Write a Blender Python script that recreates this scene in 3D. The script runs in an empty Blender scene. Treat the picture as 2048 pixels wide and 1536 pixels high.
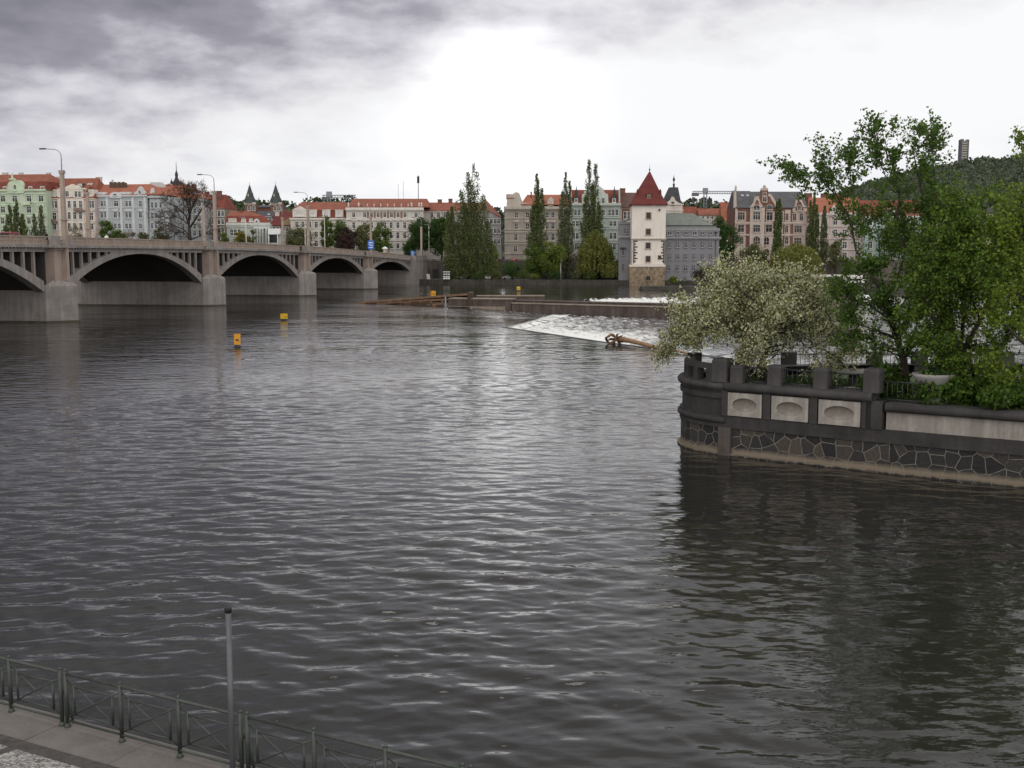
import bpy, bmesh, math, random
import numpy as np
from mathutils import Vector, Matrix

random.seed(7)
RNG = np.random.default_rng(11)
R = math.radians
SC = bpy.context.scene
COL = SC.collection
F = 2250.0            # focal length in photo pixels (photo 2048 x 1536)
PITCH = R(6.57)
CAMZ = 9.2
CT, ST = math.cos(PITCH), math.sin(PITCH)

# ------------------------------------------------------------------ geometry of the view
def ray(u, v):
    a = (u - 1024.0) / F
    b = -(v - 768.0) / F
    return Vector((a, CT + b * ST, -ST + b * CT))

def at(u, v, Y):                      # point seen at (u, v) at world depth Y
    d = ray(u, v)
    k = Y / d.y
    return Vector((d.x * k, Y, CAMZ + d.z * k))

def ground(u, v, z=0.0):              # point seen at (u, v) on the level z
    d = ray(u, v)
    k = (z - CAMZ) / d.z
    return Vector((d.x * k, d.y * k, z))

# ------------------------------------------------------------------ objects
def tag(o, label=None, cat=None, group=None, kind=None):
    if label: o['label'] = label
    if cat: o['category'] = cat
    if group: o['group'] = group
    if kind: o['kind'] = kind
    return o

def thing(name, label, cat, loc=(0, 0, 0), rz=0.0, group=None):
    o = bpy.data.objects.new(name, None)
    o.empty_display_size = 0.3
    COL.objects.link(o)
    o.location = loc
    o.rotation_euler = (0, 0, rz)
    return tag(o, label, cat, group)

def link(name, me, parent=None, loc=None, rz=None):
    o = bpy.data.objects.new(name, me)
    COL.objects.link(o)
    if parent is not None: o.parent = parent
    if loc is not None: o.location = loc
    if rz is not None: o.rotation_euler = (0, 0, rz)
    return o

def copy_tree(o, parent=None):
    c = o.copy(); COL.objects.link(c)
    if parent is not None: c.parent = parent
    for ch in list(o.children): copy_tree(ch, c)
    return c

class MB:
    """collects faces and links them as ONE mesh object"""
    def __init__(s):
        s.v = []; s.f = []; s.m = []; s.sm = []; s.uv = {}
    def face(s, pts, mi=0, sm=False, uv=None):
        n = len(s.v)
        s.v.extend([tuple(p) for p in pts])
        if uv: s.uv[len(s.f)] = uv
        s.f.append(tuple(range(n, n + len(pts)))); s.m.append(mi); s.sm.append(sm)
        return s
    def box(s, x0, x1, y0, y1, z0, z1, mi=0):
        n = len(s.v)
        s.v += [(x0,y0,z0),(x1,y0,z0),(x1,y1,z0),(x0,y1,z0),(x0,y0,z1),(x1,y0,z1),(x1,y1,z1),(x0,y1,z1)]
        for q in ((0,3,2,1),(4,5,6,7),(0,1,5,4),(1,2,6,5),(2,3,7,6),(3,0,4,7)):
            s.f.append(tuple(n+i for i in q)); s.m.append(mi); s.sm.append(False)
        return s
    def prism(s, poly, y0, y1, mi=0):          # (x,z) outline pulled along y
        n = len(s.v); k = len(poly)
        s.v += [(x, y0, z) for x, z in poly] + [(x, y1, z) for x, z in poly]
        s.f.append(tuple(range(n, n+k))); s.f.append(tuple(range(n+2*k-1, n+k-1, -1)))
        for i in range(k):
            j = (i+1) % k
            s.f.append((n+i, n+k+i, n+k+j, n+j))
        s.m += [mi]*(k+2); s.sm += [False]*(k+2)
        return s
    def prismz(s, poly, z0, z1, mi=0, sm=False):         # (x,y) outline pulled along z
        n = len(s.v); k = len(poly)
        s.v += [(x, y, z0) for x, y in poly] + [(x, y, z1) for x, y in poly]
        s.f.append(tuple(range(n+k-1, n-1, -1))); s.f.append(tuple(range(n+k, n+2*k)))
        s.m += [mi]*2; s.sm += [False]*2
        for i in range(k):
            j = (i+1) % k
            s.f.append((n+i, n+j, n+k+j, n+k+i)); s.m.append(mi); s.sm.append(sm)
        return s
    def tube(s, pts, rad, n=6, mi=0, sm=True):
        pts = [Vector(p) for p in pts]
        if not hasattr(rad, '__len__'): rad = [rad]*len(pts)
        base = len(s.v); up = Vector((0.31, 0.17, 0.93)).normalized()
        for i, p in enumerate(pts):
            d = (pts[min(i+1, len(pts)-1)] - pts[max(i-1, 0)])
            d = d.normalized() if d.length > 1e-9 else Vector((0,0,1))
            a = d.cross(up)
            if a.length < 0.05: a = d.cross(Vector((1,0,0)))
            a.normalize(); b = d.cross(a)
            for k in range(n):
                t = 2*math.pi*k/n
                s.v.append(tuple(p + (a*math.cos(t) + b*math.sin(t))*rad[i]))
        for i in range(len(pts)-1):
            for k in range(n):
                k2 = (k+1) % n
                s.f.append((base+i*n+k, base+i*n+k2, base+(i+1)*n+k2, base+(i+1)*n+k)); s.m.append(mi); s.sm.append(sm)
        e = base+(len(pts)-1)*n
        s.f.append(tuple(range(base, base+n))); s.f.append(tuple(range(e+n-1, e-1, -1)))
        s.m += [mi]*2; s.sm += [False]*2
        return s
    def lathe(s, prof, cx=0, cy=0, n=12, mi=0, sm=True):
        base = len(s.v)
        for r, z in prof:
            for k in range(n):
                t = 2*math.pi*(k+.5)/n
                s.v.append((cx + r*math.cos(t), cy + r*math.sin(t), z))
        for i in range(len(prof)-1):
            for k in range(n):
                k2 = (k+1) % n
                s.f.append((base+i*n+k, base+i*n+k2, base+(i+1)*n+k2, base+(i+1)*n+k)); s.m.append(mi); s.sm.append(sm)
        e = base+(len(prof)-1)*n
        s.f.append(tuple(range(base+n-1, base-1, -1))); s.f.append(tuple(range(e, e+n)))
        s.m += [mi]*2; s.sm += [False]*2
        return s
    def mesh(s, name, mats, fix=True):
        me = bpy.data.meshes.new(name)
        me.from_pydata(s.v, [], s.f)
        if not isinstance(mats, (list, tuple)): mats = [mats]
        for m in mats: me.materials.append(m)
        me.polygons.foreach_set('material_index', s.m)
        me.polygons.foreach_set('use_smooth', s.sm)
        if s.uv:
            ul = me.uv_layers.new(name='UVMap')
            for fi, uv in s.uv.items():
                p = me.polygons[fi]
                for li, c in zip(p.loop_indices, uv): ul.data[li].uv = c
        if fix:
            bm = bmesh.new(); bm.from_mesh(me)
            bmesh.ops.recalc_face_normals(bm, faces=bm.faces)
            bm.to_mesh(me); bm.free()
        me.update()
        return me
    def build(s, name, mats, parent=None, loc=None, rz=None, fix=True):
        return link(name, s.mesh(name, mats, fix), parent, loc, rz)

def quads_mesh(name, V, mat, parent=None, loc=None):
    """V: (n,4,3) array -> one mesh of n loose quads"""
    n = len(V)
    me = bpy.data.meshes.new(name)
    me.vertices.add(n*4); me.vertices.foreach_set('co', np.ascontiguousarray(V, dtype=np.float32).ravel())
    me.loops.add(n*4); me.loops.foreach_set('vertex_index', np.arange(n*4, dtype=np.int32))
    me.polygons.add(n); me.polygons.foreach_set('loop_start', np.arange(0, n*4, 4, dtype=np.int32))
    me.materials.append(mat)
    me.update(calc_edges=True)
    return link(name, me, parent, loc)

def leaf_quads(C, size, elong=1.3, flat=0.0, down=0.0, rng=RNG):
    """pointed leaf-like quads at centres C"""
    n = len(C)
    a = rng.normal(size=(n, 3)); a[:, 2] = a[:, 2]*(1-flat) - down
    a /= np.linalg.norm(a, axis=1, keepdims=True) + 1e-9
    b = rng.normal(size=(n, 3))
    b -= (b*a).sum(1, keepdims=True)*a
    b /= np.linalg.norm(b, axis=1, keepdims=True) + 1e-9
    sz = (size*(0.65 + 0.7*rng.random(n)))[:, None]
    a = a*sz*0.5*elong; b = b*sz*0.5
    c3 = np.cross(a, b); c3 *= (0.25*sz/ (np.linalg.norm(c3, axis=1, keepdims=True)+1e-9))
    return np.stack([C - a, C + b - a*0.1 + c3*0.5, C + a, C - b - a*0.1 + c3*0.5], axis=1)

# ------------------------------------------------------------------ materials
def nt_new(name):
    m = bpy.data.materials.new(name); m.use_nodes = True
    nt = m.node_tree; bs = nt.nodes['Principled BSDF']
    return m, nt, bs

def node(nt, t, **kw):
    n = nt.nodes.new(t)
    for k, v in kw.items(): setattr(n, k, v)
    return n

def noise(nt, vec, scale, detail=4, rough=0.55):
    n = node(nt, 'ShaderNodeTexNoise')
    n.inputs['Scale'].default_value = scale; n.inputs['Detail'].default_value = detail; n.inputs['Roughness'].default_value = rough
    nt.links.new(vec, n.inputs['Vector'])
    return n.outputs['Fac']

def ramp(nt, fac, stops, interp='LINEAR'):
    n = node(nt, 'ShaderNodeValToRGB'); cr = n.color_ramp; cr.interpolation = interp
    while len(cr.elements) > 1: cr.elements.remove(cr.elements[-1])
    cr.elements[0].position = stops[0][0]; c = stops[0][1]; cr.elements[0].color = (*c, 1) if len(c) == 3 else c
    for p, c in stops[1:]:
        e = cr.elements.new(p); e.color = (*c, 1) if len(c) == 3 else c
    nt.links.new(fac, n.inputs['Fac'])
    return n.outputs['Color']

def mix(nt, fac, a, b, blend='MIX'):
    n = node(nt, 'ShaderNodeMix', data_type='RGBA', blend_type=blend)
    for s, v in ((0, fac), (6, a), (7, b)):
        if isinstance(v, (int, float)): n.inputs[s].default_value = v
        elif isinstance(v, tuple): n.inputs[s].default_value = (*v, 1)
        else: nt.links.new(v, n.inputs[s])
    return n.outputs[2]

def math_(nt, op, a, b=0.0, c=None, clamp=False):
    n = node(nt, 'ShaderNodeMath', operation=op); n.use_clamp = clamp
    for i, v in enumerate((a, b) if c is None else (a, b, c)):
        if isinstance(v, (int, float)): n.inputs[i].default_value = v
        else: nt.links.new(v, n.inputs[i])
    return n.outputs[0]

def objco(nt, scale=(1, 1, 1), which='Object'):
    t = node(nt, 'ShaderNodeTexCoord'); mp = node(nt, 'ShaderNodeMapping')
    mp.inputs['Scale'].default_value = scale
    nt.links.new(t.outputs[which], mp.inputs['Vector'])
    return mp.outputs['Vector']

def mul(c, k): return tuple(min(1.0, x*k) for x in c)

MATS = {}
def mat(name, col, rough=0.85, var=0.22, scale=0.6, streak=0.0, bump=0.0, metal=0.0, spec=0.3, fine=6.0):
    """matte surface with blotches, fine grain and optional rain streaks of dirt"""
    if name in MATS: return MATS[name]
    m, nt, bs = nt_new(name)
    v = objco(nt)
    n1 = noise(nt, v, scale, 5, 0.6)
    c = ramp(nt, n1, [(0.3, mul(col, 1-var)), (0.5, col), (0.72, mul(col, 1+var))])
    n2 = noise(nt, v, fine, 3, 0.6)
    g = ramp(nt, n2, [(0.3, (0.8, 0.8, 0.8)), (0.7, (1.1, 1.1, 1.1))])
    c = mix(nt, 0.6, c, g, 'MULTIPLY')
    if streak > 0:
        vs = objco(nt, (1.1, 1.1, 0.09))
        n3 = noise(nt, vs, 1.6, 5, 0.65)
        k = ramp(nt, n3, [(0.42, (0.35, 0.33, 0.32)), (0.62, (1, 1, 1))])
        c = mix(nt, streak, c, k, 'MULTIPLY')
    nt.links.new(c, bs.inputs['Base Color'])
    bs.inputs['Roughness'].default_value = rough; bs.inputs['Metallic'].default_value = metal
    bs.inputs['Specular IOR Level'].default_value = spec
    if bump > 0:
        b = node(nt, 'ShaderNodeBump'); b.inputs['Strength'].default_value = 1.0; b.inputs['Distance'].default_value = bump
        nt.links.new(n2, b.inputs['Height']); nt.links.new(b.outputs['Normal'], bs.inputs['Normal'])
    MATS[name] = m
    return m

def leafmat(name, col, var=0.45, hue=0.25, transl=0.35, rough=0.6):
    """each leaf its own tint"""
    if name in MATS: return MATS[name]
    m, nt, bs = nt_new(name)
    g = node(nt, 'ShaderNodeNewGeometry')
    r, gg, b = col
    c1 = (r*(1-var), gg*(1-var), b*(1-var)); c2 = col; c3 = (r*(1+var+hue), gg*(1+var), b*(1+var*0.3))
    c = ramp(nt, g.outputs['Random Per Island'], [(0.0, c1), (0.5, c2), (1.0, c3)])
    nt.links.new(c, bs.inputs['Base Color']); bs.inputs['Roughness'].default_value = rough
    bs.inputs['Specular IOR Level'].default_value = 0.25
    tr = node(nt, 'ShaderNodeBsdfTranslucent'); nt.links.new(c, tr.inputs['Color'])
    ms = node(nt, 'ShaderNodeMixShader'); ms.inputs[0].default_value = transl
    out = nt.nodes['Material Output']
    nt.links.new(bs.outputs[0], ms.inputs[1]); nt.links.new(tr.outputs[0], ms.inputs[2]); nt.links.new(ms.outputs[0], out.inputs['Surface'])
    MATS[name] = m
    return m

def glow(name, col, s):
    m, nt, bs = nt_new(name)
    bs.inputs['Base Color'].default_value = (*col, 1); bs.inputs['Emission Color'].default_value = (*col, 1)
    bs.inputs['Emission Strength'].default_value = s
    return m

M_GLASS, nt, bs = nt_new('window_glass')
bs.inputs['Base Color'].default_value = (0.016, 0.017, 0.02, 1); bs.inputs['Roughness'].default_value = 0.2
bs.inputs['Specular IOR Level'].default_value = 0.3
M_FRAME = mat('window_frame_paint', (0.66, 0.65, 0.62), 0.6, 0.12)
M_BARK = mat('bark', (0.055, 0.045, 0.037), 0.95, 0.35, 3.0, bump=0.03)
M_BARKFAR = mat('bark_grey_brown', (0.075, 0.06, 0.05), 0.95, 0.3, 1.0)
M_BIRCH = mat('pale_bark', (0.45, 0.43, 0.38), 0.9, 0.25, 2.0)
M_STEEL = mat('galvanised_steel', (0.30, 0.31, 0.32), 0.5, 0.15, 2.0, metal=0.3)
M_DARK = mat('dark_metal', (0.035, 0.037, 0.04), 0.5, 0.2, 2.0)
M_WHITE = mat('white_paint', (0.75, 0.75, 0.74), 0.6, 0.08)
M_TYRE = mat('tyre_rubber', (0.02, 0.02, 0.02), 0.9, 0.2)

# ------------------------------------------------------------------ camera, sun, sky
cam = bpy.data.cameras.new('camera'); cam_o = bpy.data.objects.new('camera', cam); COL.objects.link(cam_o)
cam_o.location = (0, 0, CAMZ); cam_o.rotation_euler = (math.pi/2 - PITCH, 0, 0)
cam.sensor_fit = 'HORIZONTAL'; cam.sensor_width = 36.0; cam.lens = 36.0*F/2048.0
cam.clip_start = 0.3; cam.clip_end = 9000.0
SC.camera = cam_o

SUN_EL, SUN_AZ = 58.0, -1.5        # degrees; azimuth measured from the view axis to the right
sun = bpy.data.lights.new('sun', 'SUN'); sun.energy = 0.5; sun.angle = R(30); sun.color = (1.0, 0.96, 0.90)
sun_o = bpy.data.objects.new('sun', sun); COL.objects.link(sun_o)
sd = Vector((math.sin(R(SUN_AZ))*math.cos(R(SUN_EL)), math.cos(R(SUN_AZ))*math.cos(R(SUN_EL)), math.sin(R(SUN_EL))))
sun_o.rotation_euler = sd.to_track_quat('Z', 'Y').to_euler(); sun_o.location = (0, 0, 80)

def build_world():
    w = bpy.data.worlds.new('World'); SC.world = w; w.use_nodes = True
    nt = w.node_tree; bg = nt.nodes['Background']; bg.inputs['Strength'].default_value = 0.1
    sky = node(nt, 'ShaderNodeTexSky', sky_type='NISHITA'); sky.sun_disc = False
    sky.sun_elevation = R(SUN_EL); sky.sun_rotation = R(SUN_AZ); sky.air_density = 1.0; sky.dust_density = 2.0
    tc = node(nt, 'ShaderNodeTexCoord'); sx = node(nt, 'ShaderNodeSeparateXYZ'); nt.links.new(tc.outputs['Generated'], sx.inputs[0])
    X, Y, Z = sx.outputs
    zc = math_(nt, 'MAXIMUM', Z, 0.0)
    el = math_(nt, 'MULTIPLY', math_(nt, 'ARCSINE', math_(nt, 'MINIMUM', zc, 0.9999)), 57.3)
    az = math_(nt, 'MULTIPLY', math_(nt, 'ARCTAN2', X, Y), 57.3)
    # clouds live on a flat layer overhead
    den = math_(nt, 'ADD', zc, 0.30)
    cv = node(nt, 'ShaderNodeCombineXYZ')
    nt.links.new(math_(nt, 'DIVIDE', X, den), cv.inputs[0]); nt.links.new(math_(nt, 'DIVIDE', Y, den), cv.inputs[1])
    mp = node(nt, 'ShaderNodeMapping'); mp.inputs['Location'].default_value = (3.1, 7.7, 0.4); mp.inputs['Scale'].default_value = (1.0, 1.0, 1.0)
    nt.links.new(cv.outputs[0], mp.inputs['Vector'])
    n1 = noise(nt, mp.outputs[0], 1.15, 6, 0.48)
    n2 = noise(nt, mp.outputs[0], 4.2, 6, 0.6)
    # billows seen side-on, low over the roofs
    cv2 = node(nt, 'ShaderNodeCombineXYZ'); nt.links.new(math_(nt, 'MULTIPLY', az, 0.10), cv2.inputs[0]); nt.links.new(math_(nt, 'MULTIPLY', el, 0.24), cv2.inputs[1])
    mp2 = node(nt, 'ShaderNodeMapping'); mp2.inputs['Location'].default_value = (1.7, 0.35, 0.0); nt.links.new(cv2.outputs[0], mp2.inputs['Vector'])
    n3 = noise(nt, mp2.outputs[0], 2.0, 7, 0.55)
    q = math_(nt, 'SUBTRACT', math_(nt, 'SUBTRACT', math_(nt, 'MINIMUM', el, 11.6), math_(nt, 'MULTIPLY', az, 0.25)), 12.0)
    q = math_(nt, 'ADD', q, math_(nt, 'MULTIPLY', math_(nt, 'SUBTRACT', n1, 0.5), 11.0))
    q = math_(nt, 'ADD', q, math_(nt, 'MULTIPLY', math_(nt, 'SUBTRACT', n2, 0.5), 2.6))
    q = math_(nt, 'ADD', q, math_(nt, 'MULTIPLY', math_(nt, 'SUBTRACT', n3, 0.5), 10.0))
    fd = math_(nt, 'MULTIPLY_ADD', q, 0.085, 0.5, clamp=True)
    front = ramp(nt, fd, [(0.0, (7.9, 7.9, 8.0)), (0.26, (7.0, 6.97, 7.1)), (0.46, (5.1, 4.98, 5.4)), (0.66, (2.6, 2.5, 2.9)), (1.0, (1.2, 1.17, 1.45))])
    # low pale blue-grey gaps near the horizon
    low = math_(nt, 'MULTIPLY', math_(nt, 'SUBTRACT', 1.0, math_(nt, 'DIVIDE', el, 6.5), clamp=True), ramp(nt, n3, [(0.40, (0, 0, 0)), (0.60, (1, 1, 1))]), clamp=True)
    front = mix(nt, math_(nt, 'MULTIPLY', low, 0.55), front, (5.2, 5.5, 6.4))
    # behind the viewer the cover is thinner and evenly bright
    back = ramp(nt, n1, [(0.3, (10.5, 10.4, 10.6)), (0.65, (15.0, 14.6, 14.0))])
    fb = math_(nt, 'MULTIPLY_ADD', Y, 2.2, 0.5, clamp=True)
    cl = mix(nt, fb, back, front)
    # overhead, well above the frame
    over = ramp(nt, n1, [(0.35, (2.2, 2.15, 2.3)), (0.62, (5.4, 5.3, 5.4))])
    ov = math_(nt, 'MULTIPLY', math_(nt, 'MULTIPLY_ADD', el, 0.07, -1.33, clamp=True), fb)
    cl = mix(nt, ov, cl, over)
    # thin place in the cloud where the hidden sun is brightest
    da = math_(nt, 'DIVIDE', math_(nt, 'ADD', az, 0.6), 3.2); de = math_(nt, 'DIVIDE', math_(nt, 'SUBTRACT', el, 7.0), 5.0)
    g = math_(nt, 'POWER', 2.718, math_(nt, 'MULTIPLY', math_(nt, 'ADD', math_(nt, 'MULTIPLY', da, da), math_(nt, 'MULTIPLY', de, de)), -1.0))
    sp = node(nt, 'ShaderNodeVectorMath', operation='SCALE'); sp.inputs[0].default_value = (5.5, 5.45, 5.35); nt.links.new(math_(nt, 'MULTIPLY', g, fb), sp.inputs['Scale'])
    ad = node(nt, 'ShaderNodeVectorMath', operation='ADD'); nt.links.new(cl, ad.inputs[0]); nt.links.new(sp.outputs[0], ad.inputs[1]); cl = ad.outputs[0]
    c = mix(nt, 0.96, sky.outputs[0], cl)
    nt.links.new(c, bg.inputs['Color'])
build_world()
SC.view_settings.view_transform = 'Standard'; SC.view_settings.look = 'None'
SC.view_settings.exposure = 0.3; SC.view_settings.gamma = 1.0; SC.view_settings.use_curve_mapping = False
SC.cycles.max_bounces = 6; SC.cycles.diffuse_bounces = 2; SC.cycles.glossy_bounces = 3; SC.cycles.transmission_bounces = 2
SC.cycles.caustics_reflective = False; SC.cycles.caustics_refractive = False
# ================================================================== SETTING: water, banks, ground, hills
def water_mat(name, foam=False, k=1.0):
    m, nt, bs = nt_new(name)
    v = objco(nt)
    bs.inputs['Roughness'].default_value = 0.045
    bs.inputs['IOR'].default_value = 1.333
    bs.inputs['Specular IOR Level'].default_value = 0.5
    def wav(sc, sx, sy, ang, det=2, rough=0.5):
        t = node(nt, 'ShaderNodeTexCoord'); mp = node(nt, 'ShaderNodeMapping')
        mp.inputs['Rotation'].default_value = (0, 0, R(ang)); mp.inputs['Scale'].default_value = (sx, sy, 1)
        nt.links.new(t.outputs['Object'], mp.inputs['Vector'])
        return noise(nt, mp.outputs['Vector'], sc, det, rough)
    nr = node(nt, 'ShaderNodeAttribute'); nr.attribute_name = 'near'
    big = math_(nt, 'SUBTRACT', 1.0, nr.outputs['Fac'])
    h = math_(nt, 'MULTIPLY', wav(0.075, 0.5, 1.0, 20, 2), 0.22*k)
    h = math_(nt, 'MULTIPLY_ADD', wav(0.34, 0.5, 1.0, -10, 3, 0.5), 0.15*k, h)
    h = math_(nt, 'MULTIPLY_ADD', wav(0.9, 0.5, 1.0, 10, 3, 0.55), 0.085*k, h)
    h = math_(nt, 'MULTIPLY', h, big)
    h = math_(nt, 'MULTIPLY_ADD', wav(2.6, 0.5, 1.0, -8, 3, 0.55), 0.020*k, h)
    h = math_(nt, 'MULTIPLY_ADD', wav(7.0, 0.6, 1.0, 5, 2, 0.5), 0.0035*k, h)
    gu = ramp(nt, wav(0.028, 0.6, 1.0, 10, 3), [(0.36, (.45, .45, .45)), (0.62, (1.25, 1.25, 1.25))])
    h = math_(nt, 'MULTIPLY', h, gu)
    b = node(nt, 'ShaderNodeBump'); b.inputs['Strength'].default_value = 1.0; b.inputs['Distance'].default_value = 1.0
    nt.links.new(h, b.inputs['Height']); nt.links.new(b.outputs['Normal'], bs.inputs['Normal'])
    murk = ramp(nt, wav(0.05, 1, 1, 0, 3), [(0.35, (0.016, 0.0155, 0.0135)), (0.7, (0.025, 0.024, 0.020))])
    if not foam:
        nt.links.new(murk, bs.inputs['Base Color'])
    else:
        at_ = node(nt, 'ShaderNodeAttribute'); at_.attribute_name = 'foam'
        nz = noise(nt, objco(nt, (1.0, 0.22, 1.0)), 1.3, 7, 0.72)
        f = math_(nt, 'ADD', at_.outputs['Fac'], math_(nt, 'MULTIPLY', math_(nt, 'SUBTRACT', nz, 0.5), 1.7))
        f = math_(nt, 'MULTIPLY_ADD', f, 2.2, -0.75, clamp=True)
        nt.links.new(mix(nt, f, murk, (0.78, 0.78, 0.74)), bs.inputs['Base Color'])
        nt.links.new(math_(nt, 'MULTIPLY_ADD', f, 0.7, 0.06), bs.inputs['Roughness'])
    return m
M_WATER = water_mat('river_water')
M_LOWER = water_mat('churned_water', True, 1.5)

# weir crest, from the timber booms across to the island
K = [(-15.5, 184), (-1.0, 143), (9.8, 118), (15.3, 108), (19.5, 98), (20.5, 62.0)]
G = [(-6.0, 203.0), (14.0, 224), (51, 242), (76, 244), (140, 250), (420, 262)]
LOWZ = -1.0

# water seen close by is a real rippled surface; farther off the ripples are finer than the mesh
def near_waves(pts, rdr):
    rg = np.random.default_rng(5); z = np.zeros(len(pts)); N = 84
    lam = np.exp(rg.uniform(math.log(.32), math.log(2.0), N)); lam[:8] = rg.uniform(2.2, 4.5, 8); th = rg.normal(0, .52, N) + .10
    ph = rg.uniform(0, 6.283, N); amp = lam**1.05; amp[:8] *= .33; sl = math.sqrt((0.5*(amp*2*math.pi/lam)**2).sum()); amp = amp*WAVE_SLOPE/sl
    # patches of stronger and weaker breeze
    gust = 0.85 + .25*np.sin(pts[:, 0]*.11+pts[:, 1]*.07+1) + .22*np.sin(pts[:, 0]*.05-pts[:, 1]*.16+.4)
    for i in range(N):
        kx, ky = math.sin(th[i])*2*math.pi/lam[i], math.cos(th[i])*2*math.pi/lam[i]
        f = np.clip((lam[i]/rdr - 2.0)/1.5, 0, 1)
        z += amp[i]*f*np.sin(kx*pts[:, 0]+ky*pts[:, 1]+ph[i])
    return z*gust
WAVE_SLOPE = 0.076
YN = 100.0
rad = [6.0]
while rad[-1] < 226: rad.append(rad[-1] + max(.06, rad[-1]**2*3.2e-5))
ang = np.arange(R(-54), R(50), .0027); rad = np.array(rad); drr = np.gradient(rad)
AA, RR2 = np.meshgrid(ang, rad); X_ = RR2*np.sin(AA); Y_ = RR2*np.cos(AA); D_ = np.repeat(drr[:, None], len(ang), 1)
EDGE = [(-400, 184), K[0], K[1], K[2], K[3], (18.74, YN), (400, YN)]       # where the rippled sheet ends
eaz = np.array([math.atan2(x, y) for x, y in EDGE]); rmax = np.zeros(len(ang))
for i, t in enumerate(ang):
    j = min(max(int(np.searchsorted(eaz, t)) - 1, 0), len(EDGE)-2); (x0, y0), (x1, y1) = EDGE[j], EDGE[j+1]
    c_, s_ = math.cos(t), math.sin(t); den = s_*(y1-y0) - c_*(x1-x0); rmax[i] = (x0*(y1-y0) - y0*(x1-x0))/den
RM = np.repeat(rmax[None, :], len(rad), 0)
R0 = RR2; RR2 = np.minimum(RR2, RM); X_ = RR2*np.sin(AA); Y_ = RR2*np.cos(AA)
inside = (R0 < RM + np.maximum(D_*1.5, .2)) & ~((X_ > 20.3) & (Y_ > 61.5)) & (X_ > -124.5)
idx = np.full(X_.shape, -1); idx[inside] = np.arange(inside.sum())
px_ = np.maximum(X_[inside], -124); py_ = Y_[inside]
pts_ = np.stack([px_, py_], 1); fade = np.clip((RM-RR2)[inside]/np.where(px_ < -15, 30, 9), 0, 1)*np.clip((px_+124)/12, 0, 1)
zz_ = near_waves(pts_, D_[inside])*fade
q_ = np.stack([idx[:-1, :-1], idx[:-1, 1:], idx[1:, 1:], idx[1:, :-1]], -1).reshape(-1, 4); q_ = q_[(q_ >= 0).all(1)]
cl_ = ((RM-RR2)[inside] < 1e-6)[q_]; q_ = q_[~cl_.all(1)]
n0 = len(px_)
# the rest of the upstream water as one flat sheet round the rippled part
far_poly = [(-900, 184), (-124, 184), K[0]] + G + [(420, 520), (-900, 620)]
side_poly = [(-900, -120), (-124, -120), (-124, 184), (-900, 184)]
me = bpy.data.meshes.new('river_water')
co = np.zeros((n0+len(far_poly)+len(side_poly), 3)); co[:n0, 0] = px_; co[:n0, 1] = py_; co[:n0, 2] = zz_
co[n0:, :2] = np.array(far_poly+side_poly)
loops = np.concatenate([q_.ravel(), np.arange(n0, len(co))]); ls = np.concatenate([np.arange(len(q_))*4, [len(q_)*4, len(q_)*4+len(far_poly)]])
me.vertices.add(len(co)); me.vertices.foreach_set('co', co.astype(np.float32).ravel())
me.loops.add(len(loops)); me.loops.foreach_set('vertex_index', loops.astype(np.int32))
me.polygons.add(len(ls)); me.polygons.foreach_set('loop_start', ls.astype(np.int32))
me.polygons.foreach_set('use_smooth', np.ones(len(ls), dtype=bool))
me.materials.append(M_WATER); me.update(calc_edges=True)
bm = bmesh.new(); bm.from_mesh(me); bmesh.ops.triangulate(bm, faces=[f for f in bm.faces if len(f.verts) > 4])
for f in bm.faces:
    if f.normal.z < 0: f.normal_flip()
bm.to_mesh(me); bm.free()
a_ = me.attributes.new('near', 'FLOAT', 'POINT'); vv = np.zeros(len(me.vertices), dtype=np.float32); vv[:n0] = fade*np.clip(1-(D_[inside]-.14)/.26, 0, 1); a_.data.foreach_set('value', vv)
tag(link('river_water', me), kind='structure')

def interp(P, t):
    """point at fraction t of a polyline's length"""
    L = [0]
    for a, b in zip(P, P[1:]): L.append(L[-1] + math.dist(a, b))
    d = t*L[-1]
    for i in range(len(P)-1):
        if d <= L[i+1] + 1e-9:
            k = (d - L[i])/(L[i+1]-L[i])
            return tuple(P[i][j] + (P[i+1][j]-P[i][j])*k for j in range(len(P[0])))
    return P[-1]

def ruled(name, A, B, prof, nu, mat_, jag=0.0, parent=None, zf=None, ff=None):
    """sheet between polylines A and B; prof = [(w, z, foam)] across; carries a foam attribute"""
    V = []; FO = []
    for i in range(nu+1):
        a = interp(A, i/nu); b = interp(B, i/nu)
        for w, z, fo in prof:
            zz = z if zf is None else zf(i/nu, w, z)
            V.append((a[0]+(b[0]-a[0])*w, a[1]+(b[1]-a[1])*w, zz + (random.random()*jag if 0 < w < 1 and z < -0.05 else 0)))
            FO.append(fo if ff is None else ff(i/nu, w, fo))
    k = len(prof); Fs = []
    for i in range(nu):
        for j in range(k-1): Fs.append((i*k+j, i*k+j+1, (i+1)*k+j+1, (i+1)*k+j))
    me = bpy.data.meshes.new(name); me.from_pydata(V, [], Fs); me.materials.append(mat_)
    me.polygons.foreach_set('use_smooth', [True]*len(Fs))
    bm = bmesh.new(); bm.from_mesh(me)
    for f in bm.faces:
        if f.normal.z < 0: f.normal_flip()
    bm.to_mesh(me); bm.free()
    a_ = me.attributes.new('foam', 'FLOAT', 'POINT'); a_.data.foreach_set('value', FO)
    return link(name, me, parent)

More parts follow.
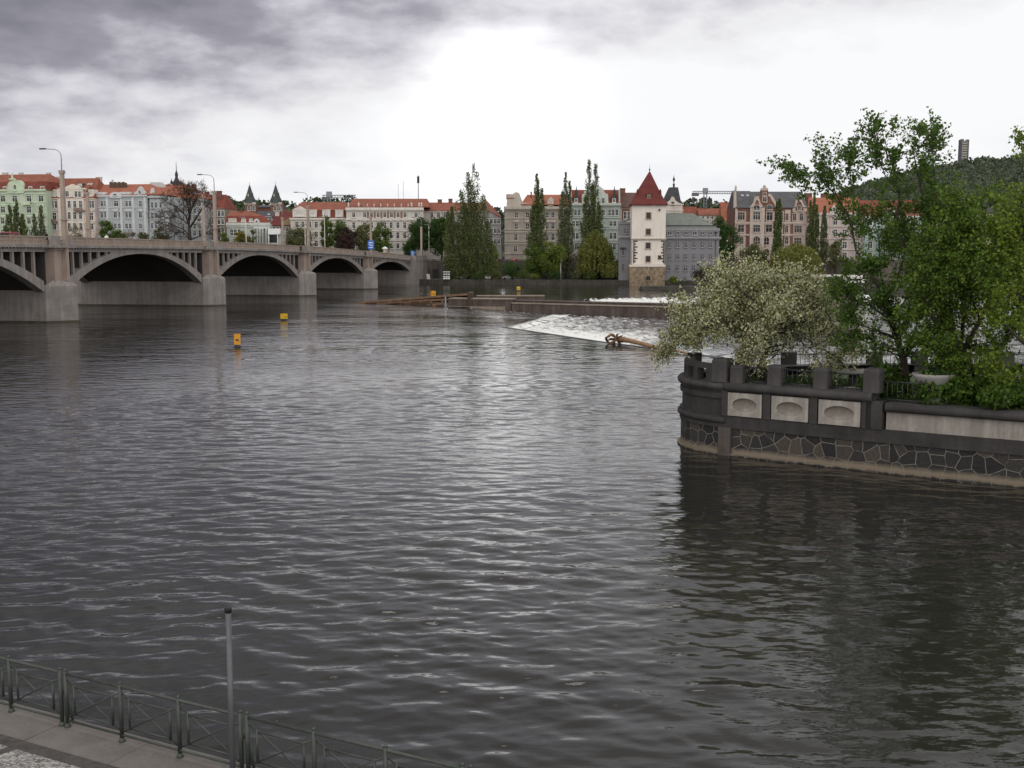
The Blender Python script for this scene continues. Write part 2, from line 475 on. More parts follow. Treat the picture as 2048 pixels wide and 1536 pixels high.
# lower pool below the weir
mb = MB()
mb.face([(4, 60, LOWZ-0.02), (420, 60, LOWZ-0.02), (420, 262, LOWZ-0.02), (-6, 262, LOWZ-0.02), (-16, 184, LOWZ-0.02), (0, 140, LOWZ-0.02)])
tag(mb.build('lower_river_water', M_LOWER, fix=False), kind='structure')
me = COL.objects['lower_river_water'].data
a_ = me.attributes.new('foam', 'FLOAT', 'POINT'); a_.data.foreach_set('value', [0.16]*6)

weir = thing('weir', 'low diagonal weir across the river with white water pouring over it', 'weir', (0, 0, 0))
WALLBASE = [(7.3, 191), (22, 184), (34, 178), (70, 170), (130, 150)]
prof = [(0, 0.0, 0.0), (0.012, -0.05, 0.10), (0.03, -0.3, 0.75), (0.055, -0.7, 0.95), (0.09, -0.95, 1.0), (0.14, -0.9, 1.0), (0.2, -0.95, 0.85), (0.28, -0.97, 0.74), (0.36, -1, 0.58), (0.46, -1.0, 0.42), (0.6, -1, 0.22), (0.8, -1, 0.18), (1, -1, 0.16)]
def near_foam(t, w, fo):
    k = max(0.0, min(1.0, (t-.22)/.20)); f = fo*(1-k) + min(fo, .8 if .02 < w < .09 else .17)*k
    return max(f, .95*(1-w*.50)*max(0.0, 1-t/.26)**.6 if w > .02 else f)
ruled('white_water', K[1:], WALLBASE, prof, 160, M_LOWER, 0.16, weir, ff=near_foam)
# glassy chute on the far end of the weir
A = [K[0], K[1]]; B = [(-7.5, 200.5), (7.3, 191)]
chute = ruled('spillway', A, B, [(0, 0, 0.0), (0.15, -0.05, 0.05), (0.4, -0.3, 0.16), (0.7, -0.7, 0.22), (1, -0.95, 0.34)], 40, M_LOWER, 0.05, weir,
      zf=lambda t, w, z: z*(0.15 + 0.85*t))
# edge where the chute breaks into foam: the sheet's right end drops to the pool
mb = MB()
n = 60
for i in range(n):
    a, b = i/n, (i+1)/n
    p = Vector((-1, 143, 0)).lerp(Vector((7.3, 191, 0)), a); q_ = Vector((-1, 143, 0)).lerp(Vector((7.3, 191, 0)), b)
    za = -0.95*a**1.0; zb = -0.95*b
    w0 = 0.4 + 2.4*a; w1 = 0.4 + 2.4*b
    mb.face([(p.x-0.3, p.y, za+0.02), (q_.x-0.3, q_.y, zb+0.02), (q_.x+w1, q_.y-0.3*w1, -0.93+random.random()*.12), (p.x+w0, p.y-0.3*w0, -0.93+random.random()*.12)], sm=True)
me = mb.mesh('breaking_edge', M_LOWER, fix=False)
a_ = me.attributes.new('foam', 'FLOAT', 'POINT'); a_.data.foreach_set('value', [0.6, 0.6, 1.0, 1.0]*n)
link('breaking_edge', me, weir)
M_SILL = mat('crest_reflection_dark', (0.035, 0.035, 0.028), 0.5, 0.4, 0.8)  # sill coloured dark to paint the dark reflection where water bends at the crest
mb = MB()
for a, b in zip(K[:-1], K[1:]):
    d = Vector((b[0]-a[0], b[1]-a[1])).normalized(); nn = Vector((-d.y, d.x))*0.3
    lo = 0.035 if a != K[0] else -0.02
    pts = [(a[0]-nn.x, a[1]-nn.y), (b[0]-nn.x, b[1]-nn.y), (b[0]+nn.x, b[1]+nn.y), (a[0]+nn.x, a[1]+nn.y)]
    mb.prismz(pts, -1.4, lo)
mb.build('sill', M_SILL, weir)

# second fall beyond the dividing wall
far = thing('weir', 'far line of white falling water beyond the long dividing wall', 'weir', (0, 0, 0))
Bf = [(-2, 199), (18, 214), (53, 228), (78, 231), (140, 236), (420, 246)]
prof = [(0, 0, 0.0), (0.06, -0.06, 0.45), (0.2, -0.16, .8), (0.35, -0.4, 1.0), (0.5, -0.75, .9), (0.6, -0.72, 1.0), (.68, -.7, .95), (0.76, -0.75, .85), (.85, -.85, .6), (1, -1, 0.3)]
ruled('white_water', G[1:4], Bf[1:4], prof, 260, M_LOWER, 0.75, far)
ruled('spillway', G[3:], Bf[3:], [(0, 0, 0.1), (0.3, -0.3, 0.45), (0.7, -0.9, 0.5), (1, -1, 0.3)], 60, M_LOWER, 0.1, far)
ruled('spillway', G[:2], Bf[:2], [(0, 0, 0.1), (0.3, -0.3, 0.3), (0.7, -0.9, 0.4), (1, -1, 0.3)], 30, M_LOWER, 0.1, far)

# far bank
M_QUAY = mat('dark_quay_stone', (0.075, 0.068, 0.058), 0.9, 0.35, 0.35, 0.5, fine=2.0)
M_GRAVEL = mat('quay_gravel', (0.16, 0.145, 0.12), 0.95, 0.25, 0.3)
M_STREET = mat('street_asphalt', (0.07, 0.07, 0.07), 0.95, 0.2, 0.2)
M_GRASS = mat('bank_grass', (0.045, 0.075, 0.02), 0.95, 0.4, 0.6, fine=4)
BK = [(-500, 427.7), (-27, 352), (30, 343), (36.4, 335.5), (52, 336), (60, 338), (420, 345)]
LQ = 1.4; ST_Z = 6.4
mb = MB()
for a, b in zip(BK, BK[1:]):
    mb.face([(a[0], a[1], LQ), (b[0], b[1], LQ), (b[0], b[1]+15, LQ), (a[0], a[1]+15, LQ)])
tag(mb.build('lower_quay_ground', M_GRAVEL), kind='structure')
mb = MB()
for a, b in zip(BK, BK[1:]):
    d = Vector((b[0]-a[0], b[1]-a[1])).normalized()
    mb.prismz([(a[0], a[1]), (b[0], b[1]), (b[0], b[1]+0.6), (a[0], a[1]+0.6)], -2, LQ+0.12)
q = mb.build('quay_wall', M_QUAY)
tag(q, 'long low dark stone quay wall along the far waterline', 'wall')
mb = MB()
for a, b in zip(BK, BK[1:]):
    mb.prismz([(a[0], a[1]+14), (b[0], b[1]+14), (b[0], b[1]+14.8), (a[0], a[1]+14.8)], 0, ST_Z)
    for i in range(int(math.dist(a, b)/3)):
        t = (i+.5)/max(1, int(math.dist(a, b)/3)); x = a[0]+(b[0]-a[0])*t; y = a[1]+(b[1]-a[1])*t+14
        mb.box(x-.28, x+.28, y-.12, y+.5, ST_Z, ST_Z+1.05)
    mb.prismz([(a[0], a[1]+13.85), (b[0], b[1]+13.85), (b[0], b[1]+14.5), (a[0], a[1]+14.5)], ST_Z+1.05, ST_Z+1.25)
    mb.prismz([(a[0], a[1]+14.1), (b[0], b[1]+14.1), (b[0], b[1]+14.3), (a[0], a[1]+14.3)], ST_Z, ST_Z+.9)
q = mb.build('retaining_wall', mat('street_wall_stone', (0.13, 0.11, 0.095), 0.9, 0.3, 0.3, 0.5))
tag(q, 'dark stone street wall with a low parapet behind the far lower quay', 'wall')
mb = MB()
for a, b in zip(BK, BK[1:]):
    mb.face([(a[0], a[1]+14.4, ST_Z-.01), (b[0], b[1]+14.4, ST_Z-.01), (b[0]*8, 4200, ST_Z-.01), (a[0]*8, 4200, ST_Z-.01)])
tag(mb.build('ground', M_STREET), kind='structure')
mb = MB(); mb.prismz([(33.2, 289), (150, 296), (150, 336), (62, 336), (62, 301), (33.2, 296)], -2, 0.35)
mb.prismz([(33.2, 290), (150, 297), (150, 299.5), (62, 299.0), (33.2, 293)], 0.35, 1.05)
q = mb.build('landing_stage', M_QUAY)
tag(q, 'low dark stone landing stage in the water below the long grey building', 'landing stage')

# wooded hills
def hill(name, prof_uv, Y, foot_y, foot_z, mat_, wood=None):
    """ridge through photo points at depth Y, falling towards the viewer"""
    P = [at(u, v, Y) for u, v in prof_uv]
    rows = 14; V = []; Fs = []
    for p in P:
        for j in range(rows+4):
            t = j/(rows-1)
            if t <= 1:
                y = p.y + (foot_y-p.y)*t; z = p.z + (foot_z-p.z)*(t**0.9)
            else:
                y = p.y + (t-1)*p.y*1.5; z = p.z - (t-1)*60
            V.append((p.x*y/p.y, y, z))
    k = rows+4
    order = [rows+3, rows+2, rows+1, rows] + list(range(rows))
    for i in range(len(P)-1):
        for a, b in zip(order, order[1:]):
            Fs.append((i*k+a, i*k+b, (i+1)*k+b, (i+1)*k+a))
    me = bpy.data.meshes.new(name); me.from_pydata(V, [], Fs); me.materials.append(mat_)
    bm = bmesh.new(); bm.from_mesh(me)
    for f in bm.faces:
        if f.normal.z < 0: f.normal_flip()
    bm.to_mesh(me); bm.free()
    tag(link(name, me), kind='structure')
    return P, foot_y, foot_z

M_HILL = mat('hill_earth', (0.03, 0.04, 0.022), 0.95, 0.3, 0.02)
HP = [(1460, 470), (1560, 445), (1640, 415), (1700, 388), (1740, 372), (1790, 364), (1835, 353), (1880, 342), (1915, 334), (1960, 326), (2000, 330), (2048, 322), (2200, 312), (2500, 300)]
P, fy, fz = hill('hill', HP, 1150, 560, 8, M_HILL)
def wood(P, fy, fz, n, clump, leaf, name, mats_, wdt=1.0):
    """a far wood: thousands of crowns built of loose leaf masses"""
    segs = []
    C = []
    for i in range(n):
        t = random.random()**1.6; s = random.random()*(len(P)-1); k = int(s); a = P[k].lerp(P[k+1], s-k)
        y = a.y + (fy-a.y)*t; z = a.z + (fz-a.z)*(t**0.9)
        x = a.x*y/a.y
        r = clump*(0.6+0.8*random.random())*(0.55+0.45*y/P[0].y)
        m = int(26*wdt)
        g = RNG.normal(size=(m, 3)); g /= np.linalg.norm(g, axis=1, keepdims=True)
        g *= (0.55+0.45*RNG.random((m, 1)))
        g[:, 2] = g[:, 2]*0.8
        C.append(g*r + np.array([x, y, z+r*0.25]))
    C = np.concatenate(C)
    return quads_mesh(name, leaf_quads(C, leaf, 1.2), mats_)
o = wood(P, fy, fz, 1700, 7.0, 2.0, 'wood', leafmat('far_wood_leaf', (0.085, 0.108, 0.070), 0.28, 0.08, 0.2), 2.4)
tag(o, 'dark green wood covering the hill at the right', 'wood', kind='stuff')
HP2 = [(380, 440), (430, 408), (455, 400), (475, 402), (500, 410), (540, 412), (590, 414), (640, 405), (700, 402), (760, 420), (820, 440)]
P2, fy2, fz2 = hill('hill', HP2, 1000, 650, 8, mat('hill_meadow', (0.06, 0.10, 0.03), 0.95, 0.3, 0.03))
o = wood(P2, fy2, fz2, 190, 5.5, 2.8, 'wood', leafmat('far_wood_leaf_left', (0.05, 0.07, 0.035), 0.5, 0.1, 0.2))
tag(o, 'scattered trees on the low hill behind the twin church spires', 'wood', kind='stuff')
HP3 = [(960, 440), (985, 428), (1010, 432), (1060, 440), (1330, 428), (1370, 414), (1400, 408), (1440, 412), (1475, 418), (1530, 440)]
P3, fy3, fz3 = hill('hill', HP3, 900, 600, 8, M_HILL)
o = wood(P3, fy3, fz3, 150, 6.0, 3.0, 'wood', leafmat('far_wood_leaf_mid', (0.06, 0.075, 0.05), 0.5, 0.1, 0.2))
tag(o, 'dark treetops on the rise behind the grey building and the white water tower', 'wood', kind='stuff')
# ================================================================== BRIDGE (local x across to the viewer's side, y along, z up)
BROT = R(-9.2); PITCHB = 49.6
M_CONC = mat('bridge_concrete', (0.285, 0.258, 0.24), 0.9, 0.22, 0.35, 0.34, bump=0.01, fine=3.0)
M_CONC2 = mat('bridge_pylon_concrete', (0.35, 0.28, 0.235), 0.9, 0.14, 0.4, 0.18, bump=0.01)
M_CONCD = mat('bridge_shade_concrete', (0.055, 0.048, 0.043), 0.95, 0.3, 0.2, 0.3)  # same concrete darkened: shade under arches and between spandrel walls is painted in
M_FOOT = mat('stained_footing', (0.075, 0.06, 0.045), 0.8, 0.35, 0.6)
bridge = thing('bridge', 'long concrete arch bridge with pierced parapet and tall lamp pylons crossing the river', 'bridge', (-59.7, 155.0, 0), BROT)
def zp(y):                       # top of the parapet
    k = y/PITCHB
    return 11.65 - 0.24*max(0.0, k-0.5)**2 - (0.1*(k+0.3)**2 if k < -0.3 else 0)
XF, XB = -3.2, -26.3
SPR = 4.1
def arch_z(y0, y1, y):
    c = (y0+y1)/2; h = (y1-y0)/2; xi = (y-c)/h
    crown = zp(c) - 2.35
    return SPR + (crown-SPR)*(1-abs(xi)**2.15)
def ext_z(y0, y1, y):
    c = (y0+y1)/2; h = (y1-y0)/2; xi = abs((y-c)/h)
    return arch_z(y0, y1, y) + 0.75 + 0.75*xi**2
for k in range(-1, 4):
    yc = k*PITCHB
    mb = MB()
    body = [(0.0, yc), (XF+.2, yc-2.8), (XB-.2, yc-2.8), (XB-3.2, yc), (XB-.2, yc+2.8), (XF+.2, yc+2.8)]
    mb.prismz(body, -2.5, 4.9)
    big = [(0.22, yc), (XF+.2, yc-3.05), (XB-.2, yc-3.05), (XB-3.4, yc), (XB-.2, yc+3.05), (XF+.2, yc+3.05)]
    mf = MB(); mf.prismz(big, -2.5, 0.22); mf.build('footing', M_FOOT, bridge)
    # sloping weathered cap over the cutwater
    a = (0.0, yc, 4.9); b = (XF+.2, yc-2.8, 4.9); c = (XF+.2, yc+2.8, 4.9); t = (-0.25, yc, 5.1)
    top0 = (XF+.7, yc-1.7, 5.75); top1 = (XF+.7, yc+1.7, 5.75); b2 = (XF-.2, yc-2.8, 4.9); c2 = (XF-.2, yc+2.8, 4.9)
    mb.face([a, b, top0, t]); mb.face([a, t, top1, c]); mb.face([t, top0, top1]); mb.face([b, b2, top0]); mb.face([c, top1, c2]); mb.face([b2, c2, top1, top0])
    mb.build('pier', M_CONC, bridge)
    mb = MB(); zt = zp(yc) - 1.55
    mb.box(XF-.35, -2.2, yc-1.7, yc+1.7, 4.9, zt-.35); mb.box(XF-.35, -2.0, yc-1.85, yc+1.85, zt-.352, zt-.003)
    mb.build('pilaster', M_CONC2, bridge)
    mb = MB(); mb.box(XB-1.2, XB+.35, yc-1.7, yc+1.7, 4.9, zt); mb.build('pilaster', M_CONC2, bridge)
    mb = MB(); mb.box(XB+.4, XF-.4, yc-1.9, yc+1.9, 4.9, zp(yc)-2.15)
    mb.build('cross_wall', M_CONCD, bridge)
    # bay of the parapet over the pier
    mb = MB(); z = zp(yc)
    mb.box(-2.6, -1.45, yc-2.6, yc+2.6, z-1.55, z-1.1); mb.box(-2.35, -1.9, yc-2.5, yc-.5, z-1.1, z+.03); mb.box(-2.35, -1.9, yc+1.0, yc+2.5, z-1.1, z+.03)
    mb.build('refuge', M_CONC, bridge)
    for xx, nm in ((-1.85, 0), (XB-.2, 1)):
        mb = MB(); top = z + 8.5
        for (s0, s1, za, zb) in ((.34, .23, 5.6 if nm == 0 else z-1.5, top),):
            c = [(xx-s0, yc+.55-s0), (xx+s0, yc+.55-s0), (xx+s0, yc+.55+s0), (xx-s0, yc+.55+s0)]
            d = [(xx-s1, yc+.55-s1), (xx+s1, yc+.55-s1), (xx+s1, yc+.55+s1), (xx-s1, yc+.55+s1)]
            for i in range(4):
                j = (i+1) % 4
                mb.face([(*c[i], za), (*c[j], za), (*d[j], zb), (*d[i], zb)])
            mb.face([(*p, za) for p in c]); mb.face([(*p, zb) for p in d])
        mb.box(xx-.32, xx+.32, yc+.23, yc+.87, top-.02, top+.45)
        mb.box(xx-.48, xx+.48, yc+.1, yc+1.0, z+2.2, z+2.32)
        mb.build('pylon', M_CONC2, bridge)
    y0, y1 = yc+2.8, yc+PITCHB-2.8
    # arch barrel with its face ring
    N = 40
    lo = [(y0+(y1-y0)*i/N) for i in range(N+1)]
    mb = MB()
    for x0, x1, mi, cut in ((XF, XF-1.3, 0, 0), (XF-1.3, XB+1.3, 1, .25), (XB+1.3, XB, 0, 0)):
        for i in range(N):
            a, b = lo[i], lo[i+1]
            za, zb = arch_z(y0, y1, a)+cut, arch_z(y0, y1, b)+cut; ea, eb = ext_z(y0, y1, a), ext_z(y0, y1, b)
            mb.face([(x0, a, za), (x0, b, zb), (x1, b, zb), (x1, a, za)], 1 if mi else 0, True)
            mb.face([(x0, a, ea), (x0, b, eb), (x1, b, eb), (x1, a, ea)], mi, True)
            if mi == 0:
                for x in (x0, x1):
                    mb.face([(x, a, za), (x, b, zb), (x, b, eb), (x, a, ea)], 0, False)
    mb.build('arch', [M_CONC, M_CONCD], bridge)
    # spandrel walls standing on the arch
    for side in (0, 1):
        for j in range(6):
            off = 2.0 + j*2.35
            y = y0 + off if side == 0 else y1 - off
            ze = ext_z(y0, y1, y); zt = zp(y) - 2.05
            if zt - ze < 0.25: continue
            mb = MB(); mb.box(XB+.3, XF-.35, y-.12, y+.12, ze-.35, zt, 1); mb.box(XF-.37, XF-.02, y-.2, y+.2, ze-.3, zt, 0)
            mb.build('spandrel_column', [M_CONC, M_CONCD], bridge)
        # solid spandrel near the crown
        c = (y0+y1)/2; h = (y1-y0)/2
        ys = [c + (h*0.44)*i/10*(1 if side else -1) for i in range(11)]
        for xx in (XF-.06, XB+.06):
            mb = MB()
            for a, b in zip(ys, ys[1:]):
                if zp(a)-2.02 > ext_z(y0, y1, a)-.05:
                    mb.face([(xx, a, min(zp(a)-2.0, ext_z(y0, y1, a)-.1)), (xx, b, min(zp(b)-2.0, ext_z(y0, y1, b)-.1)), (xx, b, zp(b)-2.0), (xx, a, zp(a)-2.0)])
            mb.build('crown_web', M_CONC, bridge, fix=False)
    # deck, cornice and parapet for this span (pier centre to pier centre)
    ya, yb = yc, yc + PITCHB
    n = 16; mb = MB(); mp = MB(); mq = MB()
    for i in range(n):
        a = ya + (yb-ya)*i/n; b = ya + (yb-ya)*(i+1)/n; z0, z1 = zp(a), zp(b)
        def slab(x0, x1, d0, d1, mi=0, M=mb):
            M.face([(x0, a, z0+d0), (x0, b, z1+d0), (x1, b, z1+d0), (x1, a, z0+d0)], mi); M.face([(x0, a, z0+d1), (x0, b, z1+d1), (x1, b, z1+d1), (x1, a, z0+d1)], mi)
            for x in (x0, x1): M.face([(x, a, z0+d0), (x, b, z1+d0), (x, b, z1+d1), (x, a, z0+d1)], mi)
        slab(XB-.6, XF+.55, -1.5, -1.12)
        slab(XB-.1, XF+.05, -2.1, -1.5, 0)
        slab(XF+.16, XF+.45, -.16, 0.0, 0, mp); slab(XF+.2, XF+.4, -1.12, -.92, 0, mp); slab(XF+.24, XF+.37, -.62, -.48, 0, mp)
        slab(XB-.45, XB-.16, -.16, 0.0, 0, mq); slab(XB-.4, XB-.2, -1.12, -.16, 0, mq)
    mq.build('parapet', M_CONC2, bridge)
    md = mb
    y = ya + .35
    while y < yb:
        md.box(XF+.05, XF+.42, y-.14, y+.14, zp(y)-1.68, zp(y)-1.5); y += 0.78
    mb.build('deck', M_CONC, bridge)
    y = ya + 2.6; j = 0
    while y < yb - 2.4:
        w = .2 if j % 5 == 0 else .12
        x1 = XF+.43 if j % 5 == 0 else XF+.38
        mp.box(XF+.2, x1, y-w, y+w, zp(y)-1.1, zp(y)-.15); y += 0.52; j += 1
    mp.build('parapet', M_CONC2, bridge)
# abutment on the far bank
yA = 4*PITCHB
mb = MB()
mb.box(XB-1.5, -1.2, yA-2.8, yA+12, -2, zp(yA)-1.5); mb.box(XB-1.6, -1.0, yA-2.8, yA+12, zp(yA)-1.5, zp(yA)-1.2)
mb.box(-2.4, -1.2, yA-2.8, yA+12, zp(yA)-1.2, zp(yA)+.15); mb.box(XB-1.5, XB-.5, yA-2.8, yA+12, zp(yA)-1.2, zp(yA)+.15)
mb.build('abutment', M_CONC, bridge)
mb = MB(); zt = zp(yA)+9
mb.box(-1.5, -.95, yA+4.5, yA+5.05, 1, zt); mb.box(-1.6, -.85, yA+4.4, yA+5.15, zt-.2, zt+.1)
mb.build('pylon', M_CONC2, bridge)

def bw(x, y, z):
    return bridge.matrix_basis @ Vector((x, y, z)) if False else Vector((-59.7 + x*math.cos(BROT) - y*math.sin(BROT), 155.0 + x*math.sin(BROT) + y*math.cos(BROT), z))
# lamps: steel arm and head on each pylon
def lamp(label, x, y, z, arm=-1.9):
    t = thing('street_lamp', label, 'street lamp', bw(x, y, z), BROT, 'curved arm lamps on the bridge pylons')
    mb = MB()
    pts = [(0, 0, 0)] + [(0, 0, 1.9)]
    for i in range(1, 7):
        a = R(15*i); pts.append((arm*0.6*(1-math.cos(a)), 0, 1.9 + 0.95*math.sin(a)))
    pts.append((arm*1.25, 0, 2.95))
    mb.tube(pts, [0.075]*3 + [0.055]*(len(pts)-3), 6); mb.build('arm', M_STEEL, t)
    mb = MB(); mb.prismz([(arm*1.25-.75, -.13), (arm*1.25+.1, -.17), (arm*1.25+.1, .17), (arm*1.25-.75, .13)], 2.85, 3.02); mb.build('lamp_head', M_DARK, t)
for k, lb in ((-1, 'curved arm street lamp outside the left edge on the nearest bridge pylon'), (0, 'curved arm street lamp on the tallest near pylon before the pink and cream house'), (1, 'curved arm street lamp on the near side pylon right of the bare tree'),
              (2, 'curved arm street lamp on the near side pylon before the white mansard building'), (3, 'curved arm street lamp on the pylon carrying the blue sign')):
    lamp(lb, -1.85, k*PITCHB+.55, zp(k*PITCHB)+8.94)
lamp('curved arm street lamp on the last pylon at the far bridge end', -1.22, yA+4.78, zt+.1)
for k, lb in ((2, 'curved arm street lamp on the far side pylon nearest the bare tree'), (3, 'curved arm street lamp on the far side pylon near the glass fronted building')):
    lamp(lb, XB-.2, k*PITCHB+.55, zp(k*PITCHB)+8.94)
# thin steel poles along the far pavement
for (u, vt, lb) in ((493, 438, 'thin pale pole in front of the pale green low building'), (611, 455, 'thin pale pole left of a pylon before the white building'), (650, 436, 'thin pale pole between the white building and the purple tree'),
                 (714, 440, 'thin pale pole right of the purple tree'), (858, 452, 'thin white pole beside the green traffic light')):
    tu = (u-1024)/F
    kk = (-85.2 - tu*158.8)/(tu*48.96 - 7.94); Y = 158.8 + 48.96*kk if u < 800 else 369
    p = at(u, 505, Y); top = at(u, vt, Y).z
    t = thing('steel_pole', lb, 'pole', (p.x, p.y, zp(min(kk, 4)*PITCHB)-1.12 if u < 800 else ST_Z), 0, 'thin steel poles along the bridge and quay')
    b = t.location.z
    mb = MB(); mb.tube([(0, 0, 0), (0, 0, top-b)], [0.16, 0.10], 8); mb.build('pole', mat('pale_pole_paint', (0.5, 0.48, 0.42), 0.6, 0.1), t)
    mb = MB(); mb.tube([(0, 0, top-b-.05), (-.2, 0, top-b+.35), (-1.6, 0, top-b+.5)], 0.06, 5); mb.build('arm', M_STEEL, t)
# ================================================================== BUILDINGS
WIN = {}
def win_mesh(w, h, style, surr, frm):
    """window: surround, sill and sashes; its pane is a sub-part"""
    key = (round(w, 1), round(h, 1), style, surr.name, frm.name)
    if key in WIN: return WIN[key]
    w, h = key[0], key[1]
    mb = MB(); s = min(.22, w*.16); d = .16
    arch = style in ('arch', 'archhood')
    hr = h - w/2 if arch else h
    mb.box(-w/2-s, -w/2, -d, .02, 0, hr, 0); mb.box(w/2, w/2+s, -d, .02, 0, hr, 0)
    mb.box(-w/2-s-.1, w/2+s+.1, -d-.12, .02, -.22, -.002, 0)
    if arch:
        n = 8; o = w/2+s
        pi_ = [(math.cos(math.pi*i/n)*w/2, hr+math.sin(math.pi*i/n)*w/2) for i in range(n+1)]
        po = [(math.cos(math.pi*i/n)*o, hr+math.sin(math.pi*i/n)*o) for i in range(n+1)]
        for i in range(n): mb.prism([pi_[i], pi_[i+1], po[i+1], po[i]], -d, .02, 0)
    else:
        mb.box(-w/2-s, w/2+s, -d, .02, h, h+s*1.1, 0)
    if style == 'hood':
        mb.box(-w/2-s-.18, w/2+s+.18, -d-.22, .02, h+s*1.1+.25, h+s*1.1+.45, 0)
    if style in ('pediment',):
        mb.prism([(-w/2-s-.15, h+s*1.1+.15), (w/2+s+.15, h+s*1.1+.15), (0, h+s*1.1+.75)], -d-.2, .02, 0)
    if style in ('segment', 'archhood'):
        n = 8; zb = h+s*1.1+.1; o = w/2+s+.25
        mb.prism([(-o, zb)] + [(-math.cos(math.pi*i/n)*o, zb+.25+math.sin(math.pi*i/n)*.5) for i in range(n+1)] + [(o, zb)], -d-.2, .02, 0)
    f = min(.10, w*.065)
    mb.box(-w/2, w/2, -.07, -.03, hr*.66-f/2, hr*.66+f/2, 1)
    nb = 1 if w < 2.3 else 2
    for i in range(nb):
        x = -w/2 + w*(i+1)/(nb+1); mb.box(x-f/2, x+f/2, -.072, -.03, 0, h-.02 if not arch else h-.1, 1)
    mb.box(-w/2, -w/2+f*.8, -.07, -.03, 0, hr, 1); mb.box(w/2-f*.8, w/2, -.07, -.03, 0, hr, 1)
    mb.box(-w/2, w/2, -.071, -.03, 0, f*.9, 1); 
    if not arch: mb.box(-w/2, w/2, -.071, -.03, h-f*.8, h, 1)
    wm = mb.mesh('window', [surr, frm])
    pb = MB()
    outl = [(-w/2, 0), (w/2, 0), (w/2, hr)] + ([(math.cos(math.pi*i/8)*w/2, hr+math.sin(math.pi*i/8)*w/2) for i in range(1, 8)] if arch else []) + [(-w/2, hr)]
    pb.prism(outl, -.035, .0)
    pm = pb.mesh('pane', M_GLASS)
    WIN[key] = (wm, pm)
    return WIN[key]

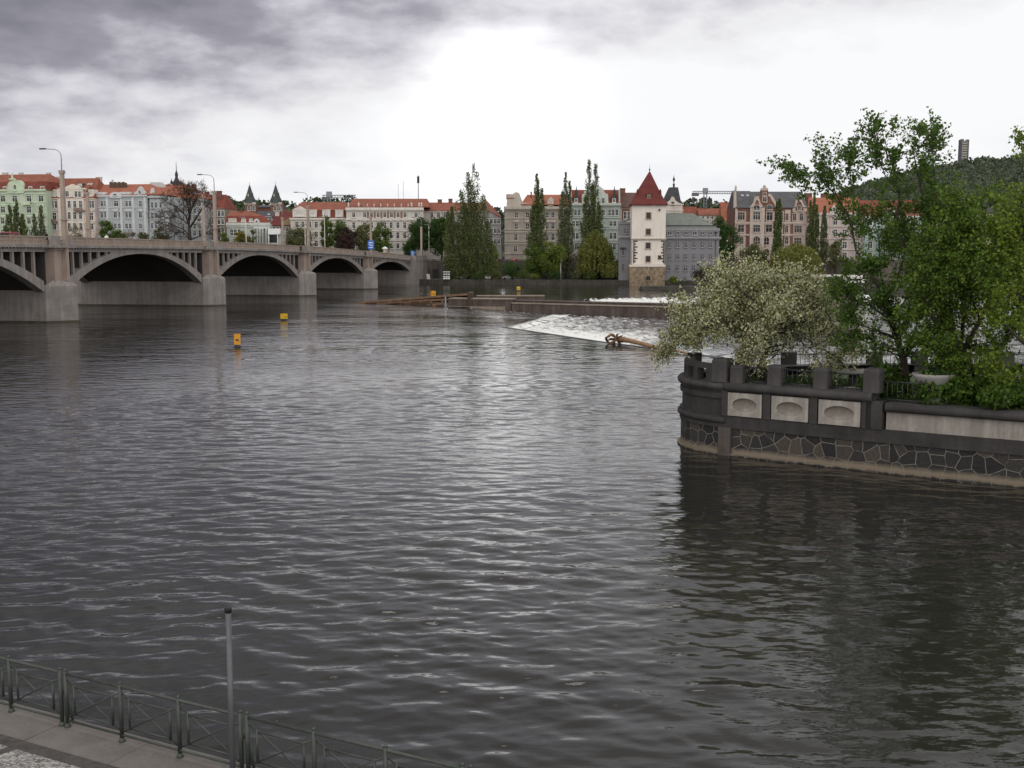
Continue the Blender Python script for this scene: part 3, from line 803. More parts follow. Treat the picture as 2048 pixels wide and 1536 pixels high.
class Bld:
    """a building whose facade is laid out in photo pixels (zoomed crops: T = (x origin, y origin, scale))"""
    def __init__(s, name, label, cat, u_left, Y, zb, T=(0, 0, 1.0), rot=0.0, group=None):
        p = at(u_left, 500, Y)
        s.O = Vector((p.x, p.y, zb)); s.rot = rot
        s.e = Vector((math.cos(rot), math.sin(rot), 0)); s.n = Vector((-math.sin(rot), math.cos(rot), 0))
        s.o = thing(name, label, cat, s.O, rot, group); s.T = T; s.zb = zb; s.ur = u_left + 30
    def px(s, a, b, yoff=0.0):
        u = s.T[0] + a/s.T[2]; v = s.T[1] + b/s.T[2]
        d = ray(u, v); c = Vector((0, 0, CAMZ))
        k = ((s.O + s.n*yoff - c).dot(s.n))/d.dot(s.n)
        q = c + d*k - s.O
        return q.dot(s.e), q.z
    def X(s, a, yoff=0.0): return s.px(a, (500-s.T[1])*s.T[2], yoff)[0]
    def Z(s, b, yoff=0.0): return s.px((s.ur-s.T[0])*s.T[2], b, yoff)[1]
    def S(s, n):                                        # zoom pixels -> metres on the facade
        return n/s.T[2]*s.O.y/F
    def wall(s, poly_px, depth, m, name='wall', y0=0.0, to_ground=True):
        poly = [s.px(*p) for p in poly_px]
        mb = MB(); mb.prism(poly, y0, y0+depth); return mb.build(name, m, s.o)
    def block(s, xl, xr, top, depth, m, name='wall', y0=0.0, bottom=None):
        a, b = s.X(xl), s.X(xr); z = s.Z(top); zb = 0.0 if bottom is None else s.Z(bottom)
        mb = MB(); mb.box(min(a, b), max(a, b), y0, y0+depth, zb, z); return mb.build(name, m, s.o)
    def roof(s, xl, xr, eave, ridge, depth, m, hl=0.0, hr=0.0, xrl=None, xrr=None, over=.45, y0=0.0, name='roof', flat=.25):
        a, b = s.X(xl)-over*.3, s.X(xr)+over*.3; ze = s.Z(eave); yr = y0 + depth*.5
        zr = s.Z(ridge, yr)
        ra = s.X(xrl, yr) if xrl is not None else a+hl; rb = s.X(xrr, yr) if xrr is not None else b-hr
        mb = MB(); yf = y0-over; yk = y0+depth+over
        A, B, C, D = (a, yf, ze), (b, yf, ze), (b, yk, ze), (a, yk, ze); P, Q = (ra, yr, zr), (rb, yr, zr)
        A2, B2, C2, D2 = [(q[0], q[1], q[2]-flat) for q in (A, B, C, D)]
        mb.face([A, B, Q, P]); mb.face([C, D, P, Q]); mb.face([A, P, D]); mb.face([B, C, Q])
        mb.face([A, A2, B2, B]); mb.face([B, B2, C2, C]); mb.face([C, C2, D2, D]); mb.face([D, D2, A2, A]); mb.face([A2, D2, C2, B2])
        return mb.build(name, m, s.o)
    def mansard(s, xl, xr, eave, knee, ridge, depth, m, m2=None, set_=1.3, il=0.0, ir=0.0, xrl=None, xrr=None):
        a, b = s.X(xl), s.X(xr); ze = s.Z(eave); zk = s.Z(knee, set_); yr = depth*.5; zr = s.Z(ridge, yr)
        mb = MB()
        mb.prism([(a, ze-.2), (b, ze-.2), (b, ze), (a, ze)], -.3, depth+.3)
        def ring(y0, z0, y1, z1, x0a, x0b, x1a, x1b, mi):
            p = [(x0a, y0, z0), (x0b, y0, z0), (x0b, depth-y0, z0), (x0a, depth-y0, z0)]; q = [(x1a, y1, z1), (x1b, y1, z1), (x1b, depth-y1, z1), (x1a, depth-y1, z1)]
            for i in range(4):
                j = (i+1) % 4; mb.face([p[i], p[j], q[j], q[i]], mi)
        ring(0, ze, set_, zk, a, b, a+il, b-ir, 0)
        ra = s.X(xrl, yr) if xrl is not None else a+il; rb = s.X(xrr, yr) if xrr is not None else b-ir
        ring(set_, zk, yr-.1, zr, a+il, b-ir, ra, rb, 1)
        mb.face([(ra, yr-.1, zr), (rb, yr-.1, zr), (rb, depth-yr+.1, zr), (ra, depth-yr+.1, zr)], 1)
        return mb.build('roof', [m, m2 or m], s.o)
    def band(s, xl, xr, y, m, h=.35, d=.3, name='cornice', y0=0.0):
        a, b = s.X(xl), s.X(xr); z = s.Z(y)
        mb = MB(); mb.box(a-.06, b+.06, y0-d, y0+.02, z-h/2, z+h/2); mb.box(a-.03, b+.03, y0-d*.55, y0+.02, z-h, z-h/2-.002)
        return mb.build(name, m, s.o)
    def bands(s, xl, xr, ys, m, h=.22, d=.14, name='string_course'):
        for y in ys: s.band(xl, xr, y, m, h, d, name)
    wy = 0.0
    def win(s, cols, rows, w, h, style='plain', surr=None, frm=None, y0=None, parent=None):
        if y0 is None: y0 = s.wy
        wm, pm = win_mesh(s.S(w)*1.12, s.S(h)*1.06, style, surr or M_FRAME, frm or M_FRAME)
        for r in rows:
            for c in cols:
                x, z = s.px(c, r + h/2)
                o = link('window', wm, parent or s.o, (x, y0-.005, z)); link('pane', pm, o)
    def gable(s, poly_px, m, name='gable', d=.7, y0=-.12):
        return s.wall(poly_px, d, m, name, y0)
    def dormer(s, x, zb, w, h, m, mroof, peak=.5, depth=3.2, y0=.1, winw=.5, winh=.6, style='plain', surr=None):
        cx, z0 = s.px(x, zb); W = s.S(w); H = s.S(h); 
        mb = MB(); mb.box(-W/2, W/2, 0, depth, 0, H)
        o = mb.build('dormer', m, s.o, (cx, y0, z0))
        mb = MB()
        if peak > 0: mb.prism([(-W/2-.15, H), (W/2+.15, H), (0, H+W*peak)], -.15, depth+.4)
        else: mb.box(-W/2-.12, W/2+.12, -.15, depth+.2, H, H+.18)
        mb.build('dormer_roof', mroof, o)
        wm, pm = win_mesh(W*winw, H*winh, style, surr or M_FRAME, M_FRAME)
        a = link('window', wm, o, (0, -.005, H*(1-winh)*.45))
        return o
    def chimney(s, x, y, w, h, m, yoff=5.0):
        cx, z = s.px(x, y, yoff); W = s.S(w)
        mb = MB(); mb.box(-W/2, W/2, -.5, .5, -2.2, s.S(h)); mb.box(-W/2-.1, W/2+.1, -.6, .6, s.S(h)-.25, s.S(h)-.03)
        return mb.build('chimney', m, s.o, (cx, yoff, z))
    def skylight(s, x, y, frac, depth, eave, ridge, w=14, h=9):
        """roof window lying in the front roof slope; frac = how far up the slope"""
        yo = depth*.5*frac; cx, z = s.px(x, y, yo); sl = math.atan2(s.Z(ridge, depth*.5)-s.Z(eave), depth*.5)
        W = s.S(w); H = s.S(h)*1.2
        mb = MB(); mb.box(-W/2, W/2, -H/2, H/2, -.05, .14, 0); mb.box(-W/2+.1, W/2-.1, -H/2+.1, H/2-.1, .13, .16, 1)
        o = mb.build('roof_window', [M_WHITE, M_SKYL], s.o, (cx, yo, z)); o.rotation_euler = (sl, 0, 0)
        return o
    def spire(s, x, prof, n, m, yoff, name='spire', sm=False):
        """prof: list of (half width px, y px)"""
        cx = s.X(x, yoff)
        mb = MB(); mb.lathe([(max(.03, s.S(r)), s.Z(y, yoff)) for r, y in prof], 0, 0, n, 0, sm)
        return mb.build(name, m, s.o, (cx, yoff, 0))

M_SKYL, nt, bs = nt_new('roof_window_glass')
bs.inputs['Base Color'].default_value = (0.6, 0.62, 0.65, 1); bs.inputs['Roughness'].default_value = 0.15; bs.inputs['Metallic'].default_value = 0.7

def wallm(n, c, **k): return mat(n, c, 0.9, k.pop('var', .1), .25, k.pop('streak', .25), **k)
RED = mat('red_roof_tile', (0.25, 0.088, 0.056), 0.9, 0.2, 0.5, 0.2)
RED2 = mat('brick_red_roof_tile', (0.21, 0.06, 0.042), 0.9, 0.2, 0.5, 0.2)
ORANGE = mat('orange_roof_tile', (0.33, 0.12, 0.075), 0.9, 0.16, 0.5, 0.2)
MAROON = mat('maroon_roof_tile', (0.14, 0.035, 0.03), 0.9, 0.18, 0.6, 0.2)
BROWNR = mat('brown_roof_tile', (0.13, 0.075, 0.065), 0.9, 0.18, 0.6, 0.2)
SLATE = mat('grey_slate', (0.095, 0.095, 0.10), 0.8, 0.2, 0.5, 0.15)
DSLATE = mat('dark_slate', (0.045, 0.045, 0.052), 0.7, 0.2, 0.5)
GREENR = mat('grey_green_sheet_roof', (0.17, 0.19, 0.165), 0.7, 0.12, 0.4, 0.3)
COPPER = mat('dark_patina_copper', (0.05, 0.06, 0.055), 0.6, 0.25, 0.5)
BRICK = mat('chimney_brick', (0.17, 0.08, 0.06), 0.9, 0.25, 1.0)
CREAMT = mat('cream_trim', (0.58, 0.54, 0.46), 0.85, 0.1, 0.4, 0.2)
GREYT = mat('grey_white_trim', (0.56, 0.56, 0.55), 0.85, 0.1, 0.4, 0.2)

T1 = (0, 320, 8.532); T2 = (180, 320, 7.877); T3 = (430, 360, 7.585); R2_ = (380, 270, 3.9375); R3_ = (700, 300, 4.5176); R4_ = (1000, 300, 4.5176); R5_ = (1220, 300, 4.5176); R6_ = (1440, 300, 4.5176)
HROT = R(-9.2); SZ = 6.4

# --- pale green house at the left edge
GREENW = wallm('pale_green_render', (0.49, 0.565, 0.44)); GREENT = wallm('pale_green_trim', (0.58, 0.68, 0.50))
b = Bld('town_house', 'pale green house with round topped gable and red roof at the left edge', 'house', -70, 396, SZ, T1, HROT, 'town houses along the far embankment')
b.block(-600, 828, 520, 14, GREENW); b.mansard(-600, 840, 515, 378, 255, 14, RED2, RED, .8, xrl=-560, xrr=915)
b.band(-600, 832, 520, GREENT, .5, .5); b.bands(-600, 828, [725, 1125], GREENT, .35, .2)
arc = [(135, 565), (135, 430)] + [(275 - 140*math.cos(math.pi*i/10), 440-100*math.sin(math.pi*i/10)) for i in range(1, 10)] + [(415, 430), (415, 565)]
b.gable(arc, GREENT, d=1.5, y0=-.4); b.spire(272, [(60, 345), (55, 325), (18, 318), (14, 250), (4, 215)], 8, GREENT, .2, 'finial')
b.win([272], [480], 44, 85, 'arch', GREENT, y0=-.4)
b.win([-390, -170, 55], [668], 80, 95, 'hood', GREENT); b.win([258, 500, 705], [668], 80, 95, 'hood', GREENT)
b.win([-390, -170, 55, 258, 500, 705], [855], 75, 95, 'segment', GREENT); b.win([-390, -170, 50, 258, 500, 715], [1045], 62, 95, 'segment', GREENT); b.win([-390, -170, 50, 258, 530, 715], [1245], 55, 95, 'plain', GREENT)
for x in (-360, -160, 80, 515, 720): b.dormer(x, 512, 85, 62, mat('lead_grey', (0.2, 0.21, 0.22), 0.6), SLATE, 0, 2.2, .25, .6, .7)
for x in (-200, 0, 190, 388, 580, 778): b.skylight(x, 330, .55, 14, 378, 255, 42, 34)
for x, w in ((90, 90), (360, 60), (830, 60)): b.chimney(x, 245, w, 30, CREAMT, 8)
mb = MB(); z0 = b.Z(725); 
for x in (505, 725):
    cx = b.X(x); mb.box(cx-1.6, cx+1.6, -1.1, 0.02, b.Z(760 if x < 600 else 960)-.3, b.Z(760 if x < 600 else 960))
    mb.box(cx-1.55, cx+1.55, -1.08, -1.0, b.Z(760 if x < 600 else 960)+.002, b.Z(760 if x < 600 else 960)+1.0)
mb.build('balcony', GREENT, b.o)

# --- pink and cream house
PINKW = wallm('pale_pink_render', (0.66, 0.53, 0.47)); PINKT = wallm('cream_pink_trim', (0.74, 0.66, 0.56))
b = Bld('town_house', 'pale pink and cream house with wavy central gable and red roof', 'house', T1[0]+832/T1[2], 395, SZ, T1, HROT, 'town houses along the far embankment')
b.block(832, 1650, 645, 14, PINKW); b.block(1030, 1470, 490, 13, PINKT, 'wall', -.35)
b.roof(832, 1650, 640, 315, 14, RED, xrl=920, xrr=1740)
b.wall([(1640, 640), (1740, 312), (1760, 318), (1668, 640)], .6, CREAMT, 'fire_wall', 6.5)
b.gable([(1015, 505), (1015, 480), (1110, 470), (1170, 440), (1235, 412), (1310, 440), (1380, 472), (1475, 480), (1475, 505)], PINKT, d=1.2, y0=-.5)
b.dormer(935, 635, 95, 135, PINKT, RED2, .5, 3, .1, .5, .65); b.dormer(1555, 635, 95, 135, PINKT, RED2, .5, 3, .1, .5, .65)
b.win([1160], [585], 50, 85, y0=-.35); b.win([1310, 1370], [590], 45, 90, y0=-.35)
b.win([900, 962, 1540, 1590], [765], 40, 108); b.win([1195, 1290, 1388], [765], 46, 108, y0=-.35)
b.win([935, 1565], [970], 62, 118, 'hood'); b.win([1195, 1290, 1388], [955], 46, 110, y0=-.35); b.win([1075], [765, 955, 1140], 40, 105, y0=-.35)
b.win([935, 1570], [1145], 62, 100); b.win([1195, 1290, 1395], [1140], 46, 105, y0=-.35)
b.bands(832, 1650, [660, 855, 1065], PINKT, .25, .42); 
for x in (935, 1395):
    cx = b.X(x); z = b.Z(1055 if x == 935 else 868); mb = MB(); mb.box(cx-1.7, cx+1.7, -1.4, .02, z-.25, z)
    mb.box(cx-1.66, cx+1.66, -1.38, -1.3, z+.002, z+.9); mb.build('balcony', mat('balcony_brown', (.22, .15, .12), .8), b.o)
for x in (985, 1035, 1510, 1560): b.skylight(x, 412, .62, 14, 640, 315, 34, 30)
b.dormer(1285, 440, 100, 40, SLATE, SLATE, 0, 2, 3.0, .6, .6); b.chimney(1690, 312, 90, 22, CREAMT, 8); b.chimney(985, 305, 60, 18, CREAMT, 9)

# --- grey blue house with curved gables
GBW = wallm('grey_blue_render', (0.42, 0.45, 0.46)); GBT = wallm('pale_grey_blue_trim', (0.60, 0.62, 0.62))
b = Bld('town_house', 'grey blue house with half round attic window and red roof', 'house', T2[0]+112/T2[2], 394, SZ, T2, HROT, 'town houses along the far embankment')
b.block(112, 930, 560, 14, GBW); b.wall([(925, 560), (1240, 575), (1240, 1400), (925, 1400)], 14, GBW, 'wall', .5)
b.roof(112, 1180, 545, 385, 14, ORANGE, xrl=205, xrr=990, hr=3)
b.band(112, 935, 565, GBT, .5, .5); b.band(925, 1240, 580, GBT, .5, .1); b.bands(112, 930, [745], GBT, .25, .2)
b.block(112, 300, 505, 1, GBT, 'attic', -.3, 560); b.block(520, 690, 505, 1, GBT, 'attic', -.3, 560)
b.gable([(325, 600)] + [(415-95*math.cos(math.pi*i/12), 560-55*math.sin(math.pi*i/12)) for i in range(13)] + [(505, 600)], GBT, d=1.2, y0=-.55)
b.win([410], [550], 50, 30, 'arch', GBT, y0=-.55)
b.gable([(690, 560), (700, 510), (745, 490), (762, 440), (795, 415), (828, 440), (842, 480), (880, 510), (880, 560)], GBT, d=1.0, y0=-.3); b.gable([(925, 565), (945, 500), (960, 440), (985, 440), (1000, 510), (1060, 545), (1060, 575)], GBT, d=1.0, y0=.2)
b.win([790], [512], 30, 50, 'arch', GBT, y0=-.3)
b.win([190, 247, 580, 635], [692], 38, 80, 'plain', GBT); b.win([415], [692], 70, 80, 'hood', GBT); b.win([798], [695], 42, 85, 'plain', GBT)
b.win([190, 247, 580, 635], [868], 38, 85, 'segment', GBT); b.win([402], [868], 50, 90, 'segment', GBT); b.win([467], [868], 25, 85, 'plain', GBT); b.win([798], [870], 44, 88, 'segment', GBT)
b.win([190, 247, 580, 637, 800], [1042], 40, 78, 'arch', GBT); b.win([402, 467], [1042], 36, 78, 'arch', GBT)
b.win([970, 1032, 1105], [712, 880, 1040], 32, 80, 'plain', GBT, y0=.5)
for x in (300, 520, 705, 890): 
    a = b.X(x); mb = MB(); mb.box(a-.45, a+.45, -.16, .02, 0, b.Z(585)); mb.build('pilaster', GBT, b.o)
mb = MB()
for i in range(12): 
    x0, z0 = b.px(330+i*22, 395+(i % 3)*8, 5.0); mb.box(x0-.25, x0+.25, 4.4, 5.2, z0-1.4, z0+1.1)
mb.build('roof_ironwork', mat('dark_roof_ironwork', (0.10, 0.07, 0.05), .9, .3, 1), b.o)
for x in (905, 945): b.skylight(x, 480, .45, 14, 545, 385, 32, 24)

# --- corner house with turret behind the bare tree
b = Bld('town_house', 'grey corner house with dark domed turret behind the bare tree', 'house', T2[0]+1120/T2[2], 402, SZ, T2, HROT, 'town houses along the far embankment')
CGW = wallm('cool_grey_render', (0.36, 0.37, 0.385))
b.block(1120, 1760, 610, 14, CGW)
b.roof(1060, 1760, 600, 385, 14, ORANGE, xrl=1060, xrr=1580)
b.roof(1310, 1720, 600, 345, 13, ORANGE, xrl=1350, xrr=1480, y0=-.6)
b.wall([(815, 500), (825, 335), (1015, 335), (1170, 510), (1170, 520)], .8, GREYT, 'fire_wall', 5.5)
b.block(1100, 1230, 345, 4, CREAMT, 'stair_tower', 8, 500)
b.spire(1402, [(62, 395), (55, 345), (42, 322), (24, 290), (20, 262), (24, 250), (24, 215), (16, 195), (6, 165), (2.5, 30)], 10, DSLATE, 5.5, 'turret')
for x, y in ((1322, 300), (1468, 320), (1582, 345), (1700, 420)): b.spire(x, [(22, y+75), (20, y+38), (8, y+25), (3, y-8)], 6, DSLATE, 4.5, 'roof_finial')
for x, w in ((1640, 55), (1240, 50)): b.chimney(x, 415, w, 30, BRICK, 7)
b.win([1200, 1290, 1380, 1470, 1560, 1650, 1730], [690, 810, 930, 1050, 1160], 40, 74, 'hood', GREYT); b.bands(1120, 1760, [750, 990], GREYT); b.band(1120, 1760, 612, GREYT, .5, .5)
b = Bld('town_house', 'narrow tan house with dark red roof and chimneys right of the bare tree', 'house', 380+120/3.9375, 408, SZ, R2_, HROT, 'town houses along the far embankment')
TANW = wallm('tan_render', (0.27, 0.215, 0.165))
b.block(110, 275, 575, 12, TANW); b.roof(110, 275, 575, 470, 12, RED2, hr=1.5); b.band(110, 275, 578, CREAMT, .4, .4)
b.win([135, 185, 230, 258], [620, 685, 750, 810], 20, 38); b.chimney(135, 468, 34, 22, BRICK, 4); b.chimney(225, 475, 50, 34, BRICK, 4)

# --- church with twin spires far behind
b = Bld('church', 'brick church with two dark pointed spires behind the red roofs', 'church', 488, 640, 10, T3)
CHB = mat('church_brick', (0.20, 0.095, 0.065), .9, .2, .2)
for i, (cx, apex, l, r) in enumerate(((548, 75, 460, 640), (945, 70, 850, 1035))):
    w = (r-l)/2; mid = (l+r)/2
    mb = MB(); a, c = b.X(l+8), b.X(r-8); mb.box(a, c, 0, c-a, 0, b.Z(345)); mb.build('tower', CHB, b.o)
    b.win([mid-30, mid+38], [430], 34, 70, 'arch', CREAMT)
    b.band(l+4, r-4, 350, CREAMT, .8, .4)
    yo = (c-a)/2
    b.spire(mid, [(w*1.30, 352), (w*.95, 318), (w*.45, 190), (w*.18, 105), (3, apex), (1.6, apex-45)], 8, COPPER, yo)
    for sx in (-.85, .85): b.spire(mid+sx*w, [(14, 352), (13, 322), (1.5, 280)], 6, COPPER, yo*.3, 'pinnacle')
    b.spire(mid-w*.28, [(9, 250), (9, 225), (1, 205)], 5, CREAMT, yo*.25, 'spire_dormer'); b.spire(mid+w*.5, [(9, 232), (9, 212), (1, 190)], 5, COPPER, yo*.25, 'spire_dormer')
b.block(560, 930, 400, 25, CHB, 'nave', 12); b.roof(560, 930, 400, 380, 25, DSLATE, y0=12)

# --- low pale green hall with red mansard, other roofs in front of the church
PGW = wallm('pale_grey_green_render', (0.44, 0.485, 0.44)); PGT = wallm('pale_hall_trim', (0.60, 0.62, 0.57))
b = Bld('town_hall', 'low pale green hall with tall columns and a red mansard roof', 'hall', 430+190/7.585, 372, SZ, T3, R(8))
b.block(190, 840, 660, 12, PGW); b.mansard(160, 835, 645, 545, 470, 12, RED2, RED, 1.2, il=.6, ir=1.8, xrl=260, xrr=520)
b.band(185, 845, 668, PGT, .9, .7); b.band(190, 840, 710, PGT, .3, .3, 'string_course')
b.win([255, 310, 370], [800], 40, 90, 'arch', PGT); b.win([560, 632, 672, 710], [790], 24, 55); b.win([632, 672, 712], [905], 24, 95)
for x in (610, 652, 692, 732, 785, 822):
    cx = b.X(x); mb = MB(); mb.lathe([(.38, 0), (.36, b.Z(735)-.3), (.5, b.Z(735))], cx, -.5, 10); mb.build('column', PGT, b.o)
mb = MB(); mb.box(b.X(600), b.X(840), -.95, .02, b.Z(735)+.002, b.Z(712)); mb.build('entablature', PGT, b.o)
for x, w in ((265, 120), (430, 55), (545, 50)): b.dormer(x, 632, w, 48, CREAMT, RED2, 0, 2.5, .3, .8, .7)
b.gable([(585, 690)] + [(632-48*math.cos(math.pi*i/8), 640-52*math.sin(math.pi*i/8)) for i in range(9)] + [(680, 690)], PGT, d=1, y0=-.3); b.win([634], [650], 26, 60, 'arch', PGT, y0=-.3); b.chimney(395, 490, 40, 30, BRICK, 5)
b = Bld('town_house', 'dark slate roofed house with two white roof windows before the church', 'house', 430+620/7.585, 420, SZ, T3)
b.block(620, 880, 560, 12, wallm('blue_grey_render', (.2, .23, .25))); b.roof(610, 890, 560, 470, 12, DSLATE); b.band(735, 870, 562, GREYT, .5, .4); b.skylight(702, 528, .4, 12, 560, 470, 34, 34); b.skylight(815, 524, .4, 12, 560, 470, 34, 34); b.win([660, 720, 780, 840], [615], 40, 60)
b = Bld('town_house', 'house with a large maroon roof right of the slate roofed house', 'house', 430+860/7.585, 400, SZ, T3)
b.block(865, 1160, 690, 12, TANW); b.roof(860, 1160, 685, 480, 14, MAROON, xrl=930, xrr=1165); b.win([900, 960, 1040, 1100], [745, 850], 36, 60); b.dormer(1135, 640, 40, 60, CREAMT, MAROON, .3, 3, 2.0); b.chimney(945, 500, 60, 20, CREAMT, 5)
b.wall([(1040, 625), (1150, 555), (1150, 690), (1040, 690)], .6, wallm('ochre_render', (.33, .24, .14)), 'fire_wall', -.4)
b = Bld('shop', 'small glass fronted pavilion with a pale fascia beside the green hall', 'shop', 430+825/7.585, 366, SZ, T3)
b.block(825, 1000, 745, 8, GREYT); mb = MB(); mb.box(b.X(828), b.X(950), -.12, .02, b.Z(950), b.Z(830)); mb.build('shop_window', M_GLASS, b.o)
mb = MB(); mb.box(b.X(820), b.X(1005), -.9, .02, b.Z(825), b.Z(745)+.15); mb.build('fascia', M_WHITE, b.o)
mb = MB(); mb.box(b.X(955), b.X(968), -.8, -.3, 0, b.Z(826)); mb.box(b.X(822), b.X(832), -.8, -.3, 0, b.Z(826)); mb.build('post', M_WHITE, b.o)

# --- white mansard building and the long ministry block
IVW = wallm('ivory_render', (0.60, 0.555, 0.51)); IVT = wallm('ivory_trim', (0.70, 0.66, 0.60))
b = Bld('town_house', 'ivory building with white dormers in a red mansard roof', 'building', 430+1150/7.585, 386, SZ, T3, 0, 'town houses along the far embankment')
b.block(1155, 2005, 590, 16, IVW); b.mansard(1150, 2005, 580, 455, 335, 16, RED2, RED, .9, il=.4, xrl=1330, xrr=2000)
b.band(1150, 2005, 588, IVT, .5, .5); b.band(1150, 2005, 458, RED2, .25, .2, 'roof_edge', 1.0)
for x, w, pk in ((1285, 210, .28), (1490, 110, 0), (1690, 120, 0), (1888, 120, 0)):
    o = b.dormer(x, 565, w, 105, IVT, IVT, pk, 3, -.25, .5, .62)
b.win([1245, 1335, 1438, 1538, 1640, 1750, 1860, 1960], [680, 830, 965], 42, 85, 'plain', IVT); b.bands(1155, 2005, [745, 905], IVT)
b = Bld('ministry_building', 'long ivory block with balustrade and posts along its red roof', 'building', 693.5, 384, SZ, R3_, 0)
b.block(-28, 665, 528, 18, IVW); b.roof(-20, 715, 512, 440, 18, RED, hl=1, xrr=700)
b.band(-32, 668, 535, IVT, .6, .6); b.band(-30, 667, 625, IVT, .5, .5); b.band(-30, 667, 725, IVT, .25, .2, 'string_course'); b.band(-30, 667, 815, IVT, .35, .3, 'string_course')
b.block(-30, 668, 515, .5, IVT, 'balustrade', -.4, 530)
for x in (-8, 85, 162, 222, 283, 345, 405, 468, 530, 560, 628, 650):
    big = x in (85, 545, 560, 628, 650, -8)
    b.spire(x, [(8 if big else 5, 518), (7 if big else 4, 495), (9 if big else 6, 490), (3, 472 if big else 485)], 6, IVT, -.15, 'roof_post')
b.win([35, 597], [588], 26, 40, 'plain', IVT); b.win([133, 195, 255, 315, 375, 436, 497], [588], 24, 42, 'plain', IVT)
for x in (165, 225, 285, 345, 405, 467):
    a = b.X(x); mb = MB(); mb.box(a-.4, a+.4, -.14, .02, b.Z(615), b.Z(560)); mb.build('panel', mat('brown_panel', (.26, .15, .10), .9, .2, 1), b.o)
b.win([35, 133, 195, 255, 315, 373, 433, 495, 597], [682], 24, 50, 'hood', IVT); b.win([35, 133, 195, 255, 315, 373, 433, 495, 597], [775], 24, 52, 'pediment', IVT); b.win([35, 133, 195, 255, 315, 373, 433, 597], [868], 24, 46, 'plain', IVT)
mb = MB(); x, z = b.px(618, 440, 9); mb.tube([(x, 9, z-1), (x, 9, z+8)], .12, 5); mb.box(x-.4, x+.4, 8.8, 9.2, z+5.3, z+7.6); mb.build('antenna', M_DARK, b.o)
for xx, hh in ((437, 5.0), (483, 6.0)):
    mb = MB(); x, z = b.px(xx, 440, 9); mb.tube([(x, 9, z-1), (x, 9, z+hh)], .05, 4); mb.build('antenna', M_DARK, b.o)
b = Bld('town_house', 'ivory wing with red roof and two brick chimneys behind the tall poplars', 'building', 847.5, 389, SZ, R3_, 0, 'town houses along the far embankment')
b.block(667, 1215, 548, 16, IVW); b.roof(667, 1215, 545, 474, 16, RED); b.band(667, 1215, 550, IVT, .4, .4)
b.win([740, 800, 860, 920, 980, 1040, 1100, 1160], [590, 680, 775, 868], 24, 46, 'plain', IVT); b.chimney(812, 472, 38, 26, BRICK, 8); b.chimney(908, 472, 36, 32, BRICK, 8)
b.wall([(1210, 575), (1225, 530), (1360, 600), (1372, 1010), (1210, 1010)], 14, wallm('grey_pink_render', (.34, .31, .31)), 'side_wing', -6)
mb = MB(); a = b.px(1205, 522, -6); c = b.px(1365, 602, -6); mb.face([(a[0], -6.3, a[1]), (c[0], -6.3, c[1]), (c[0], 8, c[1]+.5), (a[0], 8, a[1]+4)]); mb.face([(a[0], -6.3, a[1]-.3), (c[0], -6.3, c[1]-.3), (c[0], -6.3, c[1]), (a[0], -6.3, a[1])]); mb.build('roof', RED, b.o)
b.win([1245, 1280, 1315, 1345], [650, 735, 830], 24, 40, 'plain', GREYT, y0=-6)

# --- beige corner house, mint house, brown roofed house
BGW = wallm('beige_render', (0.37, 0.325, 0.275)); BGT = wallm('beige_trim', (0.49, 0.44, 0.375))
b = Bld('town_house', 'beige corner house with stepped attic left of the mint house', 'house', 1000+40/4.5176, 378, SZ-.6, R4_, 0, 'town houses along the far embankment')
b.block(42, 632, 520, 15, BGW); b.roof(190, 635, 490, 403, 15, ORANGE, xrl=245, xrr=640)
b.block(60, 205, 470, 6, BGT, 'attic', -.2, 520); b.gable([(62, 470), (62, 392), (72, 400), (118, 400), (128, 385), (150, 380), (172, 388), (182, 410), (192, 440), (205, 470)], BGT, d=1.6, y0=-.1)
b.roof(60, 125, 432, 398, 5, ORANGE, y0=.2); b.wall([(200, 470), (290, 490), (290, 520), (200, 520)], 1, BGT, 'attic', -.1)
b.band(36, 635, 522, BGT, .9, .9); b.bands(40, 632, [615, 715, 742, 825, 848, 935], BGT, .3, .25)
b.win([148, 247, 426, 478, 560], [588], 26, 46, 'arch', BGT); b.win([147, 247], [690], 28, 50, 'archhood', BGT); b.win([426, 478, 560], [690], 26, 50, 'segment', BGT); b.win([143, 247, 426, 478, 560], [790], 26, 55, 'hood', BGT); b.win([140, 247, 426, 478, 560], [895], 28, 52, 'plain', BGT)
b.dormer(457, 503, 58, 48, CREAMT, CREAMT, .5, 4, .1, .5, .8, 'arch'); b.chimney(282, 405, 12, 28, BRICK, 5); b.block(205, 300, 1000, .5, BGW, 'base', -.3)
MTW = wallm('mint_render', (0.36, 0.41, 0.36)); MTT = wallm('mint_trim', (0.50, 0.54, 0.49))
b = Bld('town_house', 'mint green house with stepped white gables and two turret dormers', 'house', 1000+632/4.5176, 377, SZ-.6, R4_, 0, 'town houses along the far embankment')
b.block(632, 1085, 488, 15, MTW); b.roof(640, 1085, 480, 360, 9, RED2, y0=.2)
b.gable([(740, 490), (740, 400), (760, 395), (760, 370), (785, 365), (800, 330), (830, 320), (890, 320), (935, 355), (945, 385), (975, 400), (980, 490)], MTT, d=1.3, y0=-.3)
b.wall([(636, 488), (636, 350), (648, 345), (652, 488)], 9, MTT, 'fire_wall', 0); b.wall([(1072, 488), (1075, 360), (1086, 355), (1086, 488)], 9, MTT, 'fire_wall', 0)
for x in (687, 1028):
    b.dormer(x, 482, 44, 48, COPPER, COPPER, .5, 3, -.4, .55, .6); b.spire(x, [(14, 432), (12, 385), (16, 372), (5, 355), (1.5, 325)], 6, COPPER, 1.0, 'turret')
b.band(630, 1086, 490, MTT, .7, .7); b.bands(632, 1085, [608, 690, 712, 815, 832, 925], MTT, .3, .3)
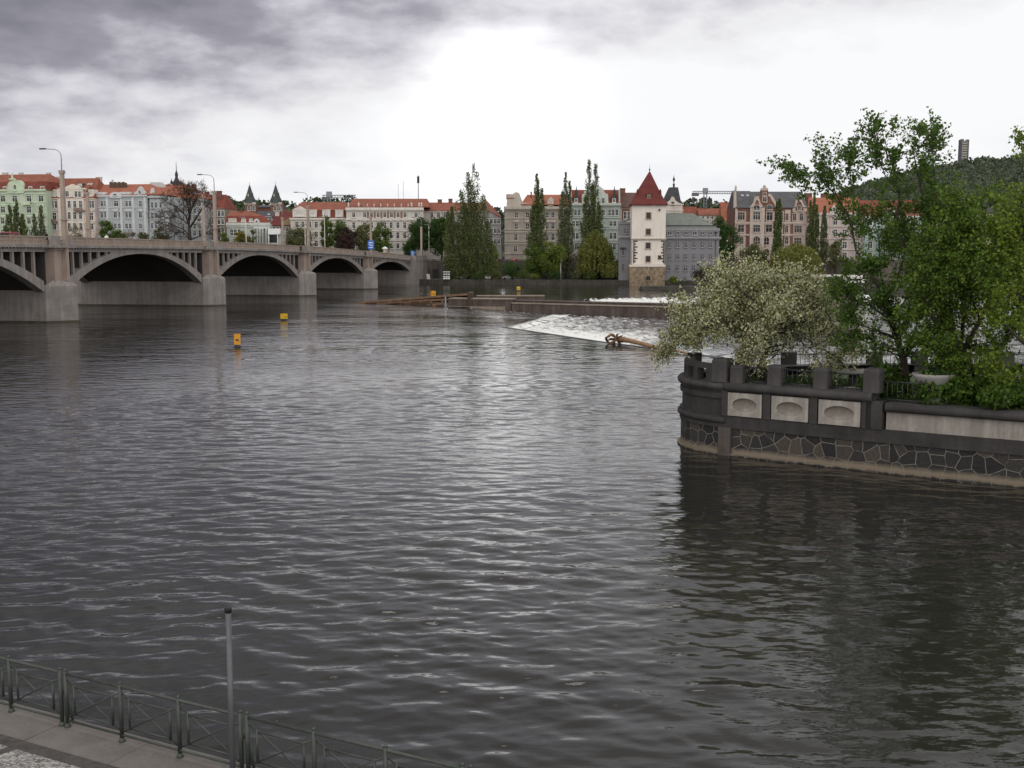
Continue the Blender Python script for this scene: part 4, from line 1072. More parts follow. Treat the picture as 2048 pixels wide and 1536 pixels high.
b.win([648, 682, 716, 990, 1022, 1056], [567], 20, 48, 'arch', MTT); b.win([664, 698, 1003, 1037, 800, 850, 900], [672], 24, 52, 'plain', MTT); b.win([664, 698, 1003, 1037, 800, 850, 900], [778], 24, 52, 'plain', MTT); b.win([660, 690, 1000, 1032, 800, 850, 900], [878], 24, 48, 'hood', MTT); b.win([660, 690, 1000, 1032], [975], 22, 40, 'plain', MTT); b.win([790, 850, 905, 935], [567], 22, 48, 'arch', MTT); b.win([932], [462], 22, 46, 'plain', MTT, y0=-.3)
b = Bld('town_house', 'cream house with brick arched windows and brown roof beside the white tower', 'house', 1000+1085/4.5176, 379, SZ-.6, R4_, 0, 'town houses along the far embankment')
b.block(1087, 1235, 518, 14, wallm('cream_render', (.58, .50, .42))); b.roof(1086, 1260, 515, 385, 14, BROWNR); b.win([1130, 1164], [592], 24, 58, 'arch', CREAMT); b.win([1110, 1150], [690, 790], 24, 50)
b.skylight(1145, 480, .3, 14, 515, 385, 28, 44); b.skylight(1177, 480, .3, 14, 515, 385, 28, 44); b.chimney(1108, 372, 46, 26, BRICK, 6)
mb = MB(); mb.box(b.X(1098), b.X(1112), -.1, .02, b.Z(650), b.Z(530)); mb.box(b.X(1112)+.003, b.X(1182), -.1, .02, b.Z(552), b.Z(530)); mb.build('brick_band', BRICK, b.o)

# --- white water tower
TW = wallm('tower_white_render', (0.74, 0.67, 0.60), streak=.12, var=.05)
b = Bld('water_tower', 'white square water tower with steep maroon pyramid roof and stone base', 'tower', 1000+1182/4.5176, 336, -.5, R4_, R(-2))
W = b.X(1494)-b.X(1182); ZB = 1028
b.block(1190, 1494, 490, W, TW, 'wall', 0, 800); b.block(1196, 1486, 799, W-.5, TW, 'wall', .2, 1035)
b.band(1184, 1498, 803, wallm('tower_band', (.5, .43, .36)), .28, .25, 'string_course')
STB = mat('rubble_stone', (0.25, 0.19, 0.13), .95, .5, 1.1, .15, bump=.08, fine=2.5)
b.block(1172, 1492, 1052, W+.6, STB, 'stone_base', -.5); b.band(1170, 1494, 1045, TW, .6, .62, 'ledge', 0)
a0, a1 = b.X(1178), b.X(1508); ap = b.X(1342, W/2); zt = b.Z(195, W/2); ze = b.Z(488); zm = b.Z(395, W*.2)
mb = MB()
def sq(k0, k1, z, f0, f1): return [(k0, f0, z), (k1, f0, z), (k1, f1, z), (k0, f1, z)]
rings = [sq(a0, a1, ze-.35, -.9, W+.7), sq(a0, a1, ze, -.9, W+.7), sq(b.X(1215), b.X(1470), b.Z(430, 1.0), .9, W-1.1), sq(b.X(1238), b.X(1445), b.Z(380, 2.2), 2.0, W-2.2), sq(ap-.15, ap+.15, zt, W/2-.15, W/2+.15)]
for p, q in zip(rings, rings[1:]):
    for i in range(4):
        j = (i+1) % 4; mb.face([p[i], p[j], q[j], q[i]])
mb.face(rings[0]); mb.face(rings[-1])
mb.build('roof', MAROON, b.o)
for xx in (1236, 1440): b.spire(xx, [(16, 400), (14, 372), (2, 350)], 4, MAROON, 1.8, 'roof_hip')
mb = MB(); mb.box(b.X(1184), b.X(1502), -.75, -.02, b.Z(494), b.Z(487)-.15); mb.build('eave', DSLATE, b.o)
b.spire(1342, [(4, 205), (2, 190), (7, 182), (7, 174), (1.5, 166), (1, 128)], 8, DSLATE, W/2, 'finial')
o = b.dormer(1347, 438, 44, 42, MAROON, MAROON, .25, 3.5, .9, .62, .75, 'plain', mat('weathered_wood', (.2, .15, .11), .9))
DK = mat('dark_brown_window_wood', (.09, .055, .035), .8, .2, 2)
b.win([1342], [597], 34, 50, 'plain', mat('stone_jamb', (.42, .34, .27), .9), DK); b.win([1339], [742], 34, 48, 'plain', MATS['stone_jamb'], DK); b.win([1338], [867, 988], 34, 48, 'plain', MATS['stone_jamb'], DK, y0=.2); b.win([1336], [1160], 34, 34, 'plain', STB, DK, y0=-.5)
b.win([1442], [968], 18, 24, 'plain', DK, DK, y0=.2); b.win([1440], [538], 7, 9, 'plain', DK, DK)
QS = mat('dark_quoin_stone', (.07, .055, .045), .95, .3, 1)
mb = MB(); mr = MB(); i = 0
for yy in range(818, 1022, 13):
    w1 = (38 if i % 4 == 0 else 24 if i % 2 == 0 else 12)
    z1, z0 = b.Z(yy), b.Z(yy+11.5); xl = b.X(1204); xr = b.X(1484)
    mb.box(xl, xl+b.S(w1), .12, .25, z0, z1); mr.box(xr-b.S(w1*.75), xr+.02, .12, .25, z0, z1); i += 1
mb.build('quoins', QS, b.o); mr.build('quoins', QS, b.o)

# --- long grey building behind and beside the tower
GW = wallm('mid_grey_render', (0.225, 0.22, 0.235), var=.06, streak=.15); GWT = wallm('grey_ledge', (0.30, 0.29, 0.30))
b = Bld('mill_building', 'long plain grey building with grey green roof right of the white tower', 'building', 1220+499/4.5176, 340, -.2, R5_, R(3))
b.block(480, 985, 720, 13, GW); b.band(480, 998, 792, GWT, .55, .7); b.band(480, 985, 716, GWT, .7, .35); b.band(480, 980, 1000, GWT, .14, .12, 'string_course')
b.roof(480, 965, 700, 572, 13, GREENR, xrl=460, xrr=745, over=-.1); b.block(480, 968, 678, 12, DSLATE, 'roof_edge', .6, 716)
b.win([612, 687, 836, 910], [748], 26, 36, 'plain', GW); b.win([538, 765], [748], 36, 42, 'plain', GWT); b.win([536, 610, 685, 759, 834, 908], [858, 966], 25, 46, 'plain', GW); b.win([531, 606, 681, 755, 830, 905], [1068], 25, 46, 'plain', GW); b.win([680, 752, 825], [1162], 24, 28, 'plain', GW)
for x in (518, 602, 663, 752, 868): b.dormer(x, 650, 22, 14, GREENR, GREENR, .35, 2, 3.4, .5, .6)
mb = MB(); x = b.X(952); mb.tube([(x, -.2, 0), (x, -.2, b.Z(740))], .09, 6); mb.box(x-.3, x+.3, -.35, -.02, b.Z(752), b.Z(736)); mb.build('drainpipe', M_DARK, b.o)
b = Bld('mill_building', 'grey annex with bay window squeezed against the left of the tower', 'building', 1000+1072/4.5176, 343, -.2, R4_, R(-4))
b.block(1074, 1200, 650, 9, GW); b.band(1070, 1200, 660, GWT, .4, .4); b.band(1070, 1200, 782, GWT, .6, .7); b.band(1074, 1190, 988, GWT, .2, .15, 'string_course'); b.win([1128, 1158], [735], 20, 40, 'plain', GW); b.win([1110], [920], 22, 60, 'plain', GW); b.win([1112], [1060], 16, 50, 'plain', GW)
mb = MB(); mb.box(b.X(1085), b.X(1135), -.8, .02, b.Z(890), b.Z(880)); mb.build('balcony', M_DARK, b.o); mb = MB(); mb.tube([(b.X(1075), -.1, b.Z(652)), (b.X(1130), -.1, b.Z(640)), (b.X(1185), 0, b.Z(618))], .3, 6); mb.build('roof_edge', GW, b.o)
b = Bld('town_house', 'white house with curved gable and dark steep turret roof behind the tower', 'house', 1220+495/4.5176, 384, SZ, R5_, 0, 'town houses along the far embankment')
WGT = wallm('white_gable_render', (.62, .55, .49))
b.block(495, 655, 545, 12, wallm('dim_cream_render', (.36, .29, .22))); b.gable([(497, 570), (497, 495), (520, 470), (545, 450), (553, 428), (567, 420), (580, 430), (590, 455), (625, 480), (655, 488), (655, 570)], WGT, d=1, y0=-.2); b.band(495, 657, 492, WGT, .35, .5); b.band(495, 657, 546, WGT, .35, .4); b.win([566], [485], 14, 22, 'plain', DK, DK, y0=-.2)
mb = MB(); P = [(b.X(485, 2), 1, b.Z(480, 1)), (b.X(632, 2), 1, b.Z(478, 1)), (b.X(632, 2), 11, b.Z(478, 1)), (b.X(485, 2), 11, b.Z(480, 1))]; Q = [(b.X(530, 5), 4, b.Z(338, 5)), (b.X(602, 5), 4, b.Z(338, 5)), (b.X(602, 5), 8, b.Z(338, 5)), (b.X(530, 5), 8, b.Z(338, 5))]
for i in range(4): mb.face([P[i], P[(i+1) % 4], Q[(i+1) % 4], Q[i]])
mb.face(Q); mb.build('roof', DSLATE, b.o); b.spire(567, [(9, 338), (9, 318), (12, 312), (4, 300), (4, 285), (11, 275), (10, 258), (3, 245), (1.2, 225)], 8, DSLATE, 6, 'lantern')

# --- right bank: red brick house and its neighbours
BRW = mat('dark_red_brick', (0.19, 0.095, 0.075), .9, .15, .6, .2); PST = wallm('pinkish_stone_trim', (0.52, 0.43, 0.37))
b = Bld('town_house', 'red brick house with pale stone gables and grey slate roof', 'house', 1440+128/4.5176, 392, SZ-.8, R6_, 0, 'town houses along the far embankment')
b.block(130, 782, 522, 15, BRW); b.roof(135, 775, 518, 376, 15, SLATE); b.wy = -.1
for xl, xr, tp in ((156, 228, 560), (408, 486, 560), (516, 562, 570), (578, 628, 540), (656, 784, 545), (130, 148, 520)): b.block(xl, xr, tp, .3, PST, 'window_bay', -.09)
b.block(130, 784, 880, .3, PST, 'lower_storey', -.085)
b.wall([(122, 522), (128, 360), (145, 360), (150, 522)], .9, PST, 'fire_wall', -.2); b.spire(130, [(10, 372), (8, 345), (10, 340), (4, 318)], 6, PST, 0, 'finial')
b.gable([(345, 522), (348, 430), (370, 400), (372, 365), (434, 365), (436, 400), (460, 415), (500, 480), (512, 522)], BRW, d=2, y0=-.1); b.gable([(370, 366), (374, 345), (392, 340), (398, 318), (410, 318), (416, 340), (432, 345), (436, 366)], PST, d=1.4, y0=-.25)
mb = MB()
for (x0, y0_, x1, y1_) in ((346, 430, 370, 398), (438, 400, 462, 417), (460, 417, 500, 482), (500, 482, 514, 522)):
    a = b.px(x0, y0_); c = b.px(x1, y1_); mb.prism([(a[0]-.3, a[1]-.5), (c[0]-.3, c[1]-.5), (c[0]+.3, c[1]+.3), (a[0]+.3, a[1]+.3)], -.3, 1.0)
mb.build('gable_coping', PST, b.o)
b.block(262, 392, 520, 2, PST, 'bay', -.8)
b.gable([(262, 525)] + [(300, 480), (310, 445), (318, 420), (345, 420), (352, 445), (362, 478), (392, 525)], PST, d=1.6, y0=-.8); b.gable([(310, 510), (320, 460), (332, 450), (342, 460), (352, 510)], BRW, d=.3, y0=-.95)
b.gable([(655, 560), (655, 530), (680, 500), (690, 450), (700, 430), (730, 430), (740, 455), (760, 500), (785, 520), (785, 560)], PST, d=1.6, y0=-.35); b.gable([(678, 545), (695, 475), (712, 455), (730, 475), (755, 545)], BRW, d=.3, y0=-.5); b.spire(712, [(14, 432), (12, 418), (4, 398)], 6, PST, .3, 'finial')
b.band(130, 785, 658, PST, .6, .5); b.bands(130, 785, [765], PST, .5, .4)
b.win([190], [600], 56, 66, 'plain', PST, PST); b.win([325], [600], 58, 66, 'plain', PST, y0=-.8); b.win([325], [525], 50, 44, 'arch', PST, y0=-.95); b.win([447, 540], [602], 48, 70, 'plain', PST, PST); b.win([447], [520], 40, 38, 'arch', PST, PST); b.win([402], [450], 32, 38, 'plain', PST, PST, y0=-.1); b.win([402], [400], 22, 26, 'plain', PST, PST, y0=-.1)
b.win([603], [608], 24, 56, 'plain', PST, PST); b.win([672, 733], [610], 28, 60, 'plain', PST, PST); b.win([712], [525], 26, 36, 'arch', PST, PST, y0=-.5)
b.win([188, 325, 440], [712], 50, 60, 'plain', PST, PST); b.win([325], [712], 56, 62, 'plain', PST, PST, y0=-.8); b.win([540, 600], [718], 26, 60, 'plain', PST, PST); b.win([702], [718], 60, 60, 'plain', PST, PST)
b.win([195, 540, 600], [820], 28, 60, 'archhood', PST, PST); b.win([325], [818], 56, 66, 'arch', PST, PST, y0=-.8); b.win([418], [825], 44, 66, 'arch', PST, PST); b.win([700], [832], 60, 68, 'plain', PST, PST)
b.block(152, 228, 640, .3, PST, 'window_bay', -.13, 560) if False else None
b.win([195, 325, 420, 540, 620, 700], [930, 1030], 40, 60, 'arch', PST, PST)
for x, y, f in ((203, 412, .75), (249, 412, .75), (207, 486, .25), (533, 425, .7), (662, 425, .7), (615, 487, .25), (638, 487, .25)): b.skylight(x, y, f, 15, 518, 376, 22, 16)
mb = MB()
for x0, x1 in ((232, 262), (392, 412), (492, 575), (640, 660)):
    pass
PKW = wallm('pale_pink_stucco', (0.52, 0.43, 0.41)); PKT = wallm('pale_pink_trim', (0.60, 0.53, 0.49))
b = Bld('town_house', 'pale pink house under a broad orange roof right of the brick house', 'house', 1440+782/4.5176, 390, SZ-.8, R6_, 0, 'town houses along the far embankment')
b.block(784, 1302, 575, 15, PKW); b.roof(784, 1310, 570, 430, 15, ORANGE, xrl=786, xrr=1232); b.band(784, 1304, 578, PKT, .8, .7); b.bands(784, 1302, [690, 800, 900], PKT, .3, .3)
b.gable([(985, 580), (1000, 540), (1020, 520), (1028, 498), (1048, 498), (1060, 530), (1085, 555), (1090, 580)], PKT, d=1.4, y0=-.2); b.win([1040], [550], 30, 36, 'arch', PKT, y0=-.2); b.gable([(1208, 578), (1215, 545), (1240, 525), (1262, 545), (1270, 578)], PKT, d=1.4, y0=-.2); b.win([1240], [558], 16, 22, 'plain', DK, DK, y0=-.2)
b.win([830, 880, 950, 1040, 1125, 1238], [650], 34, 56, 'hood', PKT); b.win([830, 880, 950, 1040, 1125, 1238], [752], 34, 56, 'plain', PKT); b.win([830, 880, 950, 1040, 1125, 1238], [862, 960], 34, 56, 'plain', PKT); b.win([900, 1030, 1125], [1060], 44, 90, 'plain', PKT); b.block(1108, 1130, 420, 2, BRICK, 'chimney', 8, 450)
b.chimney(800, 430, 60, 40, BRICK, 9); b.chimney(1010, 428, 200, 36, BRICK, 10)
MT2 = wallm('mint_stucco', (0.40, 0.52, 0.47))
b = Bld('town_house', 'mint stucco house half hidden by the big tree beside the orange roof', 'house', 1440+1302/4.5176, 388, SZ-.8, R6_, 0, 'town houses along the far embankment')
b.block(1304, 1850, 600, 15, MT2); b.roof(1304, 1850, 595, 455, 15, RED2); b.band(1304, 1850, 602, PGT, .6, .6); b.win([1355, 1470, 1560, 1650, 1740], [655, 755, 860, 960], 34, 56, 'hood', PGT); b.gable([(1500, 605), (1510, 540), (1545, 520), (1580, 545), (1585, 605)], PGT, d=1.4, y0=-.2); b.win([1542], [570], 30, 36, 'arch', PGT, y0=-.2)
b = Bld('town_house', 'ochre house with slate roof mostly hidden behind the right hand trees', 'house', 1852, 390, SZ-.8, (1560, 360, 5.908), 0, 'town houses along the far embankment')
b.block(1720, 2500, 390, 15, wallm('pale_ochre_stucco', (.46, .40, .31))); b.roof(1720, 2500, 385, 240, 15, DSLATE); b.win([1790, 1900, 2010, 2120, 2230, 2340], [470, 590, 720, 840], 40, 70); b.skylight(1825, 280, .6, 15, 385, 240, 24, 18); b.skylight(1880, 365, .15, 15, 385, 240, 70, 40)

# small roofs between the grey building and the brick house
for (xl, xr, ev, rd, Yd, lb, rm) in ((640, 790, 590, 512, 470, 'red roofed house low behind the roof of the grey building', RED2), (800, 1010, 585, 528, 455, 'wide red roofed house below the crane', RED), (1010, 1140, 640, 470, 440, 'tall narrow orange brick house just left of the red brick house', ORANGE)):
    b = Bld('town_house', lb, 'house', 1220+xl/4.5176, Yd, SZ, R5_, 0, 'small houses behind the embankment')
    b.block(xl, xr, ev, 10, CREAMT if Yd != 440 else BRICK); b.roof(xl, xr, ev, rd, 10, rm); b.win([xl+(xr-xl)*k for k in (.2, .4, .6, .8)], [ev+25, ev+70], 14, 26); b.chimney(xl+(xr-xl)*.3, rd+5, 14, 14, BRICK, 5)
    if Yd == 440: b.gable([(1078, 640), (1082, 470), (1090, 430), (1098, 410), (1108, 430), (1118, 480), (1122, 640)], PST, d=1, y0=-.3)

# tower block on the hill
b = Bld('tower_block', 'tall slim grey tower block standing on the wooded hill', 'tower block', 1911, 1500, at(1915, 330, 1500).z-6, (1540, 220, 3.073))
TB = mat('tower_block_concrete', (.34, .32, .28), .9, .1, .02); TBD = mat('tower_block_dark', (.11, .11, .13), .9, .1, .02)
b.block(1140, 1150, 182, 6, TBD); b.block(1150, 1180, 190, 7, TB, 'wall', -2); b.block(1180, 1194, 182, 6, TBD); b.block(1146, 1164, 178, 3, TBD, 'roof_plant', 1, 192); b.block(1182, 1193, 180, 3, TBD, 'roof_plant', 1, 192)
for i in range(11):
    z = 4 + i*3.1
    mb = MB(); mb.box(b.X(1151), b.X(1179), -2.12, -1.99, z, z+1.1); mb.build('window_band', M_GLASS, b.o)

# tower cranes
def crane(label, u0, u1, um, vj, vb, Y, tail=True):
    p = at(um, vb, Y); t = thing('tower_crane', label, 'crane', p, 0)
    zj = at(um, vj, Y).z - p.z; xa = at(u0, vj, Y).x - p.x; xb = at(u1, vj, Y).x - p.x
    m1 = mat('crane_grey_paint', (.23, .25, .27), .6, .1)
    def lattice(a, b_, w, name):
        mb = MB(); a = Vector(a); b_ = Vector(b_); d = (b_-a); L = d.length; n = max(4, int(L/w)); d.normalize()
        s1 = Vector((0, 1, 0)); s2 = d.cross(s1).normalized(); C = [s1*w/2+s2*w/2, s1*w/2-s2*w/2, -s1*w/2-s2*w/2, -s1*w/2+s2*w/2]
        for c in C: mb.tube([a+c, b_+c], .16, 4)
        for i in range(n):
            for j in range(4): mb.tube([a+d*(L*i/n)+C[j], a+d*(L*(i+1)/n)+C[(j+1) % 4]], .1, 3)
        mb.build(name, m1, t)
    lattice((0, 0, 0), (0, 0, zj), 1.6, 'mast'); lattice((xa, 0, zj), (xb, 0, zj), 1.3, 'jib')
    mb = MB(); mb.box(xa-.3, xa+3.4, -.8, .8, zj-1.9, zj-.2); mb.build('counterweight', mat('counterweight_concrete', (.12, .12, .12), .9), t)
    mb = MB(); mb.box(-1.3, 1.3, -1, 1, zj-.2, zj+2.4); mb.build('cab', m1, t)
crane('grey tower crane above the trees between the tower and the brick house', 1385, 1500, 1410, 385, 425, 620)
crane('pale tower crane rising behind the ivory mansard building', 645, 712, 659, 393, 430, 560)
# ================================================================== TREES
def shell(n, c, r, rng=RNG, core=0.35):
    g = rng.normal(size=(n, 3)); g /= np.linalg.norm(g, axis=1, keepdims=True) + 1e-9
    g *= (core + (1-core)*rng.random((n, 1))**0.5)
    return g*np.array(r) + np.array(c)

LEAF = {
 'poplar': leafmat('poplar_leaf', (0.118, 0.150, 0.058), 0.4, 0.15, 0.3),
 'poplar_grey': leafmat('young_poplar_leaf', (0.15, 0.17, 0.092), 0.4, 0.1, 0.3),
 'dark': leafmat('dark_leaf', (0.050, 0.098, 0.026), 0.45, 0.1, 0.3),
 'mid': leafmat('green_leaf', (0.09, 0.14, 0.03), 0.4, 0.15, 0.3),
 'light': leafmat('light_leaf', (0.155, 0.21, 0.042), 0.35, 0.15, 0.35),
 'willow': leafmat('willow_leaf', (0.19, 0.21, 0.055), 0.35, 0.15, 0.35),
 'yellow': leafmat('yellow_leaf', (0.20, 0.17, 0.03), 0.35, 0.1, 0.35),
 'purple': leafmat('purple_leaf', (0.052, 0.030, 0.028), 0.35, 0.2, 0.2),
 'olive': leafmat('olive_leaf', (0.115, 0.125, 0.055), 0.4, 0.15, 0.3),
 'pale': leafmat('pale_blossom_leaf', (0.26, 0.23, 0.18), 0.4, 0.1, 0.3),
}

def far_tree(name, label, u, vtop, Y, zb, wpx, kind, leaf, group, trunkmat=None, seed=0, h_clear=0.12, n=None, spires=None, vbase=None):
    """a tree beyond the river; wpx = crown width in photo pixels"""
    rng = np.random.default_rng(seed + int(u)*7 + int(vtop)); rnd = random.Random(seed + int(u))
    p = at(u, vtop, Y); H = p.z - zb; Rr = wpx/2/F*Y; n = int((n or 4500)*(2.3 if kind == 'poplar' else 1.7))
    t = thing(name, label, 'tree', (p.x, Y, zb), 0, group)
    C = []
    br = MB(); tm = trunkmat or M_BARKFAR
    if kind == 'poplar':
        sp = spires or [(0.0, 1.0)]
        N = n or 5200
        for dx, hf in sp:
            Ht = H*hf; m = int(N/len(sp)); x0 = dx*Rr
            k = 90
            for i in range(k):            # upswept sprays hugging the stem
                f = 0.06 + 0.94*(i/k); zc = Ht*f
                env = Rr*(1.0 if len(sp) == 1 else .78)*min(1, (f/.16)**.6)*(1 - f)**0.62*1.12 + .16
                a = rnd.random()*6.283; rr = env*(.35+.65*rnd.random())
                L = (0.07+.07*rnd.random())*Ht*(1.15-f*.6)
                mm = max(8, int(m/k*(1.25-f*.75)))
                s = rng.random(mm)[:, None]
                base = np.array([x0*(1 if f < .9 else .95) + math.cos(a)*rr*.55, math.sin(a)*rr*.55, zc-L*.5]); tip = np.array([x0 + math.cos(a)*rr*.8, math.sin(a)*rr*.8, min(zc+L*.6, Ht)])
                C.append(base + (tip-base)*s + rng.normal(size=(mm, 3))*np.array([.30, .30, .42])*(0.30+.70*(1-f))*Rr*.34)
            br.tube([(0, 0, 0), (x0*.6, 0, Ht*.3), (x0, 0, Ht*.7), (x0, 0, Ht*.97)], [Rr*.10+.1, Rr*.08+.06, .09, .03], 6)
            for i in range(12):
                z = Ht*(.12+.06*i); a = rnd.random()*6.28; w = Rr*.5*(1-z/Ht)
                br.tube([(x0*z/Ht, 0, z), (x0*z/Ht+math.cos(a)*w, math.sin(a)*w, z+Ht*.12)], [.09, .03], 4)
        C = np.concatenate(C); sz, el, dn = .27, 1.7, -.3
    elif kind == 'willow':
        N = n or 5200; k = 260
        for i in range(k):
            a = rnd.random()*6.283; rr = Rr*math.sqrt(rnd.random()); f = rr/Rr
            zt = H*(1 - .42*f**2.2) - rnd.random()*H*.12; zl = max(H*(.10+.12*rnd.random()), .3) if f > .45 else zt - H*(.2+.35*rnd.random())
            m = int(N/k); s = rng.random(m)
            x = math.cos(a)*rr; y = math.sin(a)*rr
            C.append(np.stack([x + rng.normal(size=m)*.16 + s*math.cos(a)*Rr*.05, y + rng.normal(size=m)*.16, zt + (zl-zt)*s], 1))
        C = np.concatenate(C); sz, el, dn = .27, 2.4, .9
        for i in range(9):
            a = rnd.random()*6.28; br.tube([(0, 0, H*.25), (math.cos(a)*Rr*.35, math.sin(a)*Rr*.35, H*.6), (math.cos(a)*Rr*.7, math.sin(a)*Rr*.7, H*.72)], [.14, .09, .03], 5)
        br.tube([(0, 0, 0), (.05, 0, H*.3), (0, .1, H*.7)], [.22, .18, .08], 7)
    else:
        N = n or 4200; k = 34 if kind == 'round' else 22
        zc0 = H*h_clear
        tips = []
        for i in range(k):
            g = rng.normal(size=3); g /= np.linalg.norm(g); g *= (.55+.45*rnd.random())
            c = np.array([g[0]*Rr*.78, g[1]*Rr*.78, (H+zc0)/2 + g[2]*(H-zc0)/2*.82])
            if kind == 'cone': c[:2] *= max(.12, 1.12 - c[2]/H)
            r = Rr*(.2+.22*rnd.random())
            r3 = (r, r, min(r*.8, (H-c[2])*.9+.2)); tips.append((c, r))
            C.append(shell(int(N/k*.65), c, r3, rng, .2))
            C.append(rng.normal(size=(int(N/k*.35), 3))*r*.62 + c)
        C = np.concatenate(C); C = C[(C[:, 2] > zc0*.6) & (C[:, 2] < H*1.02)]; sz, el, dn = .29, 1.3, 0
        br.tube([(0, 0, 0), (.08*Rr, 0, H*.3), (0, .05*Rr, H*.62)], [max(.1, H*.022), max(.08, H*.017), .06], 7)
        for c, r in tips[:16]:
            z = H*(.2+.3*rnd.random()); br.tube([(0, 0, z), (c[0]*.5, c[1]*.5, (z+c[2])*.55), tuple(c)], [H*.010+.03, H*.006+.02, .025], 4)
    big = max(1.0, Y/340.0)
    sc = min(1.0, max(.55, math.sqrt(H/14)))
    br.build('trunk', tm, t)
    quads_mesh('crown', leaf_quads(C, sz*sc*big, el, 0, dn, rng), LEAF[leaf] if isinstance(leaf, str) else leaf, t)
    return t

GP = 'poplars along the far bank'; GT = 'trees along the far bank'; GC = 'trees along the far street'
YB = 354
far_tree('poplar_tree', 'tallest broad many topped poplar cluster at the far end of the bridge', 942, 329, YB, LQ, 92, 'poplar', 'poplar', GP, n=15000, spires=[(-.12, .93), (.16, 1.0), (-.45, .78), (.5, .74), (-.62, .5), (.7, .5), (.0, .86), (.25, .68), (-.28, .66)], seed=1)
far_tree('poplar_tree', 'smaller narrow poplar leaning against the left of the tallest poplar cluster', 901, 413, YB-2, LQ, 44, 'poplar', 'poplar', GP, n=5200, spires=[(-.2, .94), (.15, 1.0)], seed=2)
far_tree('poplar_tree', 'slender poplar in front of the beige corner house', 1074, 347, YB, LQ, 46, 'poplar', 'poplar', GP, n=7800, spires=[(0, 1.0), (-.38, .7), (.4, .86), (.1, .93)], seed=3)
far_tree('poplar_tree', 'thin topped poplar between the beige and mint houses', 1132, 344, YB+1, LQ, 40, 'poplar', 'poplar_grey', GP, n=5600, spires=[(0, 1.0), (-.4, .82), (.35, .92)], seed=4)
far_tree('poplar_tree', 'tall two pronged poplar in front of the mint house', 1184, 320, YB, LQ, 56, 'poplar', 'poplar', GP, n=9500, spires=[(-.2, 1.0), (.28, .97), (.6, .62), (-.45, .7), (.08, .8)], seed=5)
far_tree('poplar_tree', 'dense columnar poplar in front of the left half of the brick house', 1556, 398, 358, 2, 34, 'poplar', 'poplar', GP, n=5200, spires=[(-.1, .97), (.2, 1.0)], seed=6)
far_tree('poplar_tree', 'broad columnar poplar at the right end of the brick house', 1627, 384, 358, 2, 36, 'poplar', 'poplar', GP, n=5600, spires=[(.1, 1.0), (-.3, .9), (.4, .85)], seed=7)
far_tree('poplar_tree', 'greyish columnar poplar in front of the pale pink house', 1650, 412, 356, 2, 30, 'poplar', 'poplar_grey', GP, n=4200, seed=8)
far_tree('poplar_tree', 'dark poplar clump in front of the pale green house', 28, 404, 378, ST_Z, 48, 'poplar', 'poplar', GP, n=7000, spires=[(-.4, .95), (.2, 1.0), (.65, .8), (-.8, .6)], seed=9)
far_tree('poplar_tree', 'thin bare looking poplar at the right of the pale green house', 76, 410, 380, ST_Z, 34, 'poplar', 'poplar_grey', GP, n=2300, spires=[(-.5, .85), (.3, 1.0)], seed=10)
